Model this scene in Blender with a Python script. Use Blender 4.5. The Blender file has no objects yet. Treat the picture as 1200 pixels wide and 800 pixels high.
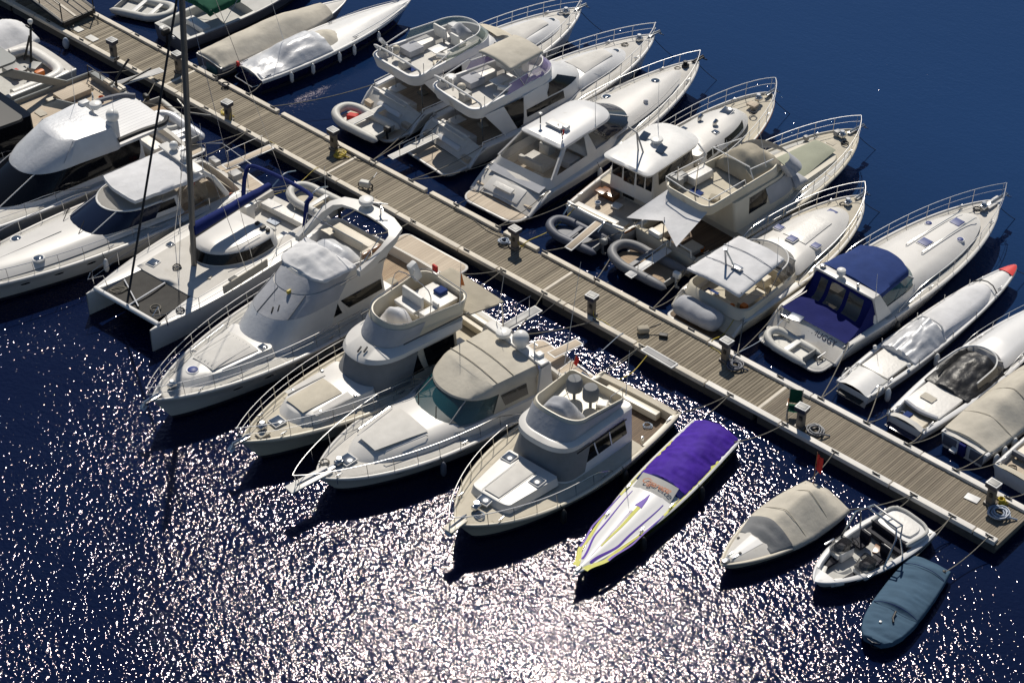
# A marina pontoon seen from above against the sun: boats moored stern-to on both sides.
# World axes: +X runs along the pontoon, +Y across it, Z = 0 is the water. Units are metres.
SKY_K, SUN_K, EXPO = .056, 4.3, 0.0
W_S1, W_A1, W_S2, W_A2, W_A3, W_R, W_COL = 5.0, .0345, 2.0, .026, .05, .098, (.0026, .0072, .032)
W_COL2 = (.011, .041, .122)   # far-side water: brighter sky reflection painted into the base colour
import bpy, bmesh, math, random
from mathutils import Vector, noise as mnoise
random.seed(7)
SC = bpy.context.scene
COL = SC.collection
R = math.radians

# ------------------------------------------------------------------ materials
def _mat(name):
    m = bpy.data.materials.new(name); m.use_nodes = True
    nt = m.node_tree
    return m, nt, nt.nodes['Principled BSDF']

def mat(name, col, rough=.4, metal=0., spec=.5, bump=None, var=None, coat=0., streak=None, trans=0., dirt=None, alpha=1.):
    """col linear rgb; bump=(scale,dist); var=(scale,amount); streak=(sx,sy,sz) stretches the noise; dirt=(col,scale,lo,hi)"""
    m, nt, p = _mat(name)
    N, L = nt.nodes, nt.links
    p.inputs['Base Color'].default_value = (*col, 1)
    p.inputs['Roughness'].default_value = rough
    p.inputs['Metallic'].default_value = metal
    p.inputs['Specular IOR Level'].default_value = spec
    p.inputs['Coat Weight'].default_value = coat
    p.inputs['Transmission Weight'].default_value = trans
    p.inputs['Alpha'].default_value = alpha
    tc = N.new('ShaderNodeTexCoord')
    src = tc.outputs['Object']
    if streak:
        mp = N.new('ShaderNodeMapping'); mp.inputs['Scale'].default_value = streak
        L.new(src, mp.inputs['Vector']); src = mp.outputs['Vector']
    cur = None
    if var:
        n = N.new('ShaderNodeTexNoise'); n.inputs['Scale'].default_value = var[0]; n.inputs['Detail'].default_value = 5
        L.new(src, n.inputs['Vector'])
        mr = N.new('ShaderNodeMapRange'); mr.inputs['From Min'].default_value = .3; mr.inputs['From Max'].default_value = .7
        mr.inputs['To Min'].default_value = 1 - var[1]; mr.inputs['To Max'].default_value = 1 + var[1] * .5
        L.new(n.outputs['Fac'], mr.inputs['Value'])
        mx = N.new('ShaderNodeMix'); mx.data_type = 'RGBA'; mx.blend_type = 'MULTIPLY'; mx.inputs['Factor'].default_value = 1
        mx.inputs['A'].default_value = (*col, 1); L.new(mr.outputs['Result'], mx.inputs['B'])
        cur = mx.outputs['Result']
    if dirt:
        n = N.new('ShaderNodeTexNoise'); n.inputs['Scale'].default_value = dirt[1]; n.inputs['Detail'].default_value = 7; n.inputs['Roughness'].default_value = .65
        L.new(tc.outputs['Object'], n.inputs['Vector'])
        mr = N.new('ShaderNodeMapRange'); mr.inputs['From Min'].default_value = dirt[2]; mr.inputs['From Max'].default_value = dirt[3]
        L.new(n.outputs['Fac'], mr.inputs['Value'])
        mx = N.new('ShaderNodeMix'); mx.data_type = 'RGBA'
        if cur: L.new(cur, mx.inputs['A'])
        else: mx.inputs['A'].default_value = (*col, 1)
        mx.inputs['B'].default_value = (*dirt[0], 1)
        L.new(mr.outputs['Result'], mx.inputs['Factor']); cur = mx.outputs['Result']
    if cur: L.new(cur, p.inputs['Base Color'])
    if bump:
        n = N.new('ShaderNodeTexNoise'); n.inputs['Scale'].default_value = bump[0]; n.inputs['Detail'].default_value = 4
        L.new(src, n.inputs['Vector'])
        b = N.new('ShaderNodeBump'); b.inputs['Strength'].default_value = 1; b.inputs['Distance'].default_value = bump[1]
        L.new(n.outputs['Fac'], b.inputs['Height']); L.new(b.outputs['Normal'], p.inputs['Normal'])
    return m

def plank_mat(name, ca, cb, pitch, axis, gap=.06, seam=(.02, .018, .015), rough=.75, streak=(1, 12, 1)):
    """boards across one object axis, a tone for every board, thin dark joints"""
    m, nt, p = _mat(name); N, L = nt.nodes, nt.links
    p.inputs['Roughness'].default_value = rough
    tc = N.new('ShaderNodeTexCoord'); sp = N.new('ShaderNodeSeparateXYZ'); L.new(tc.outputs['Object'], sp.inputs[0])
    d = N.new('ShaderNodeMath'); d.operation = 'DIVIDE'; d.inputs[1].default_value = pitch; L.new(sp.outputs[axis], d.inputs[0])
    fl = N.new('ShaderNodeMath'); fl.operation = 'FLOOR'; L.new(d.outputs[0], fl.inputs[0])
    fr = N.new('ShaderNodeMath'); fr.operation = 'FRACT'; L.new(d.outputs[0], fr.inputs[0])
    wn = N.new('ShaderNodeTexWhiteNoise'); wn.noise_dimensions = '1D'; L.new(fl.outputs[0], wn.inputs['W'])
    mp = N.new('ShaderNodeMapping'); mp.inputs['Scale'].default_value = streak; L.new(tc.outputs['Object'], mp.inputs['Vector'])
    n = N.new('ShaderNodeTexNoise'); n.inputs['Scale'].default_value = 3; n.inputs['Detail'].default_value = 6; L.new(mp.outputs[0], n.inputs['Vector'])
    a = N.new('ShaderNodeMath'); a.operation = 'ADD'; L.new(wn.outputs['Value'], a.inputs[0]); L.new(n.outputs['Fac'], a.inputs[1])
    h = N.new('ShaderNodeMapRange'); h.inputs['From Min'].default_value = .3; h.inputs['From Max'].default_value = 1.7; L.new(a.outputs[0], h.inputs['Value'])
    mx = N.new('ShaderNodeMix'); mx.data_type = 'RGBA'; mx.inputs['A'].default_value = (*ca, 1); mx.inputs['B'].default_value = (*cb, 1)
    L.new(h.outputs[0], mx.inputs['Factor'])
    g = N.new('ShaderNodeMath'); g.operation = 'LESS_THAN'; g.inputs[1].default_value = gap; L.new(fr.outputs[0], g.inputs[0])
    m2 = N.new('ShaderNodeMix'); m2.data_type = 'RGBA'; L.new(mx.outputs['Result'], m2.inputs['A']); m2.inputs['B'].default_value = (*seam, 1)
    L.new(g.outputs[0], m2.inputs['Factor']); L.new(m2.outputs['Result'], p.inputs['Base Color'])
    return m

GEL_D = ((.42, .39, .33), 1.7, .62, .95)
M = {}
M['gel'] = mat('white gelcoat', (.69, .672, .64), .36, spec=.35, var=(1.3, .06), dirt=GEL_D)
M['gel2'] = mat('cool white gelcoat', (.69, .69, .69), .36, spec=.35, var=(1.3, .05), dirt=GEL_D)
M['cream'] = mat('cream gelcoat', (.64, .59, .48), .36, spec=.35, var=(1.2, .06), dirt=((.4, .34, .24), 1.5, .6, .95))
M['deck'] = mat('non skid deck', (.63, .605, .56), .75, spec=.25, bump=(60, .004), var=(2., .08), dirt=((.42, .38, .31), 1.2, .55, .95))
M['deckg'] = mat('grey non skid panel', (.50, .495, .47), .7, bump=(60, .005), var=(2.5, .1))
M['deckb'] = mat('beige non skid panel', (.58, .53, .43), .8, spec=.25, bump=(60, .005), var=(2.5, .1))
M['deckw'] = mat('white non skid panel', (.66, .64, .60), .75, spec=.25, bump=(60, .005), var=(2.5, .08))
M['green'] = mat('grey green deck pad', (.33, .345, .26), .8, var=(1.5, .1))
M['navy'] = mat('navy gelcoat', (.006, .009, .05), .15, coat=.4)
M['anti'] = mat('antifouling', (.02, .022, .035), .7, var=(2, .3))
M['stripe'] = mat('dark rub strip', (.03, .03, .035), .5)
M['grey'] = mat('grey moulding', (.33, .33, .33), .5, var=(2, .1))
M['nsk'] = mat('non skid strip', (.53, .515, .475), .8, bump=(70, .006), var=(2.5, .12))
M['chrome'] = mat('stainless steel', (.55, .55, .55), .2, metal=1., var=(8, .1))
M['white'] = mat('white paint', (.74, .735, .72), .45, spec=.3, var=(4, .06))
M['black'] = mat('black rubber', (.012, .012, .014), .55)
M['glass'] = mat('dark tinted glass', (.006, .007, .010), .08, spec=.28)
M['glassb'] = mat('blue black glass', (.010, .016, .038), .08, spec=.4)
M['hatch'] = mat('smoked hatch glass', (.05, .075, .12), .12, spec=.7, var=(3, .2))
M['hatchb'] = mat('blue hatch cover', (.02, .045, .21), .5, var=(3, .2))
M['teal'] = mat('teal tinted glass', (.018, .095, .115), .05, spec=.6, alpha=.66)
M['tgreen'] = mat('green tinted screen', (.16, .24, .18), .08, spec=.7, alpha=.55)
M['lav'] = mat('lavender tinted screen', (.24, .17, .45), .08, spec=.7, alpha=.6)
M['clear'] = mat('clear vinyl', (.24, .215, .17), .12, spec=.6, alpha=.38)
M['smoke'] = mat('smoked vinyl', (.06, .055, .05), .1, spec=.7, alpha=.75)
def canvas(n, c, **k): return mat(n, c, .85, spec=.2, bump=(5., .014), var=(1.6, .12), dirt=((c[0] * .55, c[1] * .54, c[2] * .5), 1.1, .62, 1.), **k)
M['cv_white'] = canvas('white canvas', (.70, .70, .71))
M['cv_silver'] = mat('silver canvas', (.60, .61, .63), .42, metal=.15, bump=(6., .012), var=(1.4, .1), dirt=((.42, .42, .43), 1.3, .6, .95))
M['cv_grey'] = canvas('grey canvas', (.42, .43, .46))
M['cv_dgrey'] = canvas('dark grey canvas', (.23, .235, .24))
M['cv_beige'] = canvas('beige canvas', (.56, .52, .44))
M['cv_tan'] = canvas('tan canvas', (.40, .36, .285))
M['cv_blue'] = canvas('blue canvas', (.020, .045, .17))
M['cv_dblue'] = canvas('dark blue canvas', (.007, .012, .11))
M['cv_slate'] = canvas('slate blue canvas', (.062, .115, .175))
M['cv_purple'] = mat('purple canvas', (.062, .018, .33), .75, spec=.2, bump=(4., .02), var=(1.6, .2))
M['cv_black'] = mat('black vinyl cover', (.014, .014, .016), .45, bump=(4, .03))
M['cv_green'] = canvas('green canvas', (.007, .07, .04))
M['cv_boom'] = canvas('deep blue sail cover', (.008, .02, .13))
M['vinyl'] = mat('white vinyl upholstery', (.72, .70, .66), .45, bump=(9, .012), var=(4, .06))
M['vinylc'] = mat('cream vinyl upholstery', (.62, .56, .45), .5, bump=(9, .012), var=(4, .08))
M['vinylb'] = mat('black vinyl upholstery', (.008, .009, .02), .6, spec=.2, bump=(9, .012))
M['hyp'] = mat('grey inflatable tube', (.19, .195, .21), .55, var=(4, .08))
M['hypl'] = mat('light inflatable tube', (.58, .57, .53), .55, var=(4, .08))
M['hypd'] = mat('slate inflatable tube', (.11, .12, .155), .55, var=(4, .08))
M['teak'] = plank_mat('teak deck', (.30, .21, .13), (.42, .31, .20), .09, 1, .1, (.07, .05, .035), streak=(.6, 4, 4))
M['teakl'] = plank_mat('weathered teak deck', (.46, .38, .29), (.58, .49, .38), .16, 1, .05, (.28, .22, .16), streak=(.6, 4, 4))
M['teakd'] = plank_mat('dark teak deck', (.10, .065, .04), (.17, .115, .07), .09, 1, .1, (.03, .02, .015), streak=(.6, 4, 4))
M['varnish'] = mat('varnished wood', (.22, .09, .03), .25, var=(6, .2), coat=.5)
M['red'] = mat('red cloth', (.55, .02, .015), .7, var=(5, .15))
M['redp'] = mat('coral red paint', (.72, .07, .06), .35, var=(3, .1))
M['orange'] = mat('orange plastic', (.6, .16, .02), .5)
M['yellow'] = mat('yellow hose', (.55, .42, .04), .5, var=(5, .2))
M['ylime'] = mat('lime yellow paint', (.58, .57, .10), .5, spec=.2)
M['violet'] = mat('violet paint', (.13, .06, .42), .5, spec=.2)
M['purpled'] = mat('dark violet paint', (.05, .02, .16), .4)
M['hoseg'] = mat('grey blue hose', (.30, .36, .46), .5, var=(6, .15))
M['alu'] = mat('grey aluminium mast', (.17, .165, .155), .45, metal=.5, var=(2, .1))
M['rope'] = mat('weathered rope', (.24, .22, .18), .9, var=(20, .3), bump=(60, .01))
M['roped'] = mat('dark rope', (.03, .03, .035), .9, var=(20, .3))
M['net'] = mat('dark trampoline net', (.035, .033, .03), .8, var=(3, .25), bump=(40, .01))
M['plasw'] = mat('white plastic', (.78, .77, .74), .35)
M['plasg'] = mat('grey plastic', (.28, .28, .27), .5)
M['gpole'] = mat('grey painted pillar', (.24, .25, .24), .4, var=(2, .06))

# ------------------------------------------------------------------ mesh builder
class MB:
    def __init__(s): s.v = []; s.f = []; s.m = []
    def vert(s, p): s.v.append(tuple(p)); return len(s.v) - 1
    def face(s, idx, m=0): s.f.append(tuple(idx)); s.m.append(m)
    def grid(s, rows, m=0, mf=None, closed=False):
        """rows of equal length of points -> quads; mf(i,j) picks a material"""
        base = len(s.v); n = len(rows[0])
        for r in rows: s.v.extend(tuple(p) for p in r)
        for i in range(len(rows) - 1):
            for j in range(n if closed else n - 1):
                k = (j + 1) % n
                s.face((base + i * n + j, base + i * n + k, base + (i + 1) * n + k, base + (i + 1) * n + j), mf(i, j) if mf else m)
        return base
    def cap(s, pts, m=0, flip=False):
        b = len(s.v); s.v.extend(tuple(p) for p in pts)
        ix = list(range(b, b + len(pts)))
        s.face(ix[::-1] if flip else ix, m)
    def box(s, c, size, m=0, bev=.02, seg=2, rz=0., ry=0.):
        bm = bmesh.new(); bmesh.ops.create_cube(bm, size=1)
        for v in bm.verts: v.co = Vector((v.co.x * size[0], v.co.y * size[1], v.co.z * size[2]))
        if bev > 0:
            bmesh.ops.bevel(bm, geom=bm.edges[:], offset=min(bev, min(size) * .49), segments=seg, profile=.6, affect='EDGES')
        b = len(s.v); cz, sz = math.cos(rz), math.sin(rz); cy, sy = math.cos(ry), math.sin(ry)
        bm.verts.ensure_lookup_table()
        for v in bm.verts:
            x, y, z = v.co; x, z = x * cy + z * sy, -x * sy + z * cy
            s.v.append((c[0] + x * cz - y * sz, c[1] + x * sz + y * cz, c[2] + z))
        for f in bm.faces: s.face([b + v.index for v in f.verts], m)
        bm.free()
    def tube(s, pts, r, m=0, n=7, closed=False, caps=True, smooth=0):
        P = [Vector(p) for p in pts]
        if smooth:
            Q = []; k = len(P)
            for i in range(k if closed else k - 1):
                a, b, c, d = (P[(i - 1) % k] if closed or i else P[0]), P[i], P[(i + 1) % k], (P[(i + 2) % k] if closed or i + 2 < k else P[-1])
                for t in range(smooth):
                    u = t / smooth
                    Q.append(.5 * ((2 * b) + (c - a) * u + (2 * a - 5 * b + 4 * c - d) * u * u + (3 * b - a - 3 * c + d) * u ** 3))
            if not closed: Q.append(P[-1])
            P = Q
        rows = []; k = len(P); up = None
        for i in range(k):
            t = (P[(i + 1) % k] - P[i - 1]) if closed else (P[min(i + 1, k - 1)] - P[max(i - 1, 0)])
            if t.length < 1e-9: t = Vector((0, 0, 1))
            t.normalize()
            if up is None:
                up = Vector((0, 0, 1)) if abs(t.z) < .9 else Vector((1, 0, 0))
            a = t.cross(up)
            if a.length < 1e-6: a = t.cross(Vector((0, 1, 0)))
            a.normalize(); bb = a.cross(t).normalized(); up = bb
            rr = r[i] if isinstance(r, (list, tuple)) else r
            rows.append([P[i] + a * rr * math.cos(2 * math.pi * j / n) + bb * rr * math.sin(2 * math.pi * j / n) for j in range(n)])
        if closed: rows.append(rows[0])
        s.grid(rows, m, closed=True)
        if caps and not closed: s.cap(rows[0], m, True); s.cap(rows[-1], m)
    def lathe(s, prof, c=(0, 0, 0), m=0, n=16, mf=None):
        rows = [[(c[0] + r * math.cos(2 * math.pi * j / n), c[1] + r * math.sin(2 * math.pi * j / n), c[2] + z) for j in range(n)] for r, z in prof]
        s.grid(rows, m, mf, closed=True)
        if prof[-1][0] > 1e-4: s.cap(rows[-1], mf(len(prof) - 2, 0) if mf else m)
        if prof[0][0] > 1e-4: s.cap(rows[0], mf(0, 0) if mf else m, True)
    def build(s, name, mats, parent=None, angle=38, loc=None, rz=None):
        me = bpy.data.meshes.new(name)
        me.from_pydata(s.v, [], s.f)
        if not isinstance(mats, (list, tuple)): mats = [mats]
        for m in mats: me.materials.append(M[m] if isinstance(m, str) else m)
        for p, k in zip(me.polygons, s.m): p.material_index = k; p.use_smooth = True
        bm = bmesh.new(); bm.from_mesh(me)
        bmesh.ops.remove_doubles(bm, verts=bm.verts[:], dist=1e-4)
        bmesh.ops.dissolve_degenerate(bm, dist=1e-5, edges=bm.edges[:])
        bmesh.ops.recalc_face_normals(bm, faces=bm.faces[:])
        bm.to_mesh(me); bm.free()
        me.set_sharp_from_angle(angle=R(angle)); me.update()
        o = bpy.data.objects.new(name, me); COL.objects.link(o)
        if parent: o.parent = parent
        if loc: o.location = loc
        if rz is not None: o.rotation_euler.z = rz
        return o

def tag(o, label, cat, group=None):
    o['label'] = label; o['category'] = cat
    if group: o['group'] = group
    return o
def empty(name, loc=(0, 0, 0), rz=0.):
    o = bpy.data.objects.new(name, None); COL.objects.link(o); o.empty_display_size = .3
    o.location = loc; o.rotation_euler.z = rz; return o
def thing(name, label, cat, loc=(0, 0, 0), rz=0., group=None): return tag(empty(name, loc, rz), label, cat, group)
def copy_tree(o, parent=None):
    c = o.copy(); COL.objects.link(c)
    if parent: c.parent = parent
    for ch in list(o.children): copy_tree(ch, c)
    return c
def lerp(a, b, t): return a + (b - a) * t
def interp(tab, x):
    if x <= tab[0][0]: return tab[0][1]
    for (a, b), (c, d) in zip(tab, tab[1:]):
        if x <= c:
            t = (x - a) / (c - a); t = t * t * (3 - 2 * t); return b + (d - b) * t
    return tab[-1][1]
def nz(x, y, z=0.): return mnoise.noise(Vector((x, y, z)))

# ---------------------------------------------------------------- plan outlines and stacks
NA, NC, NS, NN = 4, 5, 9, 12
NH = NA + NC + NS + NN            # points in half an outline
def lev(z, x0, x1, ha, hf=None, nf=1., ra=.15, e=2.2, zf=None):
    """half outline (port side) from the aft centre to the nose; z at the aft end, zf at the nose"""
    hf = ha if hf is None else hf; zf = z if zf is None else zf; ra = min(ra, ha * .9)
    P = [(x0, (ha - ra) * i / NA) for i in range(NA)]
    for i in range(NC):
        t = math.pi / 2 * i / NC; P.append((x0 + ra - ra * math.cos(t), ha - ra + ra * math.sin(t)))
    for i in range(NS):
        t = i / NS; P.append((lerp(x0 + ra, x1 - nf, t), lerp(ha, hf, t)))
    for i in range(NN):
        t = math.pi / 2 * i / (NN - 1)
        P.append((x1 - nf + nf * math.sin(t) ** (2 / e), hf * max(math.cos(t), 0) ** (2 / e)))
    return [(x, y, lerp(z, zf, (x - x0) / (x1 - x0))) for x, y in P]
def ring(l): return [*l, *[(x, -y, z) for x, y, z in l[::-1][1:-1]]]
def stack(mb, levels, mats=0, cap=True, crown=.0, capm=None, bottom=False):
    rings = [ring(l) for l in levels]
    mb.grid(rings, 0, (lambda i, j: mats[i]) if isinstance(mats, (list, tuple)) else (lambda i, j: mats), closed=True)
    if cap:
        l = levels[-1]; hm = max(p[1] for p in l) or 1
        ln = max(l[-1][0] - l[0][0], .01)
        rows = [[(x, y * f, z + crown * (1 - f * f) * min(1, (x - l[0][0]) / (.22 * ln)) * min(1, max(0, l[-1][0] - x) / (.14 * ln)) ** .6) for f in (1, .7, .35, 0, -.35, -.7, -1)] for x, y, z in l[NA:]]
        mb.grid(rows, (mats[-1] if isinstance(mats, (list, tuple)) else mats) if capm is None else capm)
    if bottom:
        mb.grid([[(x, y * f, z) for f in (1, 0, -1)] for x, y, z in levels[0][NA:]], mats[0] if isinstance(mats, (list, tuple)) else mats)
def upos(ringpts, u):
    n = len(ringpts); i = int(math.floor(u)); t = u - i
    a, b = ringpts[i % n], ringpts[(i + 1) % n]
    return tuple(lerp(a[k], b[k], t) for k in range(3))
def uat(l, x):
    """index along a half outline whose x is reached on the side"""
    for i in range(NA + NC - 1, len(l) - 1):
        if l[i][0] <= x <= l[i + 1][0]: return i + (x - l[i][0]) / max(l[i + 1][0] - l[i][0], 1e-6)
    return len(l) - 1
def patch(mb, la, lb, ua, ub, v0, v1, off=.015, m=0, nu=18, nv=3, ut=None, lift=0.):
    """sheet lying on the band between two levels; ua..ub along its lower edge, ut=(a,b) along its upper one"""
    ra, rb = ring(la), ring(lb); ut = ut or (ua, ub)
    rows = []
    for i in range(nv + 1):
        v = lerp(v0, v1, i / nv); row = []
        for j in range(nu + 1):
            t = j / nu; u = lerp(lerp(ua, ut[0], i / nv), lerp(ub, ut[1], i / nv), t)
            a, b = Vector(upos(ra, u)), Vector(upos(rb, u))
            d = Vector(upos(ra, u + .6)) - Vector(upos(ra, u - .6)); w = b - a
            nrm = w.cross(d)
            c = a.lerp(b, v)
            if nrm.length < 1e-9: nrm = Vector((0, 0, 1))
            nrm.normalize()
            if nrm.x * (c.x - (la[0][0] + la[-1][0]) / 2) * .2 + nrm.y * c.y < 0: nrm = -nrm
            row.append(c + nrm * off + Vector((0, 0, lift)))
        rows.append(row)
    mb.grid(rows, m)
NR = 2 * NH - 2
def mirror_u(u): return NR - u

# ---------------------------------------------------------------- a boat
def clusters(items, near):
    items = list(items); lab = list(range(len(items)))
    for i in range(len(items)):
        for j in range(i):
            if lab[i] != lab[j] and near(items[i], items[j]):
                a, b = lab[i], lab[j]; lab = [b if q == a else q for q in lab]
    return [[it for it, l in zip(items, lab) if l == k] for k in dict.fromkeys(lab)]
class Boat:
    def __init__(s, kind, label, cat, stern, bow, B, z0, z1, tw=.9, s0=.38, p=2.3, q=.9, flare=.52, rake=.9, zp=1.7, dip=0., group=None, drop=None, hs=.8, gs=.95):
        s.drop = drop; s.hs = hs; s.gs = gs; s.zk = (z0 + z1) / 2
        dx, dy = bow[0] - stern[0], bow[1] - stern[1]
        s.L = math.hypot(dx, dy); s.B = B; s.z0 = z0; s.z1 = z1; s.tw = tw; s.s0 = s0; s.p = p; s.q = q; s.flare = flare; s.rake = rake; s.zp = zp; s.dip = dip
        s.root = thing(kind, label, cat, (stern[0], stern[1], 0), math.atan2(dy, dx), group)
    def b(s, x):
        t = max(0, min(1, x / s.L))
        if t < s.s0: k = t / s.s0; return s.B * lerp(s.tw, 1, 1 - (1 - k) ** 2)
        k = (t - s.s0) / (1 - s.s0); return s.B * max(0, 1 - k ** s.p) ** s.q
    def zs(s, x):
        t = max(0, min(1, x / s.L)); z = lerp(s.z0, s.z1, t ** s.zp) - s.dip * math.sin(math.pi * t)
        if s.drop and x < s.drop[1]:
            k = max(0, (x - s.drop[0]) / (s.drop[1] - s.drop[0])); z = lerp(s.drop[2], z, min(1, k) ** .85)
        return z
    def fz(s, z):
        """heights are drawn tall and settled here: hull by hs, upper works by gs"""
        return z * s.hs if z < s.zk else s.zk * s.hs + (z - s.zk) * s.gs
    def add(s, mb, name, mats, parent=None, angle=38):
        mb.v = [(x, y, s.fz(z)) for x, y, z in mb.v]
        return mb.build(name, mats, parent or s.root, angle)
    def hull(s, mats=('gel', 'stripe', 'anti'), rub=.10, boot=.24, n=34, x0=0., stripe=None, side=0):
        """topsides, rub rail and bottom; closed at the transom"""
        mb = MB(); rows = []
        for i in range(n + 1):
            t = i / n; t = 1 - (1 - t) ** 1.25; x = x0 + (s.L - x0) * t; tt = x / s.L
            b, z = max(s.b(x), .02), s.zs(x)
            k = lerp(.93, s.flare, max(0, (tt - .3) / .7) ** 1.3)
            pts = [(b, z), (b + .035, z - .03), (b + .035, z - rub), (b, z - rub - .03), (lerp(b, b * k, .62), lerp(z - rub, boot, .5)), (b * k * .985, boot + .012), (b * k * .98, boot), (b * k * .9, -.12), (b * k * .45, -.45), (0, -.5)]
            row = []
            for y, zz in pts: row.append((x - s.rake * max(0, tt) ** 6 * max(0, (z - zz)) / max(z, .1), y, zz))
            rows.append(row + [(a, -y, c) for a, y, c in row[::-1][1:]])
        nn = len(rows[0])
        def mf(i, j):
            j = min(j, nn - 2 - j)
            return 1 if j in (0, 1, 2) and stripe else 2 if j >= 6 else side if j >= 4 else 0
        mb.grid(rows, 0, mf)
        mb.cap(rows[0], 0)
        return s.add(mb, 'hull', mats)
    def dz(s, x, y):
        """height of the deck skin laid by deck()"""
        toe, wid, crown = s.dk; b, z = max(s.b(x), .02), s.zs(x); tb = min(wid, b * .5); zd = z - toe; c = crown * min(1, b); y = abs(y)
        pts = [(0, zd + c), (b * .45, zd + c * .8), (max(b - tb * 1.3, b * .3), zd), (b - tb, z - toe * .3), (b - tb * .7, z + .012), (b - tb * .3, z + .012), (b, z)]
        for (a, h), (d, k) in zip(pts, pts[1:]):
            if y <= d: return lerp(h, k, (y - a) / max(d - a, 1e-6))
        return z
    def deck(s, mats=('gel', 'deck', 'teak'), toe=.07, wid=.10, crown=.1, wells=(), n=40, x0=0., x1=None, name='deck'):
        """deck loft; wells = [(xa, xf, side width, sole z)] sunk cockpits"""
        mb = MB(); x1 = s.L if x1 is None else x1; s.dk = (toe, wid, crown)
        xs = sorted(set([round(x0 + (x1 - x0) * (1 - (1 - i / n) ** 1.2), 4) for i in range(n + 1)]))
        st = [(x, None) for x in xs if not any(a <= x <= f for a, f, *_ in wells)]
        for w in wells:
            a, f = w[0], w[1]; k = max(2, int((f - a) / .3))
            st += [(a - .001, None)] if a > x0 + .02 else []
            st += [(lerp(a, f, i / k), w) for i in range(k + 1)] + [(f + .001, None)]
        st.sort(key=lambda t: t[0])
        rows = []
        for x, w in st:
            b, z = max(s.b(x), .02), s.zs(x)
            if w:
                yi = max(b - w[2], .05)
                h = [(b, z), (b - .04, z + .015), (yi + .04, z + .015), (yi, z - .03), (yi - .02, w[3]), (yi * .5, w[3]), (0, w[3])]
            else:
                tb = min(wid, b * .5); zd = z - toe; c = crown * min(1, b)
                h = [(b, z), (b - tb * .3, z + .012), (b - tb * .7, z + .012), (b - tb, z - toe * .3), (max(b - tb * 1.3, b * .3), zd), (b * .45, zd + c * .8), (0, zd + c)]
            rows.append([(x, y, zz) for y, zz in h] + [(x, -y, zz) for y, zz in h[::-1][1:]])
        def mf(i, j):
            j = min(j, 11 - j)
            if j < 3: return 0
            if st[i][1] and st[i + 1][1]: return 2 if j >= 4 else 0
            return 1 if j >= 4 else 0
        mb.grid(rows, 0, mf)
        return s.add(mb, name, mats)
    def zd(s, x, toe=.07, crown=.1): return s.zs(x) - toe + crown * min(1, s.b(x)) * .8
    def part(s, levels, name, mats, ms=0, crown=.04, cap=True, capm=None, parent=None, angle=38, bottom=False):
        mb = MB(); stack(mb, levels, ms, cap, crown, capm, bottom); return s.add(mb, name, mats, parent, angle)
    def win(s, la, lb, ua, ub, v0, v1, name='side_window', m='glass', ut=None, off=.015, both=True, parent=None, nu=14):
        out = []
        for sd in ((0, 1) if both else (0,)):
            mb = MB(); A, Bq, T = ua, ub, ut
            if sd: A, Bq = mirror_u(ub), mirror_u(ua); T = (mirror_u(ut[1]), mirror_u(ut[0])) if ut else None
            patch(mb, la, lb, A, Bq, v0, v1, off, ut=T, nu=nu); out.append(s.add(mb, name, m, parent, 60))
        return out
    def front(s, la, lb, k, v0, v1, name='windscreen', m='glass', kt=None, off=.015, bars=(), frame=None, parent=None, nu=30):
        """sheet across the nose, k outline points to either side"""
        mb = MB(); c = NH - 1; kt = kt or k
        patch(mb, la, lb, c - k, c + k, v0, v1, off, ut=(c - kt, c + kt), nu=nu)
        o = s.add(mb, name, m, parent, 60)
        if bars or frame:
            mb = MB(); ra, rb = ring(la), ring(lb)
            for f in bars:
                u0 = c + f * k; u1 = c + f * kt
                a = Vector(upos(ra, u0)).lerp(Vector(upos(rb, u0)), v0); b = Vector(upos(ra, u1)).lerp(Vector(upos(rb, u1)), v1)
                n = Vector((a.x - la[0][0], a.y * 2, .6)).normalized() * (off + .015)
                mb.tube([a + n, b + n], .03, n=5)
            if frame:
                for v in ((v0, v1) if frame > 1 else (v1,)):
                    kk = k if v == v0 else kt
                    pts = []
                    for i in range(31):
                        u = c + lerp(-kk, kk, i / 30); a = Vector(upos(ra, u)).lerp(Vector(upos(rb, u)), v); pts.append(a + Vector((.02, 0, .02)))
                    mb.tube(pts, .035, n=5)
            s.add(mb, 'screen_frame', 'white' if frame and frame < 3 else 'grey', o)
        return o
    def rail(s, x0, h=.65, inset=.08, n=7, r=.02, low=None, over=.1, m='chrome', name='bow_rail', x1=None, drop=True, gap=False):
        """rail round the bow with stanchions; gap leaves the stem open"""
        mb = MB(); x1 = s.L if x1 is None else x1; r *= .72
        def pt(x, hh, sd):
            t = (x - x0) / (x1 - x0)
            y = max(s.b(min(x, s.L)) - inset, .02 if not gap else .16)
            return Vector((x + over * t ** 5, sd * y, s.zs(x) + hh * min(1, (.25 + 5 * t) if drop else 1)))
        k = 22
        for hh, rr in ((h, r),) + (((low, r * .6),) if low else ()):
            A = [pt(lerp(x0, x1 - .04, 1 - (1 - i / k) ** 1.5), hh, 1) for i in range(k + 1)]
            Bp = [Vector((p.x, -p.y, p.z)) for p in A[::-1]]
            if drop and hh == h:
                A = [Vector((x0 - .05, s.b(x0) - inset, s.zs(x0)))] + A; Bp = Bp + [Vector((x0 - .05, -(s.b(x0) - inset), s.zs(x0)))]
            if gap: mb.tube(A, rr, n=6); mb.tube(Bp, rr, n=6)
            else: mb.tube(A + Bp, rr, n=6)
        for i in range(1, n + 1):
            x = lerp(x0, x1 - .12, (i / n) ** .9)
            for sd in (1, -1):
                a = pt(x, h, sd); mb.tube([(a.x - .06, a.y, s.zs(x) - .04), a], r * .8, n=5)
        return s.add(mb, name, m)
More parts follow.
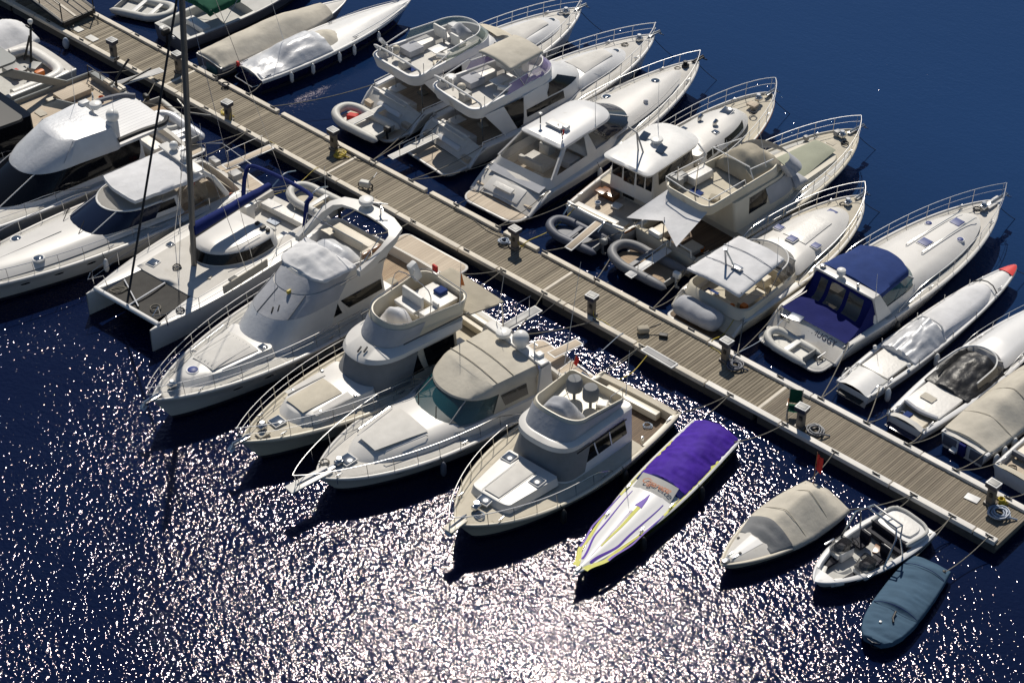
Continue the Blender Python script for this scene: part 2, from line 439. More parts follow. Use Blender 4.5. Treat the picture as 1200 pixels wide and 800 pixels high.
    def hatch(s, x, y, z, a=.5, m='hatch', rnd=False, rz=0., tilt=0., name='hatch'):
        mb = MB()
        if rnd: mb.lathe([(a * .56, -.03), (a * .56, .03), (a * .5, .05), (a * .42, .045)], (x, y, z), 0, 20); 
        else: mb.box((x, y, z), (a * 1.16, a * 1.16, .07), 0, .02, 2, rz, tilt)
        o = s.add(mb, name, 'white')
        mb = MB()
        if rnd: mb.lathe([(a * .43, .048), (a * .40, .062), (.0, .07)], (x, y, z), 0, 20)
        else: mb.box((x, y, z + .035), (a, a, .05), 0, .02, 2, rz, tilt)
        s.add(mb, 'hatch_pane', m, o, 60); return o
    def panel(s, la, lb, ua, ub, name='deck_panel', m='deckg'): pass
    def deckpad(s, x0, x1, ya, yf, m='deckg', name='deck_panel', y0=None, lift=.012, toe=.07, crown=.1, zf=None, th=.02):
        """flat-edged pad lying on the deck or on a given surface zf(x,y)"""
        mb = MB(); rows = []; n = 10
        for i in range(n + 1):
            x = lerp(x0, x1, i / n); a = lerp(ya, yf, i / n); row = []
            for j in range(9):
                f = j / 8; y = lerp(a if y0 is None else y0 + a, -a if y0 is None else y0 - a, f)
                z = zf(x, y) if zf else s.zs(x) - toe + crown * min(1, s.b(x)) * max(0, 1 - (abs(y) / max(s.b(x), .1)) ** 2)
                row.append((x, y, z + lift + (th if 0 < j < 8 and 0 < i < n else 0)))
            rows.append(row)
        mb.grid(rows); return s.add(mb, name, m, None, 60)
    def cover(s, x0, x1, ridge, m, name='boat_cover', p=1.6, out=.05, drop=.16, wr=.05, n=40, k=11, fx=1.2, fy=2.5, bfun=None, dz=0., seed=0., zfun=None, ends=True, sup=None):
        """fabric stretched from gunwale to gunwale over a ridge with sag and wrinkles"""
        mb = MB(); rows = []
        for i in range(n + 1):
            x = lerp(x0, x1, i / n); b = (bfun(x) if bfun else s.b(x)) + out; z = (zfun(x) if zfun else s.zs(x)) + .03 + dz; h = interp(ridge, x)
            row = []
            for j in range(-k, k + 1):
                v = j / k; y = b * v; w = wr * (nz(x * fx + seed, y * fy, seed) + .5 * nz(x * fx * 2.7, y * fy * 2.3, seed + 5)) * (1 - abs(v) ** 3)
                w += wr * .9 * abs(nz(x * fx * 1.9 + y * .8, seed + 9., 2.)) * (-1) * abs(v)
                zz = z + h * (1 - abs(v) ** p) + w
                if sup: zz = max(zz, sup(x, y))
                row.append((x, y, zz))
            e = drop * (1 + .35 * nz(x * 2.3, seed))
            rows.append([(x, -b - .012, row[0][2] - e)] + row + [(x, b + .012, row[-1][2] - e)])
        if ends:
            rows = [[(x0 - .03, p_[1], min(p_[2], rows[0][0][2])) for p_ in rows[0]]] + rows + [[(x1 + .03, p_[1], min(p_[2], rows[-1][0][2])) for p_ in rows[-1]]]
        mb.grid(rows); return s.add(mb, name, m, None, 75)
    def canopy(s, x0, x1, ya, yf, za, zf, m, crown=.12, skirt=.15, wr=.02, name='bimini', y0=0., bowx=.0, n=16, k=8, parent=None, seed=0., fs=None):
        """fabric roof with a skirt; bowx bulges the front edge"""
        mb = MB(); rows = []
        for i in range(n + 1):
            t = i / n; row = []
            for j in range(-k, k + 1):
                v = j / k; y = lerp(ya, yf, t) * v
                x = lerp(x0, x1, t) + bowx * t ** 2 * (1 - v * v)
                z = lerp(za, zf, t) + crown * (1 - v * v) * (.6 + .4 * math.sin(math.pi * t)) + wr * (nz(x * 1.6 + seed, y * 2.1, 3.) + .6 * nz(x * 4 + seed, y * 3.3, 1.))
                row.append((x, y + y0, z))
            rows.append([(row[0][0], row[0][1] - .01, row[0][2] - skirt)] + row + [(row[-1][0], row[-1][1] + .01, row[-1][2] - skirt)])
        fsk = skirt if fs is None else fs
        rows = [[(x - .02, y, z - (skirt if 0 < q < len(rows[0]) - 1 else 0)) for q, (x, y, z) in enumerate(rows[0])]] + rows + [[(x + .02, y, z - (fsk if 0 < q < len(rows[-1]) - 1 else 0)) for q, (x, y, z) in enumerate(rows[-1])]]
        mb.grid(rows); return s.add(mb, name, m, parent, 75)
    def tubes(s, paths, r, m, name, parent=None, n=6, smooth=0):
        """tubes that meet become one part, tubes apart become parts of their own"""
        out = None
        for g in clusters(paths, lambda p, q: min((Vector(u) - Vector(v)).length for u in p for v in q) < .32):
            mb = MB()
            for p in g: mb.tube(p, r, n=n, smooth=smooth)
            out = s.add(mb, name, m, parent)
        return out
    def boxes(s, items, m, name, parent=None, bev=.03):
        out = None
        for g in clusters(items, lambda p, q: all(abs(p[0][k] - q[0][k]) < (p[1][k] + q[1][k]) / 2 + .04 for k in range(3))):
            mb = MB()
            for it in g: mb.box(it[0], it[1], 0, bev, 2, *(it[2:]))
            out = s.add(mb, name, m, parent)
        return out
    def seat(s, x, y, z, m='vinyl', w=.55, d=.5, face=1, name='helm_seat'):
        mb = MB(); mb.tube([(x, y, z), (x, y, z + .4)], .05, 1)
        mb.box((x, y, z + .48), (d, w, .16), 0, .06, 3)
        mb.box((x - face * d * .45, y, z + .78), (.14, w, .6), 0, .06, 3, 0, -face * .12)
        return s.add(mb, name, [m, 'plasg'])
    def cushion(s, x, y, z, sx, sy, sz=.16, m='vinyl', name='cushion', rz=0., parent=None):
        mb = MB(); mb.box((x, y, z), (sx, sy, sz), 0, min(.06, sz * .45), 3, rz); return s.add(mb, name, m, parent)
    def dome(s, x, y, z, r=.28, h=.22, m='plasw', name='radar_dome', parent=None):
        mb = MB(); mb.lathe([(r * .45, -.12), (r * .5, 0), (r * .95, .02), (r, h * .4), (r * .93, h * .8), (r * .6, h), (.0, h * 1.04)], (x, y, z), 0, 18); return s.add(mb, name, m, parent)
    def ball(s, x, y, z, r=.3, m='plasw', name='satellite_dome', parent=None):
        mb = MB(); mb.lathe([(r * .6, -r * 1.25), (r * .75, -r * .9), (r, -r * .5)] + [(r * math.cos(a * math.pi / 16), r * math.sin(a * math.pi / 16)) for a in range(0, 9)], (x, y, z), 0, 18); return s.add(mb, name, m, parent)
    def whip(s, x, y, z, h=2.2, lean=(-.1, 0), name='antenna', m='white', r=.012):
        mb = MB(); mb.tube([(x, y, z), (x + lean[0] * .3, y + lean[1] * .3, z + h * .3), (x + lean[0], y + lean[1], z + h)], [r * 1.8, r, r * .6], n=5); return s.add(mb, name, m)
    def anchor(s, z=None, roller=.5, y=0., m='chrome'):
        x = s.L; z = s.zs(x) if z is None else z
        mb = MB()
        mb.box((x - .05, y, z + .03), (roller * 1.6, .2, .07), 0, .02)
        mb.tube([(x - .5, y, z + .1), (x + roller * .7, y, z + .09), (x + roller * .95, y, z - .12)], .035)
        mb.box((x + roller * .85, y, z - .14), (.26, .34, .06), 0, .02, 2, 0, .6)
        o = s.add(mb, 'anchor', m)
        mb = MB(); mb.box((x - 1.05, y, z + .1), (.34, .26, .2), 0, .05, 3); mb.lathe([(.1, 0), (.12, .05), (.07, .09), (.12, .14), (.1, .18)], (x - 1.05, y + .02, z + .18), 0, 12)
        s.add(mb, 'windlass', m); return o
    def cleats(s, xs, inset=.16):
        for x in xs:
            for sd in (1, -1):
                y = sd * max(s.b(x) - inset, .1); z = s.zs(x) + .02; mb = MB()
                mb.tube([(x - .16, y, z + .09), (x - .07, y, z + .08), (x + .07, y, z + .08), (x + .16, y, z + .09)], .022, n=6)
                mb.tube([(x - .05, y, z - .03), (x - .05, y, z + .08)], .02, n=6); mb.tube([(x + .05, y, z - .03), (x + .05, y, z + .08)], .02, n=6)
                s.add(mb, 'cleat', 'chrome')
    def passerelle(s, x0, x1, y, z0, z1, w=.42, m='teakl', rails=True, ry=0.):
        """boarding plank reaching aft over the stern"""
        mb = MB(); L = math.hypot(x1 - x0, z1 - z0); a = math.atan2(z1 - z0, x1 - x0)
        c = ((x0 + x1) / 2, y, (z0 + z1) / 2)
        mb.box(c, (L, w, .06), 0, .02, 2, 0, -a); o = s.add(mb, 'passerelle', 'white')
        mb = MB(); mb.box((c[0], c[1], c[2] + .025), (L - .12, w - .1, .04), 0, .01, 1, 0, -a); s.add(mb, 'tread', m, o)
        if rails:
            mb = MB()
            for t in (.15, .5, .85):
                q = (lerp(x0, x1, t), y - w / 2, lerp(z0, z1, t)); mb.tube([q, (q[0], q[1], q[2] + .8)], .016, n=5)
            mb.tube([(lerp(x0, x1, .12), y - w / 2, lerp(z0, z1, .12) + .8), (lerp(x0, x1, .88), y - w / 2, lerp(z0, z1, .88) + .8)], .014, n=5)
            s.add(mb, 'handrail', 'chrome', o)
        return o
    def platform(s, x0, x1, hw, z=.42, m='teakl', ra=.35, mt='gel'):
        mb = MB(); stack(mb, [lev(z - .16, x0 + .04, x1, hw - .03, hw - .03, .02, ra, 2.2), lev(z - .03, x0, x1, hw, hw, .02, ra), lev(z, x0 + .03, x1, hw - .03, hw - .03, .02, ra)], 0, True, 0, None, True)
        o = s.add(mb, 'swim_platform', mt)
        mb = MB(); stack(mb, [lev(z + .004, x0 + .1, x1 - .04, hw - .1, hw - .1, .02, ra * .8), lev(z + .016, x0 + .11, x1 - .05, hw - .11, hw - .11, .02, ra * .8)], 0)
        s.add(mb, 'platform_deck', m, o); return o
def world(bt, p):
    a = bt.root.rotation_euler.z; c, s_ = math.cos(a), math.sin(a); x, y = bt.root.location.x, bt.root.location.y
    return (x + p[0] * c - p[1] * s_, y + p[0] * s_ + p[1] * c, bt.fz(p[2]))
def _winx(s, la, lb, xa, xb, v0, v1, xta=None, xtb=None, **k):
    xta = xa if xta is None else xta; xtb = xb if xtb is None else xtb
    return s.win(la, lb, uat(la, xa), uat(la, xb), v0, v1, ut=(uat(lb, xta), uat(lb, xtb)), **k)
Boat.winx = _winx
def _tub(s, x0, x1, ha, hf, nf, zb, zr, zf, name='flybridge', mats=('gel', 'deckb'), grow=.12, lean=.35, inset=.075, e=2.3, ra=.5, zbf=None, zra=None):
    """open tub: outer skin, rim, inner skin and floor; returns its (outer bottom, outer top) outlines"""
    A = lev(zb, x0 + grow, x1 - 0, ha - grow, hf - grow * .5, nf, ra, e, zbf)
    Bq = lev((zra or zr) - .05, x0, x1 - lean, ha, hf, nf, ra, e, zr - .05)
    L_ = [A, Bq, lev(zra or zr, x0 + .03, x1 - lean - .03, ha - .03, hf - .03, nf, ra, e, zr), lev(zra or zr, x0 + inset, x1 - lean - inset, ha - inset, hf - inset, nf, ra, e, zr),
          lev(zf, x0 + inset + .04, x1 - lean - inset - .1, ha - inset - .04, hf - inset - .04, nf, ra, e)]
    s.part(L_, name, mats, [0, 0, 0, 0, 0], 0, True, 1, bottom=True)
    return A, Bq
Boat.tub = _tub

def outboard(parent, x, y, z, s=1., m='black', name='outboard_motor', tilt=.0):
    mb = MB(); mb.box((x - .18 * s, y, z + .28 * s), (.46 * s, .3 * s, .36 * s), 0, .1 * s, 3, 0, tilt)
    mb.tube([(x - .12 * s, y, z + .15 * s), (x - .16 * s, y, z - .55 * s)], .07 * s, n=6); mb.box((x - .2 * s, y, z - .5 * s), (.34 * s, .05 * s, .14 * s), 0, .02)
    return mb.build(name, m, parent)
def tender(label, loc, rz, L=2.8, W=.72, r=.17, m='hyp', fl='deckg', seat='white', eng='black', cat='dinghy', group=None, seatx=(.45,), noengine=False, zbow=.15):
    t = thing('inflatable_dinghy', label, cat, loc, rz, group)
    mb = MB(); k = 9
    P = [(0.0, W, r)] + [(L * .62 * i / 4, W, r) for i in range(1, 5)]
    for i in range(1, k):
        a = math.pi / 2 * i / k; P.append((L * .62 + (L * .38 - r) * math.sin(a), W * math.cos(a) ** .8, r + zbow * math.sin(a)))
    path = P + [(L - r, 0, r + zbow)] + [(x, -y, z) for x, y, z in P[::-1]]
    rr = [r * .35] + [r] * (len(path) - 2) + [r * .35]
    path = [(-.22, W, r + .02)] + path + [(-.22, -W, r + .02)]; rr = [.02] + [r * .8] + rr[1:-1] + [r * .8] + [.02]
    mb.tube(path, rr, n=10); mb.build('inflatable_tube', m, t, 60)
    mb = MB(); rows = [[(x, y * (W - .02) * f, .1) for y in (-1, 0, 1)] for x, f in ((0, 1), (L * .6, 1), (L * .75, .75), (L * .88, .3))]; mb.grid(rows); mb.build('floor', fl, t)
    mb = MB(); mb.box((.02, 0, .24), (.06, 2 * W - r, .32), 0, .02); mb.build('transom', 'plasg', t)
    for sx in seatx:
        mb = MB(); mb.box((L * sx, 0, r + .12), (.24, 2 * W - .12, .05), 0, .02); mb.build('bench', seat, t)
    if not noengine: outboard(t, 0, 0, .3, .8, eng)
    return t
def fender(label, p, h=.6, r=.11, top=None, m='plasw', group='fenders hung over the boat sides'):
    t = tag(None or bpy.data.objects.new('fender', None), label, 'fender', group); COL.objects.link(t); t.location = p
    mb = MB(); mb.lathe([(.02, -h / 2 - .04), (r * .6, -h / 2), (r, -h / 2 + r), (r, h / 2 - r), (r * .6, h / 2), (.03, h / 2 + .06)], (0, 0, 0), 0, 12); mb.build('body', m, t, 60)
    if top:
        mb = MB(); mb.tube([(0, 0, h / 2), (top[0] - p[0], top[1] - p[1], top[2] - p[2])], .012, n=5); mb.build('lanyard', 'roped', t)
    return t
def line(label, a, b, sag=.25, r=.022, m='rope', group='mooring lines to the pontoon'):
    """a mooring line hanging between two points"""
    a, b = Vector(a), Vector(b); mid = a
    mb = MB(); pts = []
    for i in range(13):
        t = i / 12; p = a.lerp(b, t) - a; p.z -= sag * 4 * t * (1 - t); pts.append(p)
    mb.tube(pts, r, n=6); o = mb.build('mooring_line', m, None, 60, a); tag(o, label, 'rope', group); return o
def lettering(body, size, m, parent, loc, rot, shear=0., space=1., name='lettering', ext=.004):
    cu = bpy.data.curves.new('text', 'FONT'); cu.body = body; cu.size = size; cu.shear = shear; cu.align_x = 'CENTER'; cu.align_y = 'CENTER'; cu.extrude = ext; cu.space_character = space
    t = bpy.data.objects.new('text', cu); COL.objects.link(t); bpy.context.view_layer.update()
    me = bpy.data.meshes.new_from_object(t.evaluated_get(bpy.context.evaluated_depsgraph_get()))
    bpy.data.objects.remove(t); bpy.data.curves.remove(cu)
    me.materials.clear(); me.materials.append(M[m])
    o = bpy.data.objects.new(name, me); COL.objects.link(o); o.parent = parent; o.location = loc; o.rotation_euler = rot
    return o

def _ports(s, xs, z, a=.22, hgt=.09, sides=(1, -1), m='glass'):
    """small oval portlights let into the topsides"""
    for x in xs:
        for sd in sides:
            t = x / s.L; zt = s.zs(x) - .13; b_ = s.b(x); k = lerp(.93, s.flare, max(0, (t - .3) / .7) ** 1.3)
            mb = MB()
            def pt(u, v, o):
                xx = x + u; zz = z + v; tt = xx / s.L; bb = s.b(xx); kk = lerp(.93, s.flare, max(0, (tt - .3) / .7) ** 1.3); top = s.zs(xx) - .13; mid = lerp(top, .24, .5)
                y = lerp(bb, lerp(bb, bb * kk, .62), (top - zz) / (top - mid)) if zz > mid else lerp(lerp(bb, bb * kk, .62), bb * kk * .985, (mid - zz) / (mid - .252))
                return (xx - s.rake * tt ** 6 * max(0, s.zs(xx) - zz) / s.zs(xx), sd * (y + o), zz)
            mb.grid([[pt(a * q * math.cos(j * math.pi / 8), hgt * q * math.sin(j * math.pi / 8), .012) for j in range(17)] for q in (1, .5, .02)])
            s.add(mb, 'porthole', m, None, 60)
Boat.ports = _ports

def _skid(s, x0, x1, f0=.66, f1=.9, m='nsk', brk=(), n=16):
    """non skid strips let into the side decks, both sides"""
    cuts = [x0, *brk, x1]
    for a, c in zip(cuts, cuts[1:]):
        for sd in (1, -1):
            mb = MB(); rows = []
            for i in range(n + 1):
                x = lerp(a + .06, c - .06, i / n); bb = s.b(x)
                rows.append([(x, sd * lerp(bb * f0, min(bb * f1, bb - .16), j / 4), s.dz(x, lerp(bb * f0, min(bb * f1, bb - .16), j / 4)) + .012) for j in range(5)])
            mb.grid(rows); s.add(mb, 'non_skid_strip', m, None, 60)
Boat.skid = _skid

def _clutter(s, items, seed=1):
    """loose gear: ('rope'|'bucket'|'cushion'|'towel', x, y, z)"""
    rr = random.Random(seed)
    for k, x, y, z in items:
        mb = MB()
        if k == 'rope':
            pts = [((.2 - .002 * i) * math.cos(i * .52) * (1 + .15 * rr.uniform(-1, 1)) + x, (.2 - .002 * i) * math.sin(i * .52) * (1 + .15 * rr.uniform(-1, 1)) + y, z + .02 + .003 * i) for i in range(34)]
            mb.tube(pts, .018, n=5); s.add(mb, 'rope_coil', rr.choice(('rope', 'roped', 'hoseg')))
        elif k == 'bucket':
            mb.lathe([(.1, 0), (.14, .26), (.12, .26), (.09, .03)], (x, y, z), 0, 12); s.add(mb, 'bucket', rr.choice(('plasw', 'orange', 'hoseg', 'black')))
        elif k == 'towel':
            mb.grid([[(x + u, y + v, z + .03 + .04 * nz(u * 6 + seed, v * 6)) for v in (-.3, -.15, 0, .15, .3)] for u in (-.2, -.1, 0, .1, .2)]); s.add(mb, 'towel', rr.choice(('hoseg', 'cv_beige', 'cv_blue', 'vinylc')))
        else:
            mb.box((x, y, z + .07), (.45, .45, .14), 0, .06, 3, rr.uniform(-.5, .5)); s.add(mb, 'cushion', rr.choice(('vinylc', 'cv_blue', 'cv_tan', 'vinyl')))
Boat.clutter = _clutter
# ------------------------------------------------------------------ camera, sky, sun
cam = bpy.data.cameras.new('camera'); co = bpy.data.objects.new('camera', cam); COL.objects.link(co)
co.location = (48.922, -52.345, 51.49)
BEAR = R(-42.9); PITCH = R(37.885)
co.rotation_euler = (math.pi / 2 - PITCH, 0, -BEAR)
cam.sensor_fit = 'HORIZONTAL'; cam.sensor_width = 36; cam.lens = 36 * 2352 / 1200
cam.clip_start = 1; cam.clip_end = 4000
SC.camera = co
SC.cycles.use_denoising = True; SC.cycles.denoising_input_passes = 'RGB_ALBEDO_NORMAL'; SC.cycles.denoising_prefilter = 'NONE'
SC.cycles.sample_clamp_indirect = .8; SC.cycles.max_bounces = 8; SC.cycles.blur_glossy = 1.0; SC.cycles.caustics_reflective = False; SC.cycles.caustics_refractive = False
SUN_AZ, SUN_EL = R(-42.5), R(47.5)       # azimuth from +Y towards +X
w = bpy.data.worlds.new('World'); SC.world = w; w.use_nodes = True
wn = w.node_tree.nodes; sky = wn.new('ShaderNodeTexSky'); sky.sky_type = 'NISHITA'; sky.sun_disc = False
sky.sun_elevation = SUN_EL; sky.sun_rotation = SUN_AZ; sky.air_density = 1.0; sky.dust_density = .15; sky.ozone_density = 3.0; sky.altitude = 50
w.node_tree.links.new(sky.outputs[0], wn['Background'].inputs[0]); wn['Background'].inputs[1].default_value = SKY_K
sl = bpy.data.lights.new('sun', 'SUN'); sl.energy = SUN_K; sl.angle = R(.53); sl.color = (1, .93, .82)
so = bpy.data.objects.new('sun', sl); COL.objects.link(so)
sd = Vector((math.sin(SUN_AZ) * math.cos(SUN_EL), math.cos(SUN_AZ) * math.cos(SUN_EL), math.sin(SUN_EL)))
so.rotation_euler = sd.to_track_quat('Z', 'Y').to_euler(); so.location = sd * 200
SC.view_settings.view_transform = 'Standard'; SC.view_settings.look = 'None'; SC.view_settings.gamma = 1
SC.view_settings.exposure = EXPO; SC.view_settings.use_curve_mapping = False

# ------------------------------------------------------------------ water
def water_mat():
    m = bpy.data.materials.new('harbour water'); m.use_nodes = True
    nt = m.node_tree; N, L = nt.nodes, nt.links; N.remove(N['Principled BSDF'])
    out = N['Material Output']; tc = N.new('ShaderNodeTexCoord')
    def noise(scale, detail, sx=1, sy=1, rot=0., rough=.5, dist=0.):
        mp = N.new('ShaderNodeMapping'); mp.inputs['Scale'].default_value = (sx, sy, 1); mp.inputs['Rotation'].default_value = (0, 0, rot)
        L.new(tc.outputs['Object'], mp.inputs['Vector'])
        n = N.new('ShaderNodeTexNoise'); n.inputs['Scale'].default_value = scale; n.inputs['Detail'].default_value = detail; n.inputs['Roughness'].default_value = rough
        n.inputs['Distortion'].default_value = dist
        L.new(mp.outputs[0], n.inputs['Vector']); return n.outputs['Fac']
    def math_(op, a, b):
        n = N.new('ShaderNodeMath'); n.operation = op
        for i, q in enumerate((a, b)):
            if isinstance(q, (int, float)): n.inputs[i].default_value = q
            else: L.new(q, n.inputs[i])
        return n.outputs[0]
    # short wind ripples, a longer chop, and patches where the wind barely touches the surface
    h = math_('MULTIPLY', noise(W_S1, 2.0, 1, 1.25, R(40), .55, .3), W_A1)
    h = math_('ADD', h, math_('MULTIPLY', noise(W_S2, 1.0, 1, 1.5, R(20), .5), W_A2))
    h = math_('ADD', h, math_('MULTIPLY', noise(.45, 2, 1, 1.6, R(-25), .5), W_A3))
    # open side towards the harbour mouth is rougher than the lee behind the pontoon
    sp = N.new('ShaderNodeSeparateXYZ'); L.new(tc.outputs['Object'], sp.inputs[0])
    mr = N.new('ShaderNodeMapRange'); mr.interpolation_type = 'SMOOTHSTEP'
    mr.inputs['From Min'].default_value = -9; mr.inputs['From Max'].default_value = 3
    mr.inputs['To Min'].default_value = 1; mr.inputs['To Max'].default_value = .40
    L.new(sp.outputs[1], mr.inputs['Value'])
    gust = noise(.11, 2, 1, 1.4, R(30))
    g = N.new('ShaderNodeMapRange'); g.inputs['From Min'].default_value = .3; g.inputs['From Max'].default_value = .7; g.inputs['To Min'].default_value = .62; g.inputs['To Max'].default_value = 1.25
    L.new(gust, g.inputs['Value'])
    h = math_('MULTIPLY', h, math_('MULTIPLY', mr.outputs[0], g.outputs[0]))
    b = N.new('ShaderNodeBump'); b.inputs['Strength'].default_value = 1; b.inputs['Distance'].default_value = 1
    L.new(h, b.inputs['Height'])
    gl = N.new('ShaderNodeBsdfGlossy'); gl.distribution = 'BECKMANN'; gl.inputs['Roughness'].default_value = W_R
    gl.inputs['Color'].default_value = (.95, .84, .90, 1); L.new(b.outputs[0], gl.inputs['Normal'])
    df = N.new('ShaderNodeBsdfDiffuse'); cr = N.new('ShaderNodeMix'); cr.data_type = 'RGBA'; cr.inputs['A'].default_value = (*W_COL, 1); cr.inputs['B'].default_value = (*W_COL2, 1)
    cm = N.new('ShaderNodeMapRange'); cm.interpolation_type = 'SMOOTHSTEP'; cm.inputs['From Min'].default_value = -6; cm.inputs['From Max'].default_value = 26; L.new(sp.outputs[1], cm.inputs['Value']); L.new(cm.outputs[0], cr.inputs['Factor']); L.new(cr.outputs['Result'], df.inputs['Color']); L.new(b.outputs[0], df.inputs['Normal'])  # colour ramp across the pontoon stands in for the sky reflection gradient
    fr = N.new('ShaderNodeFresnel'); fr.inputs['IOR'].default_value = 1.333; L.new(b.outputs[0], fr.inputs['Normal'])
    mx = N.new('ShaderNodeMixShader'); L.new(fr.outputs[0], mx.inputs[0]); L.new(df.outputs[0], mx.inputs[1]); L.new(gl.outputs[0], mx.inputs[2])
    L.new(mx.outputs[0], out.inputs['Surface'])
    return m
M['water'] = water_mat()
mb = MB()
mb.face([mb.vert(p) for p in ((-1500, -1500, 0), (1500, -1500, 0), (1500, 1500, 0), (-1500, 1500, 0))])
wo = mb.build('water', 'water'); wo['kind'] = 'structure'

# ------------------------------------------------------------------ pontoon
PZ = .55
M['plank_old'] = mat('weathered grey boards', (.25, .215, .165), .8, var=(1.1, .35), streak=(14, .7, 4), dirt=((.14, .12, .10), .9, .6, .9))
M['kerb_old'] = mat('worn cream timber kerb', (.68, .62, .52), .7, var=(2, .12), dirt=((.30, .24, .17), 3, .62, .95), bump=(20, .01))
M['kerb_new'] = mat('white kerb', (.72, .69, .64), .6, var=(3, .08), dirt=((.4, .35, .28), 4, .68, .9))
M['concrete'] = mat('wet float concrete', (.10, .095, .09), .8, var=(2, .3), dirt=((.03, .035, .03), 2, .5, .8))
def board_mat(name, ca, cb):
    m, nt, p = _mat(name); N, L = nt.nodes, nt.links; p.inputs['Roughness'].default_value = .8
    at = N.new('ShaderNodeAttribute'); at.attribute_name = 'tone'
    tc = N.new('ShaderNodeTexCoord'); mp = N.new('ShaderNodeMapping'); mp.inputs['Scale'].default_value = (10, .8, 1); L.new(tc.outputs['Object'], mp.inputs[0])
    n = N.new('ShaderNodeTexNoise'); n.inputs['Scale'].default_value = 1.6; n.inputs['Detail'].default_value = 7; L.new(mp.outputs[0], n.inputs['Vector'])
    n2 = N.new('ShaderNodeTexNoise'); n2.inputs['Scale'].default_value = .5; n2.inputs['Detail'].default_value = 4; L.new(tc.outputs['Object'], n2.inputs['Vector'])
    a = N.new('ShaderNodeMath'); a.operation = 'ADD'; L.new(at.outputs['Fac'], a.inputs[0]); L.new(n.outputs['Fac'], a.inputs[1])
    a2 = N.new('ShaderNodeMath'); a2.operation = 'ADD'; L.new(a.outputs[0], a2.inputs[0]); L.new(n2.outputs['Fac'], a2.inputs[1])
    h = N.new('ShaderNodeMapRange'); h.inputs['From Min'].default_value = .75; h.inputs['From Max'].default_value = 2.1; L.new(a2.outputs[0], h.inputs['Value'])
    mx = N.new('ShaderNodeMix'); mx.data_type = 'RGBA'; mx.inputs['A'].default_value = (*ca, 1); mx.inputs['B'].default_value = (*cb, 1); L.new(h.outputs[0], mx.inputs['Factor'])
    L.new(mx.outputs['Result'], p.inputs['Base Color'])
    bp = N.new('ShaderNodeBump'); bp.inputs['Distance'].default_value = .01; L.new(n.outputs['Fac'], bp.inputs['Height']); L.new(bp.outputs[0], p.inputs['Normal'])
    return m
M['boards_a'] = board_mat('weathered wide boards', (.13, .107, .074), (.335, .287, .21))
M['boards_b'] = board_mat('newer narrow boards', (.135, .11, .08), (.285, .243, .18))
pont = thing('floating_pontoon', 'long floating pontoon of grey boards with pale kerbs between two rows of moored boats', 'pontoon', (0, 0, 0))
def boards(x0, x1, pitch, gap, m):
    mb = MB(); tones = []
    x = x0
    while x < x1 - .01:
        wd = min(pitch, x1 - x) - gap; t = random.random() * .8 + (random.choice((-.25, .45)) if random.random() < .12 else 0)
        dz = random.uniform(-.006, .006); e = random.uniform(-.01, .01)
        b = len(mb.v)
        for yy in (-.97 + e, .97 + e):
            for xx in (x, x + wd):
                mb.v += [(xx, yy, PZ - .05 + dz), (xx, yy, PZ + dz)]
        q = lambda *i: mb.face([b + k for k in i])
        q(1, 3, 7, 5); q(0, 1, 5, 4); q(2, 6, 7, 3); q(0, 2, 3, 1); q(4, 5, 7, 6)
        tones += [t] * 8; x += pitch
    me = bpy.data.meshes.new('deck_boards'); me.from_pydata(mb.v, [], mb.f); me.materials.append(M[m])
    at = me.attributes.new('tone', 'FLOAT', 'POINT'); at.data.foreach_set('value', tones)
    o = bpy.data.objects.new('deck_boards', me); COL.objects.link(o); o.parent = pont
XE = 25.55
secs = [(-52, -34.9), (-34.8, -22.3), (-22.2, -10.65), (-10.5, 2.9), (3.0, 14.4), (14.5, XE)]
for i, (a, b) in enumerate(secs):
    boards(a, b, *((.145, .022, 'boards_a') if a < 14 else (.095, .012, 'boards_b')))
    mb = MB(); mb.box(((a + b) / 2, 0, .22), (b - a - .1, 2.2, .56), 0, .05); mb.build('float', 'concrete', pont)
    if i:  # joint batten between the sections
        mb = MB(); mb.box((a - .05, 0, PZ - .002), (.14, 1.94, .05), 0, .01); mb.build('joint_batten', 'kerb_old', pont)
def kerb(a, b, sd, m, hgt=.10, wd=.27, off=0.):
    mb = MB(); mb.box(((a + b) / 2, sd * (1.11 + off), PZ + .03), (b - a, wd, hgt + .1), 0, .03); mb.build('kerb', m, pont)
rk = random.Random(3)
for sd in (1, -1):
    x = -52.
    while x < XE - .1:
        ln = rk.choice((2.3, 3.1, 3.9, 4.6)) if x < 8 else rk.choice((3.7, 5.2))
        e = min(x + ln, XE); off = rk.uniform(-.025, .02) if x < 12 else 0
        if not (sd == 1 and 9.7 < x < 13.0 and False): kerb(x, e - (.05 if rk.random() < .75 else .3 if x < 8 else .03), sd, 'kerb_old' if x < 8.5 else 'kerb_new', off=off, wd=.25 if x < 8 else .27, hgt=rk.uniform(.08, .12) if x < 8 else .1)
        x = e
    for bx in range(-40, 26, 3):
        pass
mb = MB(); mb.box((XE + .03, 0, PZ - .1), (.08, 2.4, .24), 0, .02); mb.build('end_board', 'plank_old', pont)
CLX = {1: [-33.4, -30.6, -27.0, -25.2, -22.4, -20.9, -18.4, -16.6, -12.2, -9.6, -7.1, -4.2, -1.6, 1.2, 4.2, 7.3, 9.4, 11.8, 14.0, 16.0, 18.2, 20.1, 22.3, 24.6],
       -1: [-31.5, -28.7, -24.4, -22.7, -18.9, -15.8, -13.5, -10.2, -7.4, -4.7, -1.4, .8, 3.2, 6.1, 8.6, 10.2, 13.2, 15.9, 18.3, 20.2, 21.9, 23.6, 25.2]}
mb = MB(); mb.box((0, 0, .05), (.16, .12, .05), 0, .01)
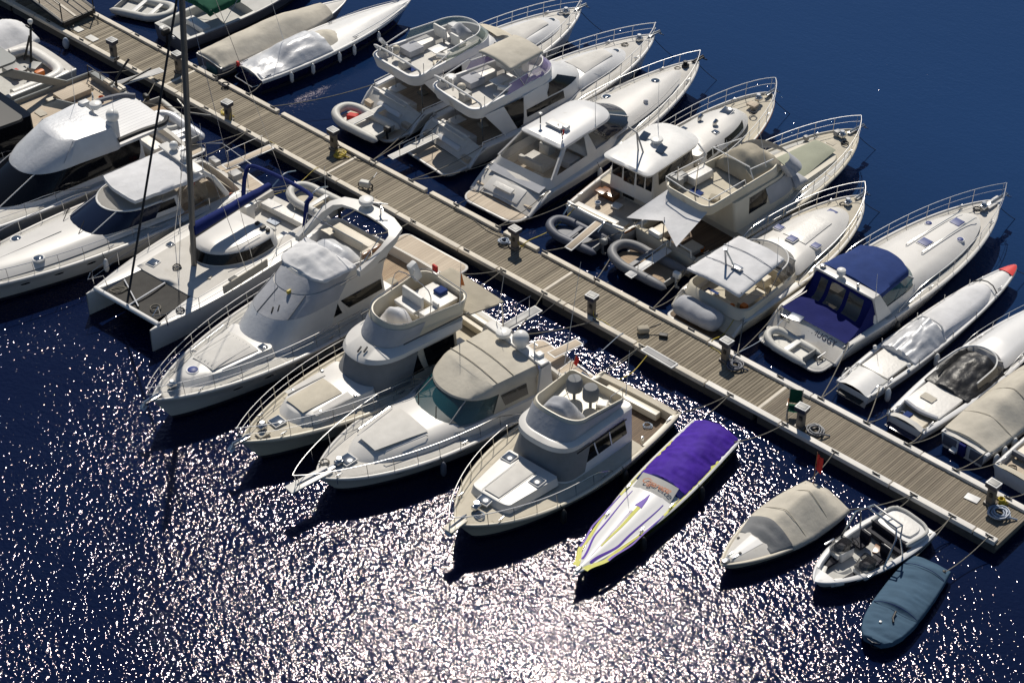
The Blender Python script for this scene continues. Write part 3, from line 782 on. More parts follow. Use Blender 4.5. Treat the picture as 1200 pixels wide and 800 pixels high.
mb.tube([(-.17, 0, .13), (-.08, 0, .115), (.08, 0, .115), (.17, 0, .13)], .03, n=6); mb.tube([(-.05, 0, .05), (-.05, 0, .12)], .026, n=6); mb.tube([(.05, 0, .05), (.05, 0, .12)], .026, n=6)
cl0 = None
for sd in CLX:
    for x in CLX[sd]:
        if cl0 is None: cl0 = mb.build('mooring_cleat', 'black', pont); c = cl0
        else: c = cl0.copy(); COL.objects.link(c); c.parent = pont
        c.location = (x, sd * 1.12, PZ + .055)
# =================================================================== lower row, bows towards the camera
# ---- big canvas-wrapped flybridge yacht
b = Boat('flybridge_yacht', 'large white flybridge yacht with silver canvas wrapped over its windscreen, beside the catamaran', 'motor yacht', (-2.75, -1.60), (-2.63, -17.57), 2.3, 1.5, 1.95, tw=.9, q=.82, p=2.5, drop=(1.1, 1.9, .5), hs=0.74)
b.hull(rub=.12, x0=1.1); b.ports((8.6, 10.0, 11.4, 12.8), 1.05); b.deck(wells=((1.95, 4.7, .4, .85),), x0=1.1); b.platform(-.1, 1.35, 2.0, .42)
A = lev(1.5, 4.7, 11.6, 1.72, 1.55, 2.6, .15, 2.3); Bb = lev(2.85, 4.8, 10.1, 1.62, 1.42, 2.0, .15, 2.3); C = lev(3.5, 4.6, 8.9, 1.62, 1.33, 1.6, .2, 2.3)
b.part([A, Bb, C], 'deckhouse', 'gel')
fa, fb = b.tub(4.2, 8.9, 1.75, 1.32, 1.5, 3.5, 4.05, 3.62, mats=('gel', 'deckw'), lean=.75)
b.front(A, Bb, 13.2, .12, 1, 'windscreen_cover', 'cv_silver', 13.4, .035); b.front(Bb, C, 13.4, 0, .98, 'windscreen_cover', 'cv_grey', 13.4, .035)
b.front(fa, fb, 13, .02, .9, 'screen_cover', 'cv_grey', 13, .03)
b.winx(A, Bb, 7.4, 10.0, .45, .92, 7.3, 8.6); b.winx(A, Bb, 4.9, 7.0, .5, .9, 5.0, 7.1)
mb = MB()   # seam straps and small vents on the wrapped screen
for f in (-.45, .1, .5): mb.tube([Vector(upos(ring(Bb), NH - 1 + f * 12)) + Vector((.06, 0, .03)), Vector(upos(ring(C), NH - 1 + f * 12)) + Vector((.06, 0, .03))], .02, n=5)
b.add(mb, 'cover_strap', 'cv_dgrey')
b.boxes([((9.75, .25, 3.05), (.3, .07, .1), .5, .5), ((9.55, .42, 3.12), (.3, .07, .1), .5, .5)], 'black', 'wiper_bracket')
b.boxes([((8.9, .35, 3.6), (.2, .1, .16))], 'yellow', 'horn')
T = lev(1.75, 10.6, 14.9, 1.35, 1.2, 3.2, .2, 1.9); T2 = lev(2.12, 10.6, 14.4, 1.18, 1.02, 3.0, .2, 1.9)
b.part([T, T2], 'coachroof', 'gel', crown=.10)
b.deckpad(11.2, 13.35, .95, .62, 'deckw', 'sunpad', zf=lambda x, y: 2.13 + .1 * (1 - (y / 1.1) ** 2), th=.05)
mb = MB()
for i in range(-3, 4): mb.box((12.3 , i * .2, 2.285 - abs(i) * .006), (1.9, .025, .012), 0, .004)
b.add(mb, 'sunpad_seam', 'grey')
b.hatch(13.85, 0, 2.17, .5, 'hatchb', True); b.hatch(10.95, .9, 2.15, .28)
for sy in (1, -1):
    b.tubes([[(11.0, sy * 1.28, 2.15), (11.1, sy * 1.27, 2.24), (13.1, sy * .95, 2.26), (13.2, sy * .93, 2.15)]], .02, 'chrome', 'grab_rail')
b.rail(5.2, .72, .1, 9, .022, .38, .25); b.anchor(); b.cleats((3.2, 8.3, 14.2))
# flybridge furniture under silver covers
b.cover(6.2, 8.05, [(6.2, .1), (6.7, .5), (7.4, .42), (8.05, .08)], 'cv_white', 'console_cover', 1.3, 0.02, .12, .06, 34, 12, fx=1.6, fy=3.5, bfun=lambda x: lerp(1.5, 1.34, (x - 6.2) / 1.4) if x < 7.6 else 1.34 * math.sqrt(max(.02, 1 - ((x - 7.6) / .55) ** 2)), zfun=lambda x: 4.02)
b.cover(5.5, 6.7, [(5.5, .3), (6.0, .62), (6.7, .4)], 'cv_silver', 'sofa_cover', 2.8, 0, .4, .07, 16, 8, bfun=lambda x: 1.2, zfun=lambda x: 3.68, seed=4)
mb = MB(); rows = []
path = [(6.4, 1.84, 3.95), (5.7, 1.88, 4.12), (5.0, 1.88, 4.4), (4.4, 1.82, 4.62), (3.95, 1.55, 4.72), (3.75, .9, 4.76), (3.7, 0, 4.78)]
path = path + [(x, -y, z) for x, y, z in path[::-1][1:]]
wd_ = [.30, .42, .46, .42, .36, .32, .32]; wd_ = wd_ + wd_[::-1][1:]
for i, (x, y, z) in enumerate(path):
    a = Vector(path[max(i - 1, 0)]); c = Vector(path[min(i + 1, len(path) - 1)]); t = (c - a).normalized(); sdv = Vector((t.y, -t.x, 0)); sdv = sdv.normalized() if sdv.length > .1 else Vector((0, 1, 0)); p_ = Vector((x, y, z)); w_ = wd_[i]
    k = abs(t.y)
    inn = sdv * .09 + Vector((0, 0, 0)); up_ = Vector((0, 0, w_ * (1 - .75 * k))); fl = sdv * (.25 * k)
    rows.append([p_ + inn + fl + up_ * .4, p_ - inn - fl + up_ * .4, p_ - inn - fl - up_ * .6, p_ + inn + fl - up_ * .6])
mb.grid(rows, closed=True); mb.cap(rows[0]); mb.cap(rows[-1]); arch = b.add(mb, 'radar_arch', 'gel', None, 30)
b.dome(3.6, -.5, 4.98, .33, .24, parent=arch)
b.tubes([[(3.6, .35, 4.8), (3.6, .35, 5.4)], [(3.4, .6, 5.32), (3.8, .1, 5.38)], [(3.5, .2, 5.2), (3.7, .6, 5.15)]], .03, 'chrome', 'light_mast')
b.tubes([[(6.2, 1.7, 4.0), (5.9, 1.65, 5.1), (5.9, -1.65, 5.1), (6.2, -1.7, 4.0)], [(6.2, 1.7, 4.05), (4.9, 1.7, 5.0)], [(6.2, -1.7, 4.05), (4.9, -1.7, 5.0)]], .022, 'chrome', 'bimini_frame', smooth=0)
b.boxes([((5.1, 1.35, 3.95), (1.0, .5, .5)), ((4.85, 0, 3.95), (.45, 2.2, .5))], 'vinylc', 'sofa')
b.boxes([((5.6, 1.5, 4.3), (.5, .12, .25)), ((5.0, 1.5, 4.3), (.5, .12, .22))], 'varnish', 'cushion', bev=.05)
b.boxes([((4.2, 0, 1.2), (.6, 2.4, .5))], 'vinyl', 'cockpit_sofa')
b.whip(5.0, -1.5, 4.9, 2.2); b.whip(7.9, -1.45, 4.0, 1.8)
b.skid(5.5, 14.6, .72, .93, brk=(8.2, 10.6, 12.6))
b.clutter((('rope', 13.2, .75, 1.85), ('rope', 2.6, 1.2, .87), ('cushion', 3.4, .6, .87), ('bucket', 2.3, -1.3, .87), ('towel', 5.2, -1.2, 4.0)), 1)
b.tubes([[(x, sy * 1.72, z) for x, z in ((4.5, 3.72), (6, 3.74), (7.3, 3.72))] for sy in (1, -1)], .018, 'stripe', 'trim_line')
L4 = b
# ---- cream flybridge with tan awning
b = Boat('flybridge_cruiser', 'cream flybridge cruiser with tan awning over its cockpit and beige foredeck pads', 'motor yacht', (2.72, -3.70), (1.69, -16.77), 2.0, 1.35, 1.8, tw=.88, q=.85, p=2.4, hs=0.72, gs=1.04)
b.hull(('cream', 'stripe', 'anti'), rub=.12, x0=.7); b.deck(('cream', 'deckb', 'deckb'), wells=((.85, 3.3, .28, .75),), x0=.7); b.platform(-.2, .75, 1.55, .42, 'deckw')
A = lev(1.35, 3.3, 8.4, 1.52, 1.42, 2.2, .12, 2.5); Bb = lev(2.8, 3.3, 7.1, 1.42, 1.3, 1.6, .12, 2.5)
V = lev(2.86, 3.0, 7.6, 1.52, 1.42, 1.9, .2, 2.4); V2 = lev(3.02, 3.0, 7.45, 1.52, 1.4, 1.8, .2, 2.4); V3 = lev(3.18, 2.9, 6.6, 1.45, 1.2, 1.3, .2, 2.4)
b.part([A, Bb], 'deckhouse', 'cream'); b.part([V, V2, V3], 'visor', 'gel', bottom=True)
fa, fb = b.tub(2.5, 6.7, 1.42, 1.12, 1.1, 3.16, 4.0, 3.28, mats=('cream', 'deckb'), lean=.55, ra=.5)
b.front(A, Bb, 12, .12, .97, 'windscreen_cover', 'cv_dgrey', 12, .035); b.front(fa, fb, 12.8, .03, .82, 'screen_cover', 'cv_grey', 12.8, .03)
b.winx(A, Bb, 5.2, 6.15, .3, .93, 5.3, 5.45); b.winx(A, Bb, 3.5, 4.95, .3, .95, 3.5, 5.0)
b.tubes([[(x, sy * 1.46 - sy * .04 * (x - 2.7), z) for x, z in ((2.7, 3.4), (4, 3.4), (6.0, 3.42))] for sy in (1, -1)], .025, 'stripe', 'trim_line')
T = lev(1.6, 7.4, 11.1, 1.35, 1.1, 1.7, .2, 2.2); T2 = lev(1.98, 7.4, 10.7, 1.2, .98, 1.4, .2, 2.3)
b.part([T, T2], 'coachroof', 'gel', crown=.09)
zt = lambda x, y: 1.99 + .09 * (1 - min(1, (y / 1.1) ** 2))
b.deckpad(8.6, 10.5, .62, .55, 'deckb', 'deck_pad', zf=zt, th=.025)
for y0 in (.9, -.9): b.deckpad(8.4, 10.2, .2, .12, 'deckw', 'deck_pad', y0=y0 * .98, zf=zt)
for x, y in ((8.3, 1.05), (9.9, .86), (8.3, -1.05), (9.9, -.86)): b.boxes([((x, y, 2.03), (.13, .13, .06))], 'chrome', 'deck_light', bev=.02)
b.hatch(11.35, 0, 1.78, .48, 'hatch'); b.boxes([((12.2, .2, 1.8), (.5, .4, .06))], 'deckb', 'locker_lid')
b.rail(5.0, .7, .1, 9, .022, .36, .2); b.anchor(); b.cleats((1.2, 6.0, 11.6))
b.boxes([((7.25, .1, 3.16), (.3, .06, .08), .3, .3), ((7.1, .3, 3.18), (.3, .06, .08), .3, .3)], 'stripe', 'wiper_bracket')
# flybridge inside: console under a pale cover, seats, table and sunpad
b.cover(4.9, 5.7, [(4.9, .55), (5.3, .75), (5.7, .2)], 'cv_white', 'console_cover', 2.5, 0, .5, .05, 12, 6, bfun=lambda x: .75, zfun=lambda x: 3.3)
b.boxes([((4.45, -.2, 3.72), (.5, 1.2, .14)), ((4.2, -.2, 4.0), (.14, 1.2, .5))], 'vinyl', 'helm_bench'); b.boxes([((4.4, -.1, 3.5), (.5, 1.4, .4))], 'cream', 'bench_base')
b.boxes([((3.25, .1, 3.72), (1.05, 1.5, .14))], 'vinyl', 'sunpad'); b.boxes([((3.25, .1, 3.47), (1.0, 1.45, .38))], 'cream', 'sunpad_base')
b.boxes([((4.3, .85, 3.75), (.7, .35, .4)), ((3.9, .85, 3.85), (.1, .35, .6))], 'vinyl', 'side_seat')
b.tubes([[(4.5, -1.2, 4.0), (4.3, -.9, 4.9), (4.3, .9, 4.9), (4.5, 1.2, 4.0)]], .02, 'chrome', 'bimini_frame', smooth=4)
mb = MB(); mb.box((3.3, -1.15, 4.3), (.4, .28, .9), 0, .08, 2, 0, .35); mb.tube([(3.35, -1.2, 4.0), (3.6, -.8, 4.7)], .03); b.add(mb, 'folded_crane', 'white')
mb = MB(); mb.grid([[(2.36, .62, 4.1), (2.36, .62, 4.75)], [(2.3, .78, 4.12), (2.34, .66, 4.6)]]); mb.tube([(2.36, .62, 4.0), (2.36, .62, 4.85)], .015); b.add(mb, 'pennant', 'orange')
b.boxes([((2.42, -.9, 4.15), (.1, .3, .3))], 'red', 'life_ring_case', bev=.05)
b.canopy(.95, 2.7, 1.62, 1.5, 3.15, 3.32, 'cv_tan', .05, .05, .015, 'awning', n=14)
b.tubes([[(1.0, y, 3.15), (.9, y, 1.4)] for y in (1.55, -1.55)], .022, 'chrome', 'awning_pole')
b.boxes([((1.15, 0, 1.1), (.45, 2.4, .45)), ], 'vinylc', 'cockpit_sofa'); b.boxes([((1.0, 0, 1.4), (.2, 2.5, .3)), ((2.2, 1.35, 1.2), (1.2, .25, .2))], 'vinyl', 'cushion')
b.boxes([((2.5, .6, 1.15), (.6, .6, .08))], 'plasw', 'cockpit_table'); b.ball(3.0, 1.45, 1.75, .28, 'plasw', 'covered_winch')
b.passerelle(-1.7, .4, .9, .95, .9, .5, 'grey', True)
b.whip(3.2, 1.5, 4.0, 2.0)
b.skid(3.6, 11.6, .74, .93, 'deckb', brk=(6.0, 8.6, 10.2))
b.clutter((('rope', 11.9, -.3, 1.72), ('rope', 1.8, -1.0, .77), ('cushion', 2.6, -.8, .77), ('bucket', 1.4, 1.2, .77), ('towel', 3.9, -.6, 3.3), ('cushion', 3.0, .1, 3.8)), 2)
mb = MB(); mb.tube([Vector(upos(ring(fb), i)) + Vector((0, 0, .1)) for i in range(NR)], .016, closed=True, n=5); b.add(mb, 'rim_rail', 'chrome')
L5 = b
# ---- express cruiser with beige canvas roof and teal windscreen
b = Boat('express_cruiser', 'white express cruiser with teal windscreen and beige canvas roof carrying two domes', 'motor yacht', (6.69, -3.57), (5.14, -16.02), 2.2, 1.3, 1.6, tw=.9, q=.72, p=2.6, drop=(.8, 1.4, .5), hs=0.72)
b.hull(rub=.12, x0=.8); b.ports((7.2, 8.6, 9.8), .95, .2, .07); b.deck(('gel', 'deck', 'teakl'), toe=.05, crown=.12, wells=((1.42, 4.0, .32, .72),), x0=.8); b.platform(-.25, 1.0, 1.9, .42)
T = lev(1.38, 5.2, 11.0, 1.85, 1.65, 4.4, .2, 1.9, 1.55); T1 = lev(1.72, 5.2, 10.75, 1.68, 1.5, 4.2, .2, 1.9, 1.75); T2 = lev(1.9, 5.2, 9.9, 1.45, 1.25, 3.6, .2, 1.9, 1.85)
b.part([T, T1, T2], 'coachroof', 'gel', crown=.12, angle=60)
W0 = lev(1.72, 3.4, 7.75, 1.78, 1.66, 2.3, .2, 2.2); W1 = lev(2.62, 3.4, 6.4, 1.6, 1.48, 1.5, .2, 2.2)
b.part([lev(1.25, 1.8, 8.1, 1.98, 1.85, 2.4, .3, 2.2), lev(1.74, 2.2, 8.0, 1.9, 1.75, 2.3, .3, 2.2), lev(1.8, 2.25, 7.9, 1.8, 1.68, 2.25, .3, 2.2), lev(1.2, 2.3, 7.8, 1.75, 1.6, 2.2, .3, 2.2)], 'coaming', 'gel', cap=False)
b.front(W0, W1, 15, .05, 1, 'windscreen', 'teal', 15, .0, (-.33, .3), 4)
b.boxes([((6.9, .35, 1.5), (.5, 1.2, .5)), ((6.3, -.9, 1.5), (.6, .8, .4))], 'grey', 'dashboard'); b.seat(5.6, .6, .8, 'vinyl', .8); b.boxes([((5.0, -.8, 1.2), (1.6, .9, .5))], 'vinyl', 'saloon_seat')
R0 = lev(2.6, 2.9, 6.5, 1.66, 1.56, 1.6, .2, 2.2); R1 = lev(2.68, 2.85, 6.45, 1.66, 1.56, 1.55, .2, 2.2); R1b = lev(2.9, 2.86, 5.75, 1.62, 1.52, .9, .2, 2.8); R2 = lev(3.04, 2.9, 5.3, 1.5, 1.42, .35, .2, 3.6)
b.part([R0, R1, R1b, R2], 'canvas_roof', 'cv_beige', crown=.12, angle=40)
S0 = lev(1.75, 2.9, 6.0, 1.78, 1.68, .4, .3, 2.2); S1 = lev(2.65, 2.9, 5.4, 1.64, 1.54, .3, .3, 2.2)
b.win(S0, S1, 6, 17, 0, 1, 'side_curtain', 'cv_beige', off=.0); b.winx(S0, S1, 3.6, 4.8, .25, .85, name='curtain_window', m='smoke', off=.02)
b.tubes([[(x, -1.45, 3.07), (x, -.7, 3.17), (x, 0, 3.2), (x, .7, 3.17), (x, 1.45, 3.07)] for x in (4.9, 4.1)], .018, 'cv_tan', 'roof_seam', n=5)
for sy in (1, -1):
    mb = MB(); mb.grid([[(3.3, sy * 1.95, 1.4), (2.4, sy * 1.95, 1.4), (2.4, sy * 1.85, 1.4), (3.3, sy * 1.85, 1.4)], [(2.95, sy * 1.78, 3.0), (2.5, sy * 1.78, 3.05), (2.5, sy * 1.66, 3.05), (2.95, sy * 1.66, 3.0)]], closed=True); b.add(mb, 'arch_leg', 'gel')
mb = MB(); mb.box((2.72, 0, 3.08), (.45, 3.5, .14), 0, .05); a_ = b.add(mb, 'radar_arch', 'gel')
b.dome(2.95, -.55, 3.3, .32, .24, parent=a_); b.ball(2.8, .35, 3.62, .34, parent=a_); b.tubes([[(2.6, .95, 3.1), (2.6, .95, 3.75)], [(2.6, .75, 3.6), (2.6, 1.15, 3.6)]], .03, 'chrome', 'light_mast', a_)
b.boxes([((2.6, 1.25, 3.2), (.3, .3, .2)), ((2.45, 1.6, 2.7), (.2, .2, .5))], 'plasw', 'horn', a_, .05)
zt = lambda x, y: 1.9 + .11 * (1 - min(1, (y / 1.3) ** 2))
b.deckpad(7.95, 10.2, .95, .55, 'deckw', 'deck_panel', zf=lambda x, y: 1.87 + .13 * (1 - min(1, (y / 1.35) ** 2)) - .02 * max(0, x - 8.6))
for sy in (1, -1): b.tubes([[(8.1, sy * 1.12, 1.9), (8.2, sy * 1.12, 1.99), (9.9, sy * .86, 1.95), (10.0, sy * .84, 1.83)]], .022, 'chrome', 'grab_rail')
b.hatch(11.15, 0.05, 1.68, .5, 'hatch', rz=.1); b.rail(4.2, .68, .1, 9, .024, None, 1.1, gap=False); b.anchor(roller=1.2); b.cleats((1.6, 7.0, 11.9))
b.boxes([((12.9, 0, 1.64), (1.9, .5, .07))], 'gel', 'bow_sprit')
b.tubes([[(7.3, .6, 1.95), (7.0, .25, 2.25)], [(7.3, -.5, 1.95), (7.0, -.85, 2.25)]], .02, 'black', 'wiper')
b.boxes([((1.6, -.4, 1.0), (.5, 1.8, .5)), ((3.3, 1.2, 1.0), (1.2, .5, .5))], 'vinylc', 'cockpit_sofa'); b.boxes([((1.35, 1.5, 1.1), (.2, .6, .8))], 'cream', 'transom_gate')
b.passerelle(-1.0, .6, -.35, .85, .95, .5, 'teakl', False); b.tubes([[(-.1, 1.2, .5), (-.1, 1.2, .46), (-.1, .5, .46)], ], .03, 'chrome', 'boarding_ladder')
b.boxes([((.25, 1.3, .46), (.5, .7, .04))], 'hatch', 'ladder_lid')
b.whip(2.6, -1.4, 3.1, 2.4, (-.4, 0))
b.skid(4.4, 11.8, .8, .94, brk=(6.6, 9.0))
b.clutter((('rope', 11.9, -.4, 1.62), ('rope', 2.0, 1.3, .74), ('bucket', 2.9, -1.3, .74), ('towel', 1.7, .3, 1.26)), 3)
L6 = b
# ---- sport fisher with blue grey canvas round its flybridge
b = Boat('sport_fisher', 'flybridge sport fishing boat with blue grey canvas round its bridge and three foredeck hatches', 'fishing boat', (10.54, -3.49), (10.91, -14.37), 2.3, 1.12, 1.75, tw=.86, q=.74, p=2.4, zp=2., hs=0.7)
b.hull(('cream', 'stripe', 'anti'), rub=.11); b.deck(('cream', 'deckb', 'teakd'), wells=((.3, 2.55, .22, .5),), toe=.06)
A = lev(1.1, 2.5, 6.75, 1.58, 1.48, 1.0, .12, 2.8); Bb = lev(2.7, 2.5, 6.0, 1.5, 1.36, .85, .12, 2.8)
b.part([A, Bb], 'deckhouse', 'gel2')
V = lev(2.74, 2.5, 6.5, 1.54, 1.42, 1.2, .2, 2.6); V2 = lev(2.95, 2.5, 6.45, 1.55, 1.42, 1.15, .2, 2.6); V3 = lev(3.02, 2.5, 6.25, 1.47, 1.34, 1.05, .2, 2.6)
b.part([V, V2, V3], 'visor', 'gel', bottom=True)
fa, fb = b.tub(2.75, 6.15, 1.36, 1.2, .8, 3.0, 3.78, 3.1, mats=('cream', 'cream'), lean=.55, ra=.2, e=2.8, zra=3.5)
b.front(fa, fb, 20.5, .02, .9, 'bridge_canvas', 'cv_grey', 20.5, .03); b.front(A, Bb, 11.8, .2, .96, 'windscreen_cover', 'cv_dgrey', 11.8, .035)
b.winx(A, Bb, 2.9, 5.6, .42, .92, 3.0, 5.1)
for xa in (3.85, 4.7): b.winx(A, Bb, xa, xa + .07, .42, .92, xa, xa + .07, name='window_post', m='gel2', off=.03)
b.tubes([[(3.0, sy * 1.58, 2.62), (5.8, sy * 1.46, 2.66)] for sy in (1, -1)], .03, 'black', 'window_shade')
T = lev(1.5, 6.6, 9.3, 1.28, .98, .35, .1, 3.); T2 = lev(1.84, 6.6, 9.15, 1.2, .92, .3, .1, 3., 1.9)
b.part([T, T2], 'coachroof', 'gel', crown=.05); zt = lambda x, y: 1.86 + .05 * (1 - min(1, y * y)) + .02 * (x - 6.6)
b.deckpad(6.95, 9.0, .42, .36, 'deckw', 'deck_panel', zf=zt)
b.tubes([[(6.95, y, 1.93), (9.05, y * .9, 1.965)] for y in (.46, -.46)], .012, 'grey', 'panel_seam')
b.hatch(7.0, -.85, 1.9, .44); b.hatch(7.35, .82, 1.9, .44); b.hatch(9.3, -.05, 1.8, .48, rz=.1)
b.rail(4.6, .62, .1, 7, .026, None, .45); b.anchor(); b.cleats((.7, 5.0, 9.6)); b.boxes([((11.0, 0, 1.78), (.9, .45, .08))], 'cream', 'bow_sprit')
b.cover(4.55, 5.6, [(4.55, .35), (4.9, .85), (5.3, .7), (5.6, .1)], 'cv_grey', 'console_cover', 2.2, 0, .4, .07, 14, 8, bfun=lambda x: .85, zfun=lambda x: 3.25)
for y in (-.4, .4):
    mb = MB(); mb.tube([(3.75, y, 3.1), (3.75, y, 3.6)], .06); mb.lathe([(.2, 0), (.31, .05), (.32, .45), (.26, .62), (.0, .66)], (3.75, y, 3.5), 0, 14); b.add(mb, 'covered_helm_chair', 'cv_dgrey')
b.tubes([[(2.95, sy * 1.3, 3.5), (2.9, sy * 1.28, 4.0), (3.6, sy * 1.25, 4.0), (3.7, sy * 1.28, 3.6)] for sy in (1, -1)], .016, 'chrome', 'bridge_rail')
b.boxes([((2.35, 1.9, 1.2), (.14, .1, .5)), ], 'chrome', 'rod_holder'); b.boxes([((.55, 0, .8), (.3, 2.6, .45))], 'cream', 'bait_locker'); b.boxes([((2.2, -.5, .85), (.5, 1.0, .6))], 'gel', 'tackle_cabinet')
b.tubes([[(2.4, -.9, .6), (2.6, -.9, 3.0)], [(2.4, -1.25, .6), (2.6, -1.25, 3.0)]] + [[(2.4 + .2 * t, -.9, .6 + 2.4 * t), (2.4 + .2 * t, -1.25, .6 + 2.4 * t)] for t in (.2, .4, .6, .8)], .02, 'chrome', 'bridge_ladder')
b.whip(3.0, -1.5, 3.8, 4.2, (-1.2, -.3)); b.whip(3.0, 1.5, 3.8, 2.2)
b.skid(2.8, 9.9, .72, .93, 'deckb', brk=(5.0, 7.4))
b.clutter((('rope', 10.0, .3, 1.68), ('rope', 1.1, 1.2, .52), ('bucket', 1.5, -1.4, .52), ('cushion', 3.4, .7, 3.12), ('rope', .9, -.6, .52)), 4)
L7 = b
# ---- striped power boat under a purple cover
b = Boat('power_boat', 'slim white power boat with lime and violet stripes under a purple cover', 'speed boat', (14.16, -3.20), (15.41, -13.06), 1.12, .85, .92, tw=.95, s0=.3, p=2.1, q=.95, flare=.7, rake=1.3, hs=0.85)
M['limeblack'] = mat('dark lime hull side', (.10, .10, .015), .25, coat=.3, var=(1.2, .5), streak=(.5, 1, 6))
b.hull(('limeblack', 'white', 'anti'), rub=.05, stripe=True); b.deck(('white', 'gel2', 'gel2'), toe=.0, crown=.2, wid=.06)
zd = lambda x, y: b.dz(x, y) + .006
def stripe(m, pts, w0, w1, name='deck_stripe', lift=.004):
    mb = MB(); rows = []; n = 24
    for i in range(n + 1):
        t = i / n; x = lerp(pts[0][0], pts[-1][0], t); y = interp([(-p_[0], p_[1]) for p_ in pts][::1] if pts[0][0] > pts[-1][0] else pts, -x if pts[0][0] > pts[-1][0] else x); w = lerp(w0, w1, t) / 2
        rows.append([(x, y - w, zd(x, y - w) + lift), (x, y, zd(x, y) + lift), (x, y + w, zd(x, y + w) + lift)])
    mb.grid(rows); b.add(mb, name, m)
for sy in (1, -1):
    stripe('ylime', [(9.5, sy * .2), (8.5, sy * .58), (6.6, sy * .82)], .24, .04); stripe('violet', [(9.1, sy * .18), (7.6, sy * .52), (5.0, sy * .68)], .10, .03, lift=.008)
    stripe('violet', [(8.6, sy * .62), (7.2, sy * .87), (5.4, sy * .95)], .09, .04, lift=.006); stripe('ylime', [(5.4, sy * .97), (4.0, sy * .99), (1.6, sy * .98)], .08, .2); stripe('violet', [(4.6, sy * .98), (3.2, sy * .95), (2.2, sy * .9)], .02, .14, lift=.008)
stripe('ylime', [(8.2, .04), (6.8, .08), (5.4, .05)], .05, .16); stripe('purpled', [(8.8, .0), (7.2, -.03), (6.0, -.06)], .03, .1, lift=.006); stripe('violet', [(5.7, .02), (5.2, .04), (4.9, .02)], .3, .02, lift=.01)
mb = MB(); rows = []
for i in range(9):
    y = -.82 + 1.64 * i / 8; rows.append([(4.75, y, zd(4.75, y) + .0), (4.1, y * .97, 1.28 - .08 * (y / .82) ** 2)])
mb.grid(rows); scr = b.add(mb, 'windscreen_fairing', 'deckg')
M['lettero'] = mat('orange lettering', (.55, .17, .06), .5)
lettering('Cigarette', .36, 'lettero', scr, (4.44, 0, 1.062), (R(16.5), 0, R(90)), .45, .92)
b.cover(.03, 4.0, [(.03, .34), (1.2, .42), (2.6, .47), (3.6, .45), (4.0, .40)], 'cv_purple', 'boat_cover', 1.8, -.08, .06, .085, 60, 14, fx=1.5, fy=1.7, seed=2)
b.cover(3.96, 4.28, [(3.96, .39), (4.28, .27)], 'cv_dblue', 'cover_front_band', 1.8, -.09, .03, .02, 8, 12, seed=2)
b.cleats((6.6, 4.9), .1); b.boxes([((9.6, 0, .96), (.3, .14, .06))], 'chrome', 'bow_light')
L8 = b
# ---- small cuddy boat under beige cover
b = Boat('cuddy_boat', 'small white cuddy boat under a beige cover with a grey front band', 'speed boat', (19.46, -3.19), (18.89, -8.99), 1.2, .8, .95, tw=.88, s0=.3, p=2.0, q=.85, rake=.7, hs=0.68)
b.hull(('cream', 'plasg', 'anti'), rub=.06, stripe=True); b.deck(('cream', 'deck', 'deckw'), toe=.02, crown=.22, wid=.1)
b.cover(0., 3.1, [(0, .3), (1.0, .9), (1.3, .92), (2.5, .66), (3.1, .56)], 'cv_beige', 'boat_cover', 1.25, .03, .2, .035, 34, 11, seed=7)
b.cover(3.08, 3.95, [(3.08, .59), (3.5, .4), (3.95, .12)], 'cv_dgrey', 'screen_cover', 1.7, .0, .03, .02, 12, 11, bfun=lambda x: b.b(x) * lerp(1.0, .86, (x - 3.08) / .87))
zb_ = lambda x, y: b.dz(x, y)
b.deckpad(3.9, 5.3, .3, .14, 'white', 'deck_stripe', zf=zb_, th=.004); b.cleats((5.2,), .3); b.boxes([((5.55, 0, 1.0), (.3, .2, .07))], 'chrome', 'bow_roller')
for x, y in ((4.3, -.55), (4.9, .1)): b.boxes([((x, y, zb_(x, y) + .03), (.1, .1, .06))], 'black', 'vent')
def seam(bt, pts, m='cv_dgrey', r=.012, name='cover_seam'): bt.tubes([pts], r, m, name, n=5)
for xx, hh in ((1.15, .93), (2.4, .71)): seam(b, [(xx, b.b(xx) * v * .98, b.zs(xx) + .045 + hh * (1 - abs(v) ** 1.25)) for v in [k / 8 for k in range(-8, 9)]], 'cv_tan')
L9 = b
# ---- open bowrider with tow arch
b = Boat('wakeboard_boat', 'open white bowrider with chrome tow arch, black seats and grey cockpit floor', 'speed boat', (22.65, -2.02), (21.85, -7.34), 1.15, .78, .9, tw=.82, s0=.35, p=2.2, q=.72, rake=.5, hs=0.7)
b.hull(('gel2', 'stripe', 'anti'), rub=.06, stripe=False); b.deck(('gel2', 'gel2', 'deckg'), toe=.02, crown=.02, wells=((1.25, 4.75, .2, .3),))
b.part([lev(.76, .15, 1.45, .92, .92, .25, .4), lev(.95, .2, 1.4, .86, .86, .25, .4)], 'sunpad_base', 'gel2'); b.part([lev(.95, .32, 1.25, .68, .68, .2, .4), lev(1.04, .36, 1.22, .64, .64, .2, .35)], 'sunpad', 'vinyl', crown=.03)
b.tubes([[(1.5, .84, .98), (.5, .88, 1.0), (.2, .55, 1.0), (.15, 0, 1.0), (.2, -.55, 1.0), (.5, -.88, 1.0), (1.5, -.84, .98)]], .07, 'deckg', 'sunpad_rim', smooth=4, n=8)
for y in (.6, -.6): b.boxes([((3.3, y, .62), (.7, .62, .62))], 'gel2', 'console', bev=.12); b.part([lev(.9, 3.0, 3.72, .26, .24, .3, .08), lev(1.0, 3.0, 3.66, .24, .2, .28, .08)], 'dashboard', 'vinylb') if False else None
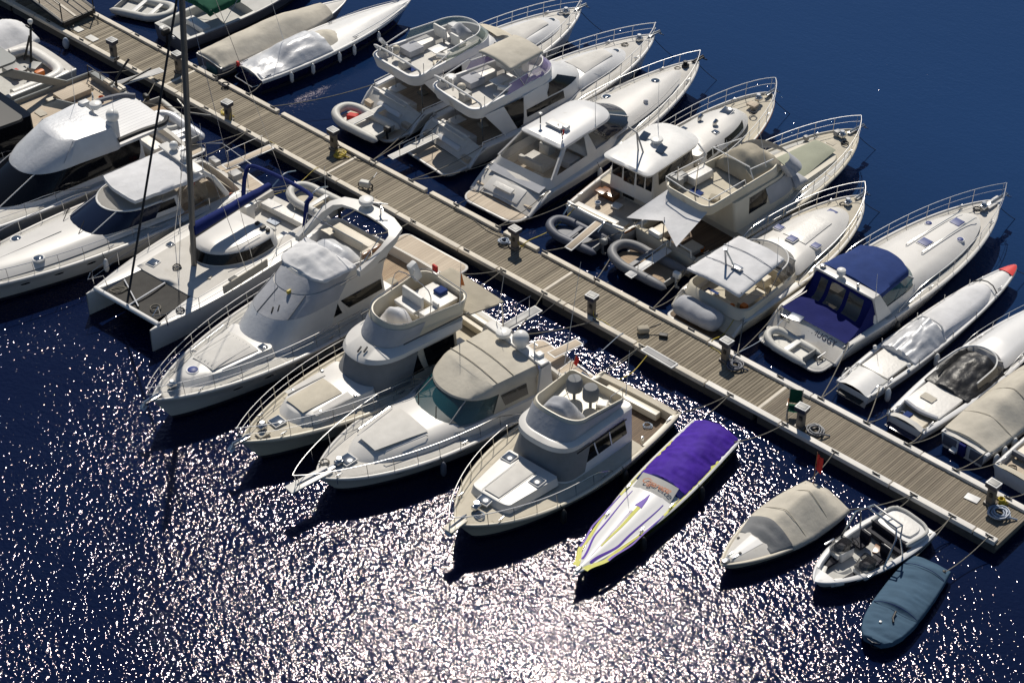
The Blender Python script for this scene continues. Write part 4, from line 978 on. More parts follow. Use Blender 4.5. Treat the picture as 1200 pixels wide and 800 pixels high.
for y in (.62, -.62):
    mb = MB(); stack(mb, [[(p[0], p[1], p[2]) for p in lev(.9, 2.9, 3.65, .33, .3, .4, .1)], lev(1.0, 2.95, 3.55, .27, .25, .35, .1)], 0); o = b.add(mb, 'dashboard', 'vinylb'); o.location.y = y
    mb = MB(); stack(mb, [lev(.95, 3.2, 3.85, .34, .32, .4, .1), lev(1.25, 3.1, 3.6, .3, .28, .3, .1)], 0, False); o = b.add(mb, 'windscreen', 'smoke'); o.location.y = y
mb = MB(); mb.tube([(3.0, -.42, 1.0), (2.85, -.42, 1.05)], .02); mb.tube([(2.85 + .05 * math.sin(a), -.42 + .17 * math.cos(a), 1.05 + .17 * math.sin(a)) for a in [i * math.pi / 6 for i in range(12)]], .018, closed=True, n=5); b.add(mb, 'steering_wheel', 'black')
for y in (.5, -.5): b.boxes([((2.45, y, .58), (.5, .5, .16)), ((2.2, y, .85), (.12, .5, .5))], 'vinylb', 'helm_seat', bev=.06); b.boxes([((2.14, y, .98), (.06, .36, .2))], 'vinyl', 'headrest', bev=.03)
b.boxes([((1.6, 0, .55), (.4, 1.7, .3)), ((1.45, 0, .85), (.12, 1.7, .35))], 'vinylb', 'rear_bench', bev=.06)
for y in (.55, -.55): b.boxes([((4.05, y, .5), (.7, .38, .2))], 'vinylb', 'bow_seat', bev=.06); b.boxes([((3.72, y, .72), (.1, .36, .3)), ((4.5, y * .75, .56), (.34, .3, .16), -.5 * (1 if y > 0 else -1))], 'vinyl', 'bow_cushion', bev=.05)
b.boxes([((4.72, 0, .6), (.26, .7, .16))], 'vinyl', 'bow_cushion', bev=.06); b.boxes([((2.0, .1, .34), (.5, .5, .12), .5)], 'varnish', 'folded_towel', bev=.05)
mb = MB(); P0 = [(2.9, 1.05, .85), (2.35, .98, 1.9), (2.05, .7, 2.12), (2.05, -.7, 2.12), (2.35, -.98, 1.9), (2.9, -1.05, .85)]
mb.tube(P0, .04, n=8); mb.tube([(1.9, 1.05, .85), (2.1, .98, 1.85), (1.72, .7, 2.06), (1.72, -.7, 2.06), (2.1, -.98, 1.85), (1.9, -1.05, .85)], .035, n=8)
for y in (-.7, -.25, .25, .7): mb.tube([(2.05, y, 2.12), (1.72, y, 2.06)], .03, n=6)
b.add(mb, 'tow_arch', 'chrome'); b.boxes([((.0, 0, .25), (.5, 1.3, .06))], 'deckg', 'swim_platform'); b.boxes([((3.5, y, .92), (.5, .08, .05)) for y in (1.08, -1.08)], 'chrome', 'grab_rail')
L10 = b
# ---- small boat wholly under a slate blue tarpaulin
b = Boat('covered_boat', 'small boat wholly wrapped in a slate blue tarpaulin', 'boat', (24.28, -3.48), (25.01, -8.25), .84, .62, .72, tw=.86, s0=.45, p=3.2, q=.5, rake=.2, hs=0.65)
b.hull(('navy', 'stripe', 'anti'), rub=.06); b.deck(('plasg', 'plasg', 'plasg'), toe=.02)
sup = lambda x, y: -9
b.cover(.02, 4.72, [(.02, .10), (.5, .22), (1.3, .16), (2.2, .26), (2.9, .30), (3.05, .12), (3.8, .13), (4.72, .06)], 'cv_slate', 'tarpaulin', 2.2, .05, .3, .06, 70, 14, fx=2.4, fy=1.1, seed=11)
b.tubes([[(3.7, .25, .90), (3.55, .15, .92), (3.2, .1, .93)]], .04, 'black', 'strap_end'); b.boxes([((3.9, -.15, .86), (.1, .1, .06))], 'plasw', 'buckle')
mb = MB(); mb.lathe([(.05, 0), (.07, .02), (.0, .06)], (.2, .6, .72), 0, 8); b.add(mb, 'eyelet', 'black')
for xx, hh in ((.6, .23), (3.0, .26)): seam(b, [(xx, b.b(xx) * v, b.zs(xx) + .06 + hh * (1 - abs(v) ** 2.2)) for v in [k / 8 for k in range(-8, 9)]], 'cv_dblue')
L11 = b
# =================================================================== left of the lower row
# ---- sailing catamaran
b = Boat('catamaran', 'white sailing catamaran with dark trampoline, black banded cabin and blue sail cover', 'sailing boat', (-9.12, -4.34), (-8.57, -14.44), 2.6, 1.25, 1.3, hs=0.85)
root = b.root; LC = 10.3
for sy in (1, -1):
    mb = MB(); rows = []
    for i in range(27):
        t = i / 26; x = -.5 + (LC + .5) * t; hb = .62 * (1 if t < .45 else max(.03, 1 - ((t - .45) / .55) ** 2.2)) * (.8 + .2 * min(1, t / .2)); z = 1.28 if t > .1 else .55 + .73 * (t / .1)
        c = sy * 1.98
        rows.append([(x, c + hb, z), (x, c + hb + .02, z - .08), (x, c + hb * .9, .1), (x, c + hb * .5, -.35), (x, c, -.4), (x, c - hb * .5, -.35), (x, c - hb * .9, .1), (x, c - hb - .02, z - .08), (x, c - hb, z), (x, c - hb * .7, z + .02), (x, c, z + .03), (x, c + hb * .7, z + .02)])
    mb.grid(rows, closed=True); mb.cap(rows[0]); b.add(mb, 'hull', 'gel')
mb = MB()   # bridge deck with a sunk cockpit
ys = [2.3, 1.45, 1.4, .7, 0]
rows = []
for x, zc in ((-.3, 1.0), (.1, 1.0), (.101, .75), (1.2, .75), (2.5, .75), (2.501, 1.3), (3.5, 1.33), (4.5, 1.33), (5.5, 1.33), (6.5, 1.33), (7.3, 1.31), (7.6, 1.29)):
    h = [(x, 2.2, 1.29), (x, 1.5, 1.32), (x, 1.45, zc), (x, .7, zc), (x, 0, zc)]
    rows.append(h + [(p[0], -p[1], p[2]) for p in h[::-1][1:]])
mb.grid(rows, mf=lambda i, j: 1 if i < 5 and 2 <= j <= 5 else 0)
mb.grid([[(7.6, 2.2, 1.29), (7.6, 0, 1.29), (7.6, -2.2, 1.29)], [(7.55, 2.2, .7), (7.55, 0, .7), (7.55, -2.2, .7)], [(-.3, 2.2, .7), (-.3, 0, .7), (-.3, -2.2, .7)], [(-.3, 2.2, 1.0), (-.3, 0, 1.0), (-.3, -2.2, 1.0)]])
b.add(mb, 'bridge_deck', ['deck', 'deckw'])
A = lev(1.32, 2.3, 5.75, 1.72, 1.72, 2.3, .5, 2.0); Bb = lev(1.84, 2.4, 5.5, 1.6, 1.6, 2.2, .5, 2.0); C = lev(1.93, 2.45, 5.4, 1.5, 1.5, 2.15, .5, 2.0)
b.part([A, Bb, C], 'cabin', 'gel', crown=.12)
b.win(A, Bb, 9.5, NH - 1, .1, .95, 'cabin_window', 'glass', nu=24)
b.tubes([[(4.9, -1.1, 2.06), (4.2, -1.25, 2.08), (3.2, -1.3, 2.06)], [(4.9, 1.1, 2.06), (4.2, 1.25, 2.08), (3.2, 1.3, 2.06)]], .02, 'chrome', 'grab_rail')
b.boxes([((2.75, 1.0, 2.05), (.25, .2, .12)), ((2.7, .6, 2.06), (.2, .16, .12)), ((2.75, 1.3, 2.02), (.15, .15, .18))], 'black', 'winch')
b.boxes([((1.9, 0, 1.0), (.7, 1.1, .1))], 'deckg', 'cockpit_table'); b.boxes([((.45, 0, 1.05), (.5, 2.6, .35)), ((2.0, 1.2, 1.0), (1.0, .4, .35))], 'vinyl', 'cockpit_seat')
b.boxes([((1.6, -1.2, 1.25), (.5, .4, .9))], 'gel', 'helm_console'); b.tubes([[(1.25, -1.2 + .3 * math.cos(a), 1.6 + .3 * math.sin(a)) for a in [i * math.pi / 8 for i in range(17)]]], .02, 'chrome', 'steering_wheel')
mb = MB(); mb.grid([[(lerp(7.62, 9.75, i / 8), lerp(-1.6, 1.6, j / 8), 1.24 - .08 * math.sin(math.pi * j / 8) * math.sin(math.pi * i / 8)) for j in range(9)] for i in range(9)])
b.add(mb, 'trampoline', 'net')
b.tubes([[(9.8, -2.0, 1.3), (9.8, 2.0, 1.3)]], .11, 'white', 'bow_crossbeam', n=10)
b.tubes([[(7.65, 0, 1.3), (9.75, 0, 1.28)], [(8.6, -1.5, 1.3), (9.5, .4, 1.3)]], .045, 'chrome', 'bow_pole')
mb = MB(); mb.tube([(9.1 + .22 * math.cos(a), 1.0 + .22 * math.sin(a), 1.28 + .02 * k_) for k_ in range(3) for a in [i * math.pi / 5 for i in range(10)]], .025, n=5); b.add(mb, 'rope_coil', 'rope')
mb = MB(); mb.tube([(9.2 + .3 * math.cos(a * 1.1), -1.2 + .25 * math.sin(a), 1.27 + .02 * math.sin(a * 3)) for a in [i * math.pi / 5 for i in range(24)]], .025, n=5); b.add(mb, 'rope_coil', 'rope')
MX, RK = 5.97, .075
mast = b.tubes([[(MX, 0, 1.3), (MX - RK * 17.5, 0, 18.8)]], .13, 'alu', 'mast', n=12)
b.tubes([[(MX - .2, 0, 2.75), (1.35, .05, 3.0)]], .07, 'alu', 'boom', n=8)
mb = MB(); rows = []
for i in range(21):
    t = i / 20; x = lerp(MX - .12, 1.25, t); h = lerp(.62, .28, t) * (1 + .12 * nz(x * 1.5, 3)); wv = lerp(.24, .17, t)
    rows.append([(x, wv * math.cos(a) * (1 + .1 * nz(x * 3, a)), 2.85 + .1 * t + h * .5 + h * .5 * math.sin(a)) for a in [k * 2 * math.pi / 12 for k in range(12)]])
mb.grid(rows, closed=True); mb.cap(rows[0]); mb.cap(rows[-1]); b.add(mb, 'sail_cover', 'cv_boom')
b.tubes([[(MX - 1.3 - RK * 11.5, 0, 18.6), (9.75, 0, 1.45)]], .05, 'roped', 'furled_jib', n=8)
wires = [[(MX - RK * z, 0, z) , (x, y, 1.3)] for z, x, y in ((15, 4.6, 2.35), (15, 4.6, -2.35), (9, 5.0, 2.3), (9, 5.0, -2.3), (18.5, .2, 0.4))]
for w_ in wires: b.tubes([w_], .012, 'chrome', 'shroud', n=5)
b.tubes([[(MX - RK * 9, sy * .05, 9.0), (MX - RK * 9 - .3, sy * 1.0, 9.1)] for sy in (1, -1)], .04, 'alu', 'spreader')
for sy in (1, -1):
    mb = MB()
    pts = [(9.6, 2.3), (8.0, 2.52), (6.2, 2.58), (4.4, 2.58), (2.6, 2.56)]
    for x, y in pts: mb.tube([(x, sy * y, 1.28), (x, sy * y, 1.95)], .016, n=5)
    for z in (1.95, 1.62): mb.tube([(x, sy * y, z) for x, y in pts], .01, n=5)
    b.add(mb, 'lifeline', 'chrome')
    mb = MB(); mb.tube([(9.4, sy * 1.65, 1.3), (9.5, sy * 1.7, 1.95), (10.1, sy * 2.0, 1.95), (9.7, sy * 2.3, 1.95), (9.6, sy * 2.3, 1.3)], .018, n=6); b.add(mb, 'pulpit', 'chrome')
mb = MB(); mb.box((5.4, 2.6, 1.62), (2.6, .06, .42), 0, .02); b.add(mb, 'dodger', 'cv_beige')
mb = MB(); mb.tube([(1.2, 1.9, 1.3), (.9, 1.9, 2.7), (.5, 1.6, 3.0), (.5, -1.6, 3.0), (.9, -1.9, 2.7), (1.2, -1.9, 1.3)], .1, smooth=5, n=8); b.add(mb, 'cockpit_arch', 'cv_boom')
b.tubes([[(.2, sy * 1.0, 2.0), (-.6, sy * 1.0, 2.3), (-1.3, sy * 1.0, 2.1)] for sy in (1, -1)], .035, 'chrome', 'davit', smooth=4)
b.hatch(7.0, -1.45, 1.33, .42, rz=.1); b.hatch(5.6, -1.9, 1.33, .26); b.boxes([((5.6, 2.05, 1.34), (.4, .3, .06))], 'black', 'deck_vent'); b.boxes([((6.2, 1.2, 1.35), (.25, .16, .08), .6)], 'vinylc', 'sponge')
b.boxes([((2.2, -2.0, 1.45), (.3, .25, .25)), ((1.7, -2.1, 1.4), (.5, .25, .15))], 'plasg', 'deck_gear')
b.boxes([((-.25, sy * 1.98, .62), (.5, .9, .06)) for sy in (1, -1)], 'deckg', 'stern_step')
b.clutter((('rope', 6.6, -.4, 1.33), ('rope', 2.2, .6, .78), ('bucket', 1.4, 1.2, .78), ('towel', 1.0, -.2, .78), ('rope', 8.6, 1.98, 1.3)), 15)
CAT = b
tender('light grey inflatable dinghy hung behind the catamaran', world(b, (-.75, 2.1, 1.25)), b.root.rotation_euler.z - math.pi / 2, 2.9, .66, .2, 'hypl', 'deckb', 'white', seatx=(.4,))
# ---- express yacht with white roof and round hatches
b = Boat('express_yacht', 'long white express yacht with white canvas roof and three round blue deck hatches', 'motor yacht', (-13.25, -3.3), (-15.15, -19.6), 2.05, 1.35, 1.75, tw=.9, q=.85, p=2.4, drop=(.8, 1.5, .5), hs=.76)
b.hull(rub=.12, x0=.8); b.ports((9.5, 11.0, 12.5), 1.0); b.deck(('gel', 'deck', 'teakl'), toe=.05, crown=.22, wells=((1.55, 5.0, .4, .75),), x0=.8); b.platform(-.1, 1.0, 1.7, .45)
T = lev(1.5, 4.5, 15.6, 1.65, 1.5, 6.5, .2, 1.7, 1.7); T2 = lev(1.88, 4.6, 14.9, 1.38, 1.2, 6.2, .2, 1.7, 1.86); b.part([T, T2], 'coachroof', 'gel', crown=.14, angle=60)
W0 = lev(1.8, 4.6, 9.6, 1.62, 1.5, 2.6, .2, 2.1); W1 = lev(2.5, 4.6, 7.7, 1.45, 1.35, 1.7, .2, 2.1); W2 = lev(2.95, 4.2, 6.9, 1.4, 1.25, 1.3, .2, 2.2)
b.part([W0, W1], 'deckhouse', 'gel', cap=True); b.front(W0, W1, 15, .06, .97, 'windscreen', 'glassb', 15, .02, (-.3, .3), 1)
b.winx(W0, W1, 4.9, 6.9, .3, .85)
V0 = lev(2.48, 4.2, 7.75, 1.5, 1.38, 1.7, .2, 2.1); V1 = lev(2.98, 4.0, 6.7, 1.4, 1.25, 1.1, .2, 2.2)
mb = MB(); patch(mb, V0, V1, NH - 1 - 14, NH - 1 + 14, 0, 1, 0); b.add(mb, 'clear_screen', 'clear', None, 60)
mb = MB(); mb.tube([Vector(upos(ring(V0), u)) for u in [NH - 1 - 14 + i for i in range(29)]], .045, n=6); b.add(mb, 'screen_frame', 'white')
b.canopy(3.1, 6.75, 1.5, 1.32, 2.95, 3.0, 'cv_white', .16, .16, .035, 'canvas_roof', bowx=.25)
b.win(lev(1.9, 3.1, 7.2, 1.6, 1.45, 1.2), lev(2.9, 3.1, 6.7, 1.5, 1.35, 1.1), 9, 17.5, 0, 1, 'side_curtain', 'clear', off=0)
mb = MB(); mb.grid([[(3.1, -1.5, 2.95), (3.1, 0, 3.05), (3.1, 1.5, 2.95)], [(1.9, -1.55, 1.5), (1.9, 0, 1.5), (1.9, 1.55, 1.5)]]); b.add(mb, 'aft_curtain', 'cv_tan')
mb = MB(); mb.box((3.5, 0, 3.25), (.5, 3.0, .1), 0, .04); [mb.tube([(2.3, sy * 1.6, 1.5), (2.9, sy * 1.55, 2.7), (3.4, sy * 1.4, 3.22)], [.14, .11, .08], n=8, smooth=0) for sy in (1, -1)]; a_ = b.add(mb, 'radar_arch', 'gel')
b.ball(3.4, -.7, 3.55, .2, parent=a_); b.dome(3.4, .3, 3.42, .28, .2, parent=a_)
for x, y in ((14.0, -.1), (11.5, .95), (11.5, -.95)): b.hatch(x, y, 1.95 if abs(y) < .5 else 1.86, .5, 'hatch', True)
b.tubes([[(9.8, 0, 2.03), (15.0, 0, 1.97)]], .015, 'grey', 'deck_seam'); b.tubes([[(9.3, .6, 1.98), (8.8, .3, 2.3)], [(9.3, -.7, 1.98), (8.8, -1.0, 2.3)]], .02, 'black', 'wiper')
b.rail(6.0, .66, .1, 9, .022, None, .2); b.anchor(); b.cleats((1.6, 8.5, 15.0))
b.boxes([((2.6, .6, 1.05), (.8, 1.4, .5))], 'vinylc', 'cockpit_sofa'); b.boxes([((3.0, -.3, 1.4), (.35, .3, .3))], 'red', 'cushion', bev=.08)
b.tubes([[(1.2, 1.7, 1.4), (1.2, 1.7, 2.2), (.6, 1.2, 2.2), (.6, -1.2, 2.2), (1.2, -1.7, 2.2), (1.2, -1.7, 1.4)]], .02, 'chrome', 'stern_rail')
b.passerelle(-1.9, .8, -.9, .95, .9, .45)
b.boxes([((1.15, .6, 1.5), (.5, .5, .4)), ((1.2, -1.0, 1.5), (.3, .6, .3))], 'grey', 'stern_gear'); b.whip(3.2, 1.3, 3.2, 2.4)
b.skid(5.5, 15.5, .78, .93, brk=(8, 11, 13.4))
b.clutter((('rope', 2.2, -1.1, .78), ('towel', 3.4, .4, .78), ('bucket', 1.9, 1.3, .78)), 12)
LX2 = b
# ---- big sport yacht with black wraparound screen
b = Boat('sport_yacht', 'big white sport yacht with black wraparound windscreen and silver canvas over its bridge', 'motor yacht', (-18.4, -3.1), (-19.9, -21.1), 2.35, 1.45, 1.9, tw=.9, q=.85, p=2.4, hs=.76)
b.hull(('gel2', 'stripe', 'anti'), rub=.12, x0=1.0); b.deck(('gel2', 'deck', 'teakl'), toe=.05, crown=.25, wells=((1.2, 3.2, .35, .85),), x0=1.0); b.platform(-.1, 1.1, 2.0, .45)
W0 = lev(1.75, 3.2, 11.2, 1.95, 1.85, 3.6, .2, 2.1); W1 = lev(2.75, 3.2, 8.7, 1.75, 1.6, 2.2, .2, 2.2)
b.part([lev(1.45, 3.2, 11.6, 2.05, 1.95, 3.8, .2, 2.1), W0, W1], 'deckhouse', 'gel2'); b.front(W0, W1, 19.5, .05, .97, 'windscreen', 'glass', 20.5, .03, (-.22, .3), 1)
F0 = lev(2.72, 4.3, 8.85, 1.85, 1.65, 2.3, .3, 2.4); F1 = lev(3.0, 4.3, 8.55, 1.82, 1.6, 2.1, .3, 2.4); F2 = lev(3.75, 4.4, 7.0, 1.45, 1.3, 1.0, .3, 2.8)
b.part([F0, F1, F2], 'bridge_cover', 'cv_silver', crown=.1, angle=50)
b.tubes([[Vector(upos(ring(F1), NH - 1 + u)) + Vector((.03, 0, 0)), Vector(upos(ring(F2), NH - 1 + u)) + Vector((.03, 0, .02))] for u in (-9, 9)], .02, 'cv_grey', 'cover_seam')
b.part([lev(2.72, 1.6, 4.6, 1.75, 1.75, .1, .4), lev(2.86, 1.55, 4.6, 1.75, 1.75, .1, .4)], 'bridge_overhang', 'gel2', bottom=True)
M['slatw'] = plank_mat('white slatted pad', (.70, .70, .70), (.76, .76, .76), .22, 1, .1, (.45, .45, .47), .6)
b.part([lev(2.862, 1.8, 4.3, 1.5, 1.5, .1, .3), lev(2.96, 1.85, 4.3, 1.45, 1.45, .1, .3)], 'sunpad', 'slatw')
for sy in (1, -1): b.tubes([[(4.4, sy * 1.7, 3.1), (3.2, sy * 1.78, 3.15), (2.0, sy * 1.7, 3.0), (1.5, sy * 1.3, 2.95)]], .12, 'hypd' if sy < 0 else 'black', 'bridge_coaming', n=8, smooth=4)
for sy in (-1, 1):
    mb = MB(); mb.box((4.3, sy * 1.15, 3.35), (.5, .4, 1.1), 0, .1, 3); a_ = b.add(mb, 'radar_mast', 'gel2')
b.ball(4.2, 1.1, 4.15, .3, parent=a_); b.dome(4.2, -.3, 3.95, .3, .25, parent=a_)
b.tubes([[(4.1, -.8, 3.3), (4.0, -.8, 4.4)], [(3.9, -1.0, 4.2), (4.1, -.6, 4.2)]], .04, 'chrome', 'light_mast')
b.deckpad(11.9, 16.5, 1.1, .4, 'cv_white', 'sunpad', lift=.02, toe=.05, crown=.25, th=.1)
b.rail(6.5, .66, .1, 8, .022, .34, .2); b.anchor(); b.cleats((1.6, 9.0)); b.boxes([((2.2, .2, 1.15), (.7, 2.2, .5))], 'vinyl', 'cockpit_sofa')
b.whip(4.6, -1.5, 3.3, 2.4); b.whip(4.4, 1.5, 3.4, 2.0)
b.skid(5.0, 17, .84, .95, brk=(8, 11, 14))
b.clutter((('rope', 1.8, 1.2, .88), ('bucket', 2.6, -1.3, .88)), 13)
LX1 = b
tender('covered inflatable tender under strapped pale canvas behind the big sport yacht', world(b, (.45, 1.3, .55)), b.root.rotation_euler.z - math.pi / 2, 3.1, .72, .24, 'cv_silver', 'cv_silver', 'cv_silver', noengine=True, seatx=(.3,))
# ---- yacht with wide pale teak aft deck and grey pillars
b = Boat('teak_deck_yacht', 'dark canopied yacht with a wide pale teak aft deck and slanting grey pillars', 'motor yacht', (-23.2, -2.9), (-24.6, -23.0), 2.2, 1.35, 2.0, tw=.92, q=.85, hs=.8)
b.hull(('gpole', 'stripe', 'anti'), x0=.2); b.deck(('gpole', 'teakl', 'teakl'), toe=.1, crown=.02, wells=((.5, 5.8, .12, 1.1),), x0=.2)
W0 = lev(1.3, 5.9, 14, 1.9, 1.8, 4, .2); W1 = lev(3.0, 5.9, 12, 1.8, 1.65, 3.4, .2); b.part([W0, W1], 'deckhouse', 'glass', capm=0)
b.part([lev(3.0, 6.4, 12.5, 2.0, 1.8, 3.6, .3), lev(3.12, 6.4, 12.4, 1.95, 1.75, 3.5, .3)], 'hardtop', 'black', bottom=True)
for sy in (1, -1):
    mb = MB(); mb.grid([[(1.7, sy * 2.16, 1.3), (2.35, sy * 2.16, 1.3), (2.35, sy * 2.0, 1.3), (1.7, sy * 2.0, 1.3)], [(4.6, sy * 1.95, 3.35), (5.4, sy * 1.95, 3.35), (5.4, sy * 1.8, 3.35), (4.6, sy * 1.8, 3.35)]], closed=True); b.add(mb, 'slanting_pillar', 'gpole')
b.boxes([((3.6, .6, 1.16), (.7, .9, .05)), ((2.2, -.9, 1.3), (1.6, .9, .35)), ((1.1, 1.0, 1.13), (.5, .4, .04))], 'teakl', 'deck_hatch', bev=.01)
b.tubes([[(.6, y, 1.15), (.6, y, 1.9)] for y in (-1.9, -.8, .5, 1.6)] + [[(.6, -1.9, 1.9), (.6, 1.6, 1.9)], [(.6, -1.9, 1.5), (.6, 1.6, 1.5)]], .025, 'black', 'stern_rail')
b.boxes([((.5, 0, 1.35), (.35, 3.2, .5))], 'gpole', 'transom_locker'); b.boxes([((.5, .7, 1.68), (.4, .6, .2)), ((.55, -.2, 1.66), (.3, .5, .16))], 'vinylc', 'rope_locker_lid')
b.tubes([[(.5, .6, 1.6), (.55, .6, 2.2), (-.3, .6, 3.0)], [(.4, .3, 1.5), (-1.7, .2, 1.7)]], .06, 'black', 'davit_arm', n=7, smooth=3)
b.passerelle(-2.4, .3, .1, 1.2, 1.5, .5, 'grey', False)
mb = MB(); mb.lathe([(.22, 0), (.32, .05), (.32, .15), (.22, .2), (.2, .1), (.22, 0)], (0, 0, 0), 0, 16); o = b.add(mb, 'life_ring', 'plasw'); o.location = (4.3, 2.1, 2.0); o.rotation_euler = (R(80), 0, 0)
b.clutter((('rope', 1.2, -.9, 1.12), ('rope', 2.8, .9, 1.12), ('towel', 4.2, -.6, 1.12), ('cushion', 3.2, -1.2, 1.12), ('bucket', 1.4, .4, 1.12)), 14)
LX0 = b
t = tender('small wooden floored grey dinghy with a covered engine behind the teak decked yacht', (-21.6, -2.55, .25), R(-10), 3.0, .7, .14, 'hypl', 'teak', 'white', seatx=(.55,))
# ---- yacht with curved white stern bench
b = Boat('white_yacht', 'white yacht at the far left with a curved white stern bench and grey cockpit floor', 'motor yacht', (-28.0, -3.2), (-29.2, -20.5), 2.15, 1.3, 1.9, tw=.92, q=.85, hs=.8)
b.hull(x0=.1); b.deck(('gel', 'deck', 'deckg'), toe=.05, wells=((.5, 4.5, .3, .7),), x0=.1)
b.tubes([[(3.6, 1.75, 1.15), (1.6, 1.75, 1.15), (.75, 1.4, 1.15), (.6, 0, 1.15), (.75, -1.4, 1.15), (1.6, -1.75, 1.15)]], .3, 'vinyl', 'curved_bench', n=10, smooth=5)
b.boxes([((2.2, -.4, .95), (.8, 1.1, .4)), ((1.5, .4, 1.3), (.7, .5, .25), .5)], 'plasg', 'cockpit_table'); b.boxes([((1.6, 1.0, 1.2), (.5, .3, .4))], 'orange', 'life_jacket', bev=.1); b.boxes([((2.4, .1, 1.25), (.3, .3, .25))], 'red', 'bucket', bev=.08)
b.part([lev(1.3, 4.6, 13, 1.8, 1.7, 4, .2), lev(2.9, 4.6, 11, 1.7, 1.5, 3, .2)], 'deckhouse', 'gel'); b.part([lev(2.9, 3.0, 11, 1.8, 1.6, 3, .4), lev(3.02, 3.0, 10.9, 1.8, 1.6, 3, .4)], 'hardtop', 'gpole', bottom=True)
b.tubes([[(1.3, -.3, 1.0), (.9, -.4, 3.3)], [(1.0, -.7, 3.1), (1.0, -.1, 3.1)], [(1.3, -.9, 1.0), (1.0, -.5, 2.6)]], .06, 'black', 'crane_mast'); b.ball(.9, -.4, 3.45, .13)
t = thing('covered_boat', 'white fabric covered boat in the far top left corner', 'boat', (-31.6, -2.6, 0), R(-93))
bb = b; b = Boat.__new__(Boat); b.root = t; b.L = 9.; b.B = 1.6; b.z0 = 1.0; b.z1 = 1.3; b.tw = .85; b.s0 = .35; b.p = 2.2; b.q = .8; b.flare = .65; b.rake = .8; b.zp = 1.7; b.dip = 0; b.hs = .8; b.gs = .95; b.zk = 1.15; b.drop = None
b.hull(); b.deck(); b.cover(-.05, 6, [(-.05, .35), (.8, .8), (3, .95), (6, .5)], 'cv_white', 'boat_cover', 1.8, .04, .25, .06, 40, 11, seed=21)
